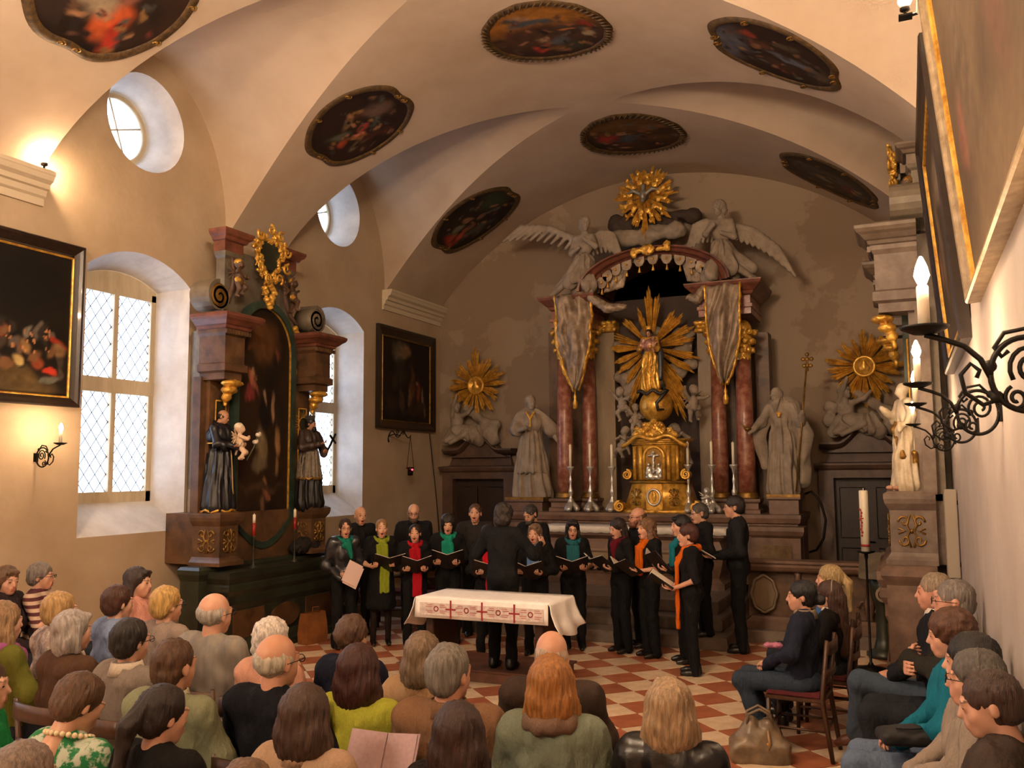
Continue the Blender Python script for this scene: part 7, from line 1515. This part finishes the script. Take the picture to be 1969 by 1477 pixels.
sit('woman with brown pulled back hair at the wall end of the seated row', 1958, 1284, 170, fem=True, top='#3a302a', hair=('pulled', '#33221a'), skin='#9a6650', zt=1.40, look=(8, -12))
# ------------------------------------------------------------------ table, candle, lectern, lamp, bags
M_LINEN = mat('bright_linen', '#f2eeea', .8, noise=12, color2='#e6e0da', bump=(20, .2, .006)); M_EMB = mat('lace_band', '#b9aaa6', .7, noise=30, color2='#d2c6c0', ramp=(.4, .6)); M_RTH = mat('red_embroidery', '#8a2226', .8); M_PTH = mat('pink_embroidery', '#b07a74', .8)
M_TWOOD = mat('dark_table_wood', '#3a2418', .45, noise=7, color2='#281709', stretch=(3, 3, .4))
TX0, TX1, TY0, TY1, TZ = -4.45, -3.06, 7.65, 8.30, .93
tt = thing('altar_table', 'wooden folk altar table under the white embroidered cloth', 'table', ((TX0 + TX1) / 2, (TY0 + TY1) / 2, 0)); hx, hy = (TX1 - TX0) / 2, (TY1 - TY0) / 2
MB().bb((-hx + .01, -hy + .01, TZ - .06), (hx - .01, hy - .01, TZ - .006)).obj('table_top', M_TWOOD, tt)
for s in (-1, 1):
    MB().bb((s * (hx - .12) - .04, -hy + .06, .03), (s * (hx - .12) + .04, hy - .06, TZ - .06)).obj('slab_leg', M_TWOOD, tt, .006); MB().bb((s * (hx - .12) - .06, -hy + .02, 0), (s * (hx - .12) + .06, hy - .02, .03)).obj('foot', M_TWOOD, tt, .006)
ct = thing('tablecloth', 'white linen cloth with red cross embroidery hanging over the front table', 'tablecloth', (tt.location.x, tt.location.y, TZ))
zf = at(930, 1195, Y=TY0).z - TZ; zs = zf - .10
def sheet(name, rows, m=M_LINEN): b = MB(); b.loft(rows, closed=False, cap=False); o = b.obj(name, m, ct); o.modifiers.new('thickness', 'SOLIDIFY').thickness = .004; return o
N_ = 40; U = np.linspace(-1, 1, N_ + 1)
rows = [[(u * hx, y, .002) for u in U] for y in np.linspace(hy, -hy, 6)] + [[(u * hx * (1 + .004 * f), -hy - .004 - .012 * f + .006 * sin(u * 9) * f, .002 + (zf) * f) for u in U] for f in (.06, .3, .6, 1)]
sheet('cloth_top_and_front', rows)
sheet('cloth_back', [[(u * hx, hy + .003 + .01 * f, .002 + zf * f) for u in U] for f in (0, .5, 1)])
for s in (-1, 1):
    W = np.linspace(-1, 1, 25); R_ = []
    for f in (0, .08, .35, .7, 1):
        R_.append([(s * (hx + .002 + .015 * (f > 0) + .10 * f * f + .025 * f * sin(w * 6 + s)), w * hy * (1 + .03 * f) - (.05 * f if w < -.9 else 0), .002 + zs * f * (1 + .10 * cos(w * 3))) for w in W])
    sheet('cloth_side', R_)
yb = -hy - .024
MB().bb((-hx + .06, yb - .002, zf + .03), (hx - .04, yb + .002, -.045)).obj('lace_band', M_EMB, ct)
zc = (zf - .015) / 2 + .005; x_at = lambda px_: at(px_, 1170, Y=TY0).x - tt.location.x
for px_ in (869, 929, 991):
    b = MB(); x = x_at(px_); b.bb((x - .008, yb - .006, zc - .085), (x + .008, yb - .001, zc + .085)).bb((x - .055, yb - .006, zc - .007), (x - .008, yb - .001, zc + .007)).bb((x + .008, yb - .006, zc - .007), (x + .055, yb - .001, zc + .007)); b.obj('embroidered_cross', M_RTH, ct)
for px_ in (841, 899, 960, 1022):
    x = x_at(px_); MB().tube([(x + .022 * cos(q), yb - .004, zc + .022 * sin(q)) for q in np.linspace(0, 2 * pi, 17)[:-1]], .005, 5, closed=True).obj('embroidered_ring', M_RTH, ct)
    for sg in (-1, 1):
        b = MB(); [b.bb((x + sg * .04, yb - .005, zc + q - .004), (x + sg * (.13 - abs(q)), yb - .001, zc + q + .004)) for q in (-.036, -.018, .018, .036)]
        o = b.obj('embroidered_lines', M_PTH, ct); o['kind'] = 'stuff'
# paschal candle on its stand
pc_ = at(1665, 1060, Y=10.45); PC = thing('paschal_candle', 'thick cream paschal candle with red ornament on tall dark stand', 'candle', (pc_.x, 10.45, 0)); zp = pc_.z; zt = at(1665, 943, Y=10.45).z
MB().lathe([(.16, 0), (.16, .015), (.04, .04), (.014, .08), (.012, zp - .1), (.02, zp - .06), (.02, zp - .03), (.09, zp - .012), (.095, zp), (0, zp)], 16).obj('stand', M_IRON, PC)
MB().lathe([(.047, zp), (.047, zt - .01), (.04, zt), (.004, zt), (.003, zt + .025), (0, zt + .025)], 20).obj('candle', M_WAX, PC)
MB().lathe([(.0485, zp + .05), (.0485, zp + .075)], 20).obj('red_band', M_CRED, PC)
b = MB(); zz = (zp + zt) / 2 - .02
for q in range(9): b.sphere((-.03 + .012 * sin(q * 2.1), -.04, zz - .14 + .035 * q), (.012, .006, .014), 6, 5)
b.bb((-.036, -.052, zz - .12), (-.026, -.044, zz + .14)).bb((-.055, -.050, zz + .04), (-.005, -.042, zz + .052)); b.obj('red_ornament', M_CRED, PC)
# lectern
lc = at(1698, 1085, Y=11.2); LT = thing('lectern', 'dark green sloping lectern between the communion rail and grey side altar', 'lectern', (lc.x - .02, 11.2, 0)); zl_ = lc.z
MB().prism([(-.20, zl_ - .16), (.20, zl_ - .02), (.20, zl_ + .12), (-.20, zl_ - .08)], 0, -.24, .24).obj('desk', M_GREYM, LT, .01)
MB().lathe([(.20, 0), (.20, .05), (.12, .09), (.09, .2), (.08, zl_ - .5), (.13, zl_ - .3), (.16, zl_ - .14), (0, zl_ - .14)], 8).obj('pillar', M_GREENM, LT)
scroll_band(LT, 'scroll', M_BEIGE, (.02, zl_ - .33), .10, -.19, -.15, flip=1, t=.03)
# red sanctuary lamp on its wall bracket
c = at(770, 838, X=XL + .25); lp = at(789, 905, X=XL + .25); SL = thing('sanctuary_lamp', 'hanging sanctuary lamp with glowing red glass on scrolled bracket', 'lamp', (XL, c.y, c.z))
dy, dz = lp.y - c.y, lp.z - c.z; b = MB()
b.tube([(.0, 0, .0), (.12, 0, .03), (.25, 0, 0)], .010, 6); b.tube([(.25, -.36 + .72 * k / 24, .02 + .05 * sin(2 * pi * k / 12)) for k in range(25)], .010, 6)
for s in (-1, 1): b.tube([(.25, s * .1 + .05 * (1 - k / 16) * cos(k * .6), .05 + .05 * (1 - k / 16) * sin(k * .6)) for k in range(15)], .007, 5)
b.tube([(.25, -.36, .02), (.25, -.40, -.06), (.25, -.38, -.12)], [.012, .010, .016], 6); b.obj('bracket', M_IRON, SL)
b = MB(); b.tube([(.25, .34, -.0), (.25, dy + .12, dz + .04)], .005, 5).tube([(.25, .34, 0), (.25, dy - .12, dz + .04)], .005, 5).tube([(.25, dy - .15, dz + .04), (.25, dy + .15, dz + .04)], .006, 5); b.obj('hanger', M_IRON, SL)
MB().lathe([(.0, -.09), (.045, -.085), (.05, -.03), (.05, -.02), (0, -.02)], 14, (.25, dy, dz)).obj('cup', M_IRON, SL)
MB().lathe([(0, -.02), (.048, -.02), (.055, .06), (.05, .06), (.0, .055)], 14, (.25, dy, dz)).obj('red_glass', mat('ruby_glass', '#3a0405', .2), SL); MB().sphere((.25 + .05, dy - .02, dz + .015), .014, 8, 6).obj('flame_glow', mat('red_glow', '#ff1010', .5, emit=(1, .02, .03, 14)), SL)
# rope on the wall, cable by the bearded saint
p, q = at(826, 834, X=XL + .03), at(848, 1065, X=XL + .03); rp = tag(MB().tube([tuple(p), tuple(p.lerp(q, .5) + Vector((.01, .01, 0))), tuple(q)], .010, 6).obj('bell_rope', mat('dark_rope', '#2c2018', .8)), 'thin dark rope hanging down the window wall beside the far corner', 'rope')
cb = MB(); P_ = [at(x, y, Y=14.3) for x, y in ((1548, 950), (1560, 945), (1578, 965), (1588, 1000), (1584, 1035), (1570, 1058), (1556, 1062))]; cb.tube([tuple(v) for v in P_], .018, 8); tag(cb.obj('black_cable', M_IRON), 'thick black cable looping beside the bearded saint pedestal', 'cable')
# paper bag at the side altar
BG = thing('paper_bag', 'brown paper carrier bag standing on the floor at the dark side altar', 'bag', (-6.98, 9.42, 0), pi / 2 - .2); M_KR = mat('kraft_paper', '#8a5222', .8, noise=6, color2='#6c3d18', bump=(9, .5, .02))
rg = [[(x * w, y * d, z) for x, y in ((-1, -1), (1, -1), (1, 1), (-1, 1))] for z, w, d in ((0, .17, .08), (.12, .175, .085), (.26, .172, .07), (.38, .168, .045))]; MB().loft(rg, smooth=False, cap=False).add([rg[0][i] for i in range(4)], [(0, 1, 2, 3)]).obj('sack', M_KR, BG)
MB().tube([(-.05, -.045, .36), (-.05, -.05, .45), (.05, -.05, .45), (.05, -.045, .36)], .006, 5).obj('handle', M_KR, BG); MB().box((.02, -.062, .30), (.07, .004, .08)).obj('sticker', mat('white_sticker', '#b8ac9c', .6), BG).rotation_euler = (-.1, 0, 0)
# leather shoulder bag
hb = at(1462, 1462, Z=0); HB = thing('handbag', 'slouchy brown leather handbag on the floor beside the chair with blazer woman', 'handbag', (hb.x, hb.y, 0), .25); M_LE = mat('brown_leather', '#7a6850', .36, noise=9, color2='#57493a', bump=(25, .4, .008))
sculpt('pouch', [('b', (0, 0, .07), (.17, .07, .04), .05), ('c', (-.12, 0, .10), (-.06, 0, .25), .09, .06), ('c', (.12, 0, .10), (.06, 0, .26), .09, .06), ('e', (0, -.02, .16), (.16, .08, .09))], M_LE, HB, .016, .03, lumps(24, .008))
for y in (-.035, .035): MB().tube([(-.09, y, .26), (-.08, y * 1.4, .34), (0, y * 1.6, .38), (.08, y * 1.4, .34), (.09, y, .26)], .011, 6).obj('handle', M_LE, HB)
MB().tube([(.05, -.10, .24), (.06, -.12, .16), (.05, -.115, .10)], [.008, .014, .01], 6).obj('strap_tag', mat('tan_leather', '#8a6a44', .4), HB); MB().sphere((.05, -.115, .15), .012, 8, 6).obj('buckle', M_GOLD, HB)
p = at(1742, 1402, Y=5.15); BH = thing('lap_handbag', 'black handbag lying in the lap of the woman in beige cardigan', 'handbag', (p.x, p.y, p.z - .06), .3, None, (.8, .8, .6)); sculpt('pouch', [('b', (0, 0, .04), (.13, .07, .02), .04), ('e', (0, 0, .09), (.13, .07, .05))], mat('black_bag', '#121114', .7), BH, .016, .03, lumps(30, .006)); MB().tube([(-.08, -.06, .13), (0, -.09, .135), (.08, -.06, .13)], .009, 6).obj('strap', mat('black_bag'), BH)
p = at(1487, 1240, Y=7.75); PK = thing('pink_scarf', 'crumpled pink cloth lying in a lap beside the blazer woman', 'cloth', (p.x, p.y, p.z - .03), 0, None, .5); sculpt('folds', [('e', (-.06, 0, .05), (.10, .07, .045)), ('e', (.06, .02, .05), (.09, .07, .05))], mat('pink_cloth', '#b06a84', .85), PK, .014, .03, lumps(45, .010))
# chairs behind the singers at the window wall
for k, (x, y) in enumerate(((-7.3, 10.75), (-6.75, 10.95), (-6.05, 11.05), (-5.45, 11.0))):
    c_ = chair((x, y, 0), -60, ('empty dark chair behind the bald singer in black shirt', 'empty dark chair behind the lime scarf singer', 'empty dark chair behind the bearded singer in black suit', 'empty dark chair behind the emerald scarf singer')[k], 'empty chairs behind the choir')

# bench along the plain wall under the seated row
BE = thing('long_bench', 'long dark wooden bench along the plain wall under the seated row', 'bench', (XR - .20, 5.6, 0)); 
MB().bb((-.19, -2.4, .42), (.19, 2.4, .455)).obj('seat_board', M_CHW, BE, .006)
for k in range(5): MB().bb((-.16, -2.3 + 1.15 * k - .03, 0), (.18, -2.3 + 1.15 * k + .03, .42)).obj('leg', M_CHW, BE, .004)

p = at(72, 1376, Z=.72); BK = thing('booklet', 'pale open concert booklet lying in the lap of the green sweater', 'booklet', (p.x, p.y, .72), R(40)); 
for s in (-1, 1): MB().bb((0 if s > 0 else -.11, -.08, 0), (.11 if s > 0 else 0, .08, .006), M=Matrix.Rotation(R(-6 * s), 4, 'Y')).obj('page', M_PAGE, BK)
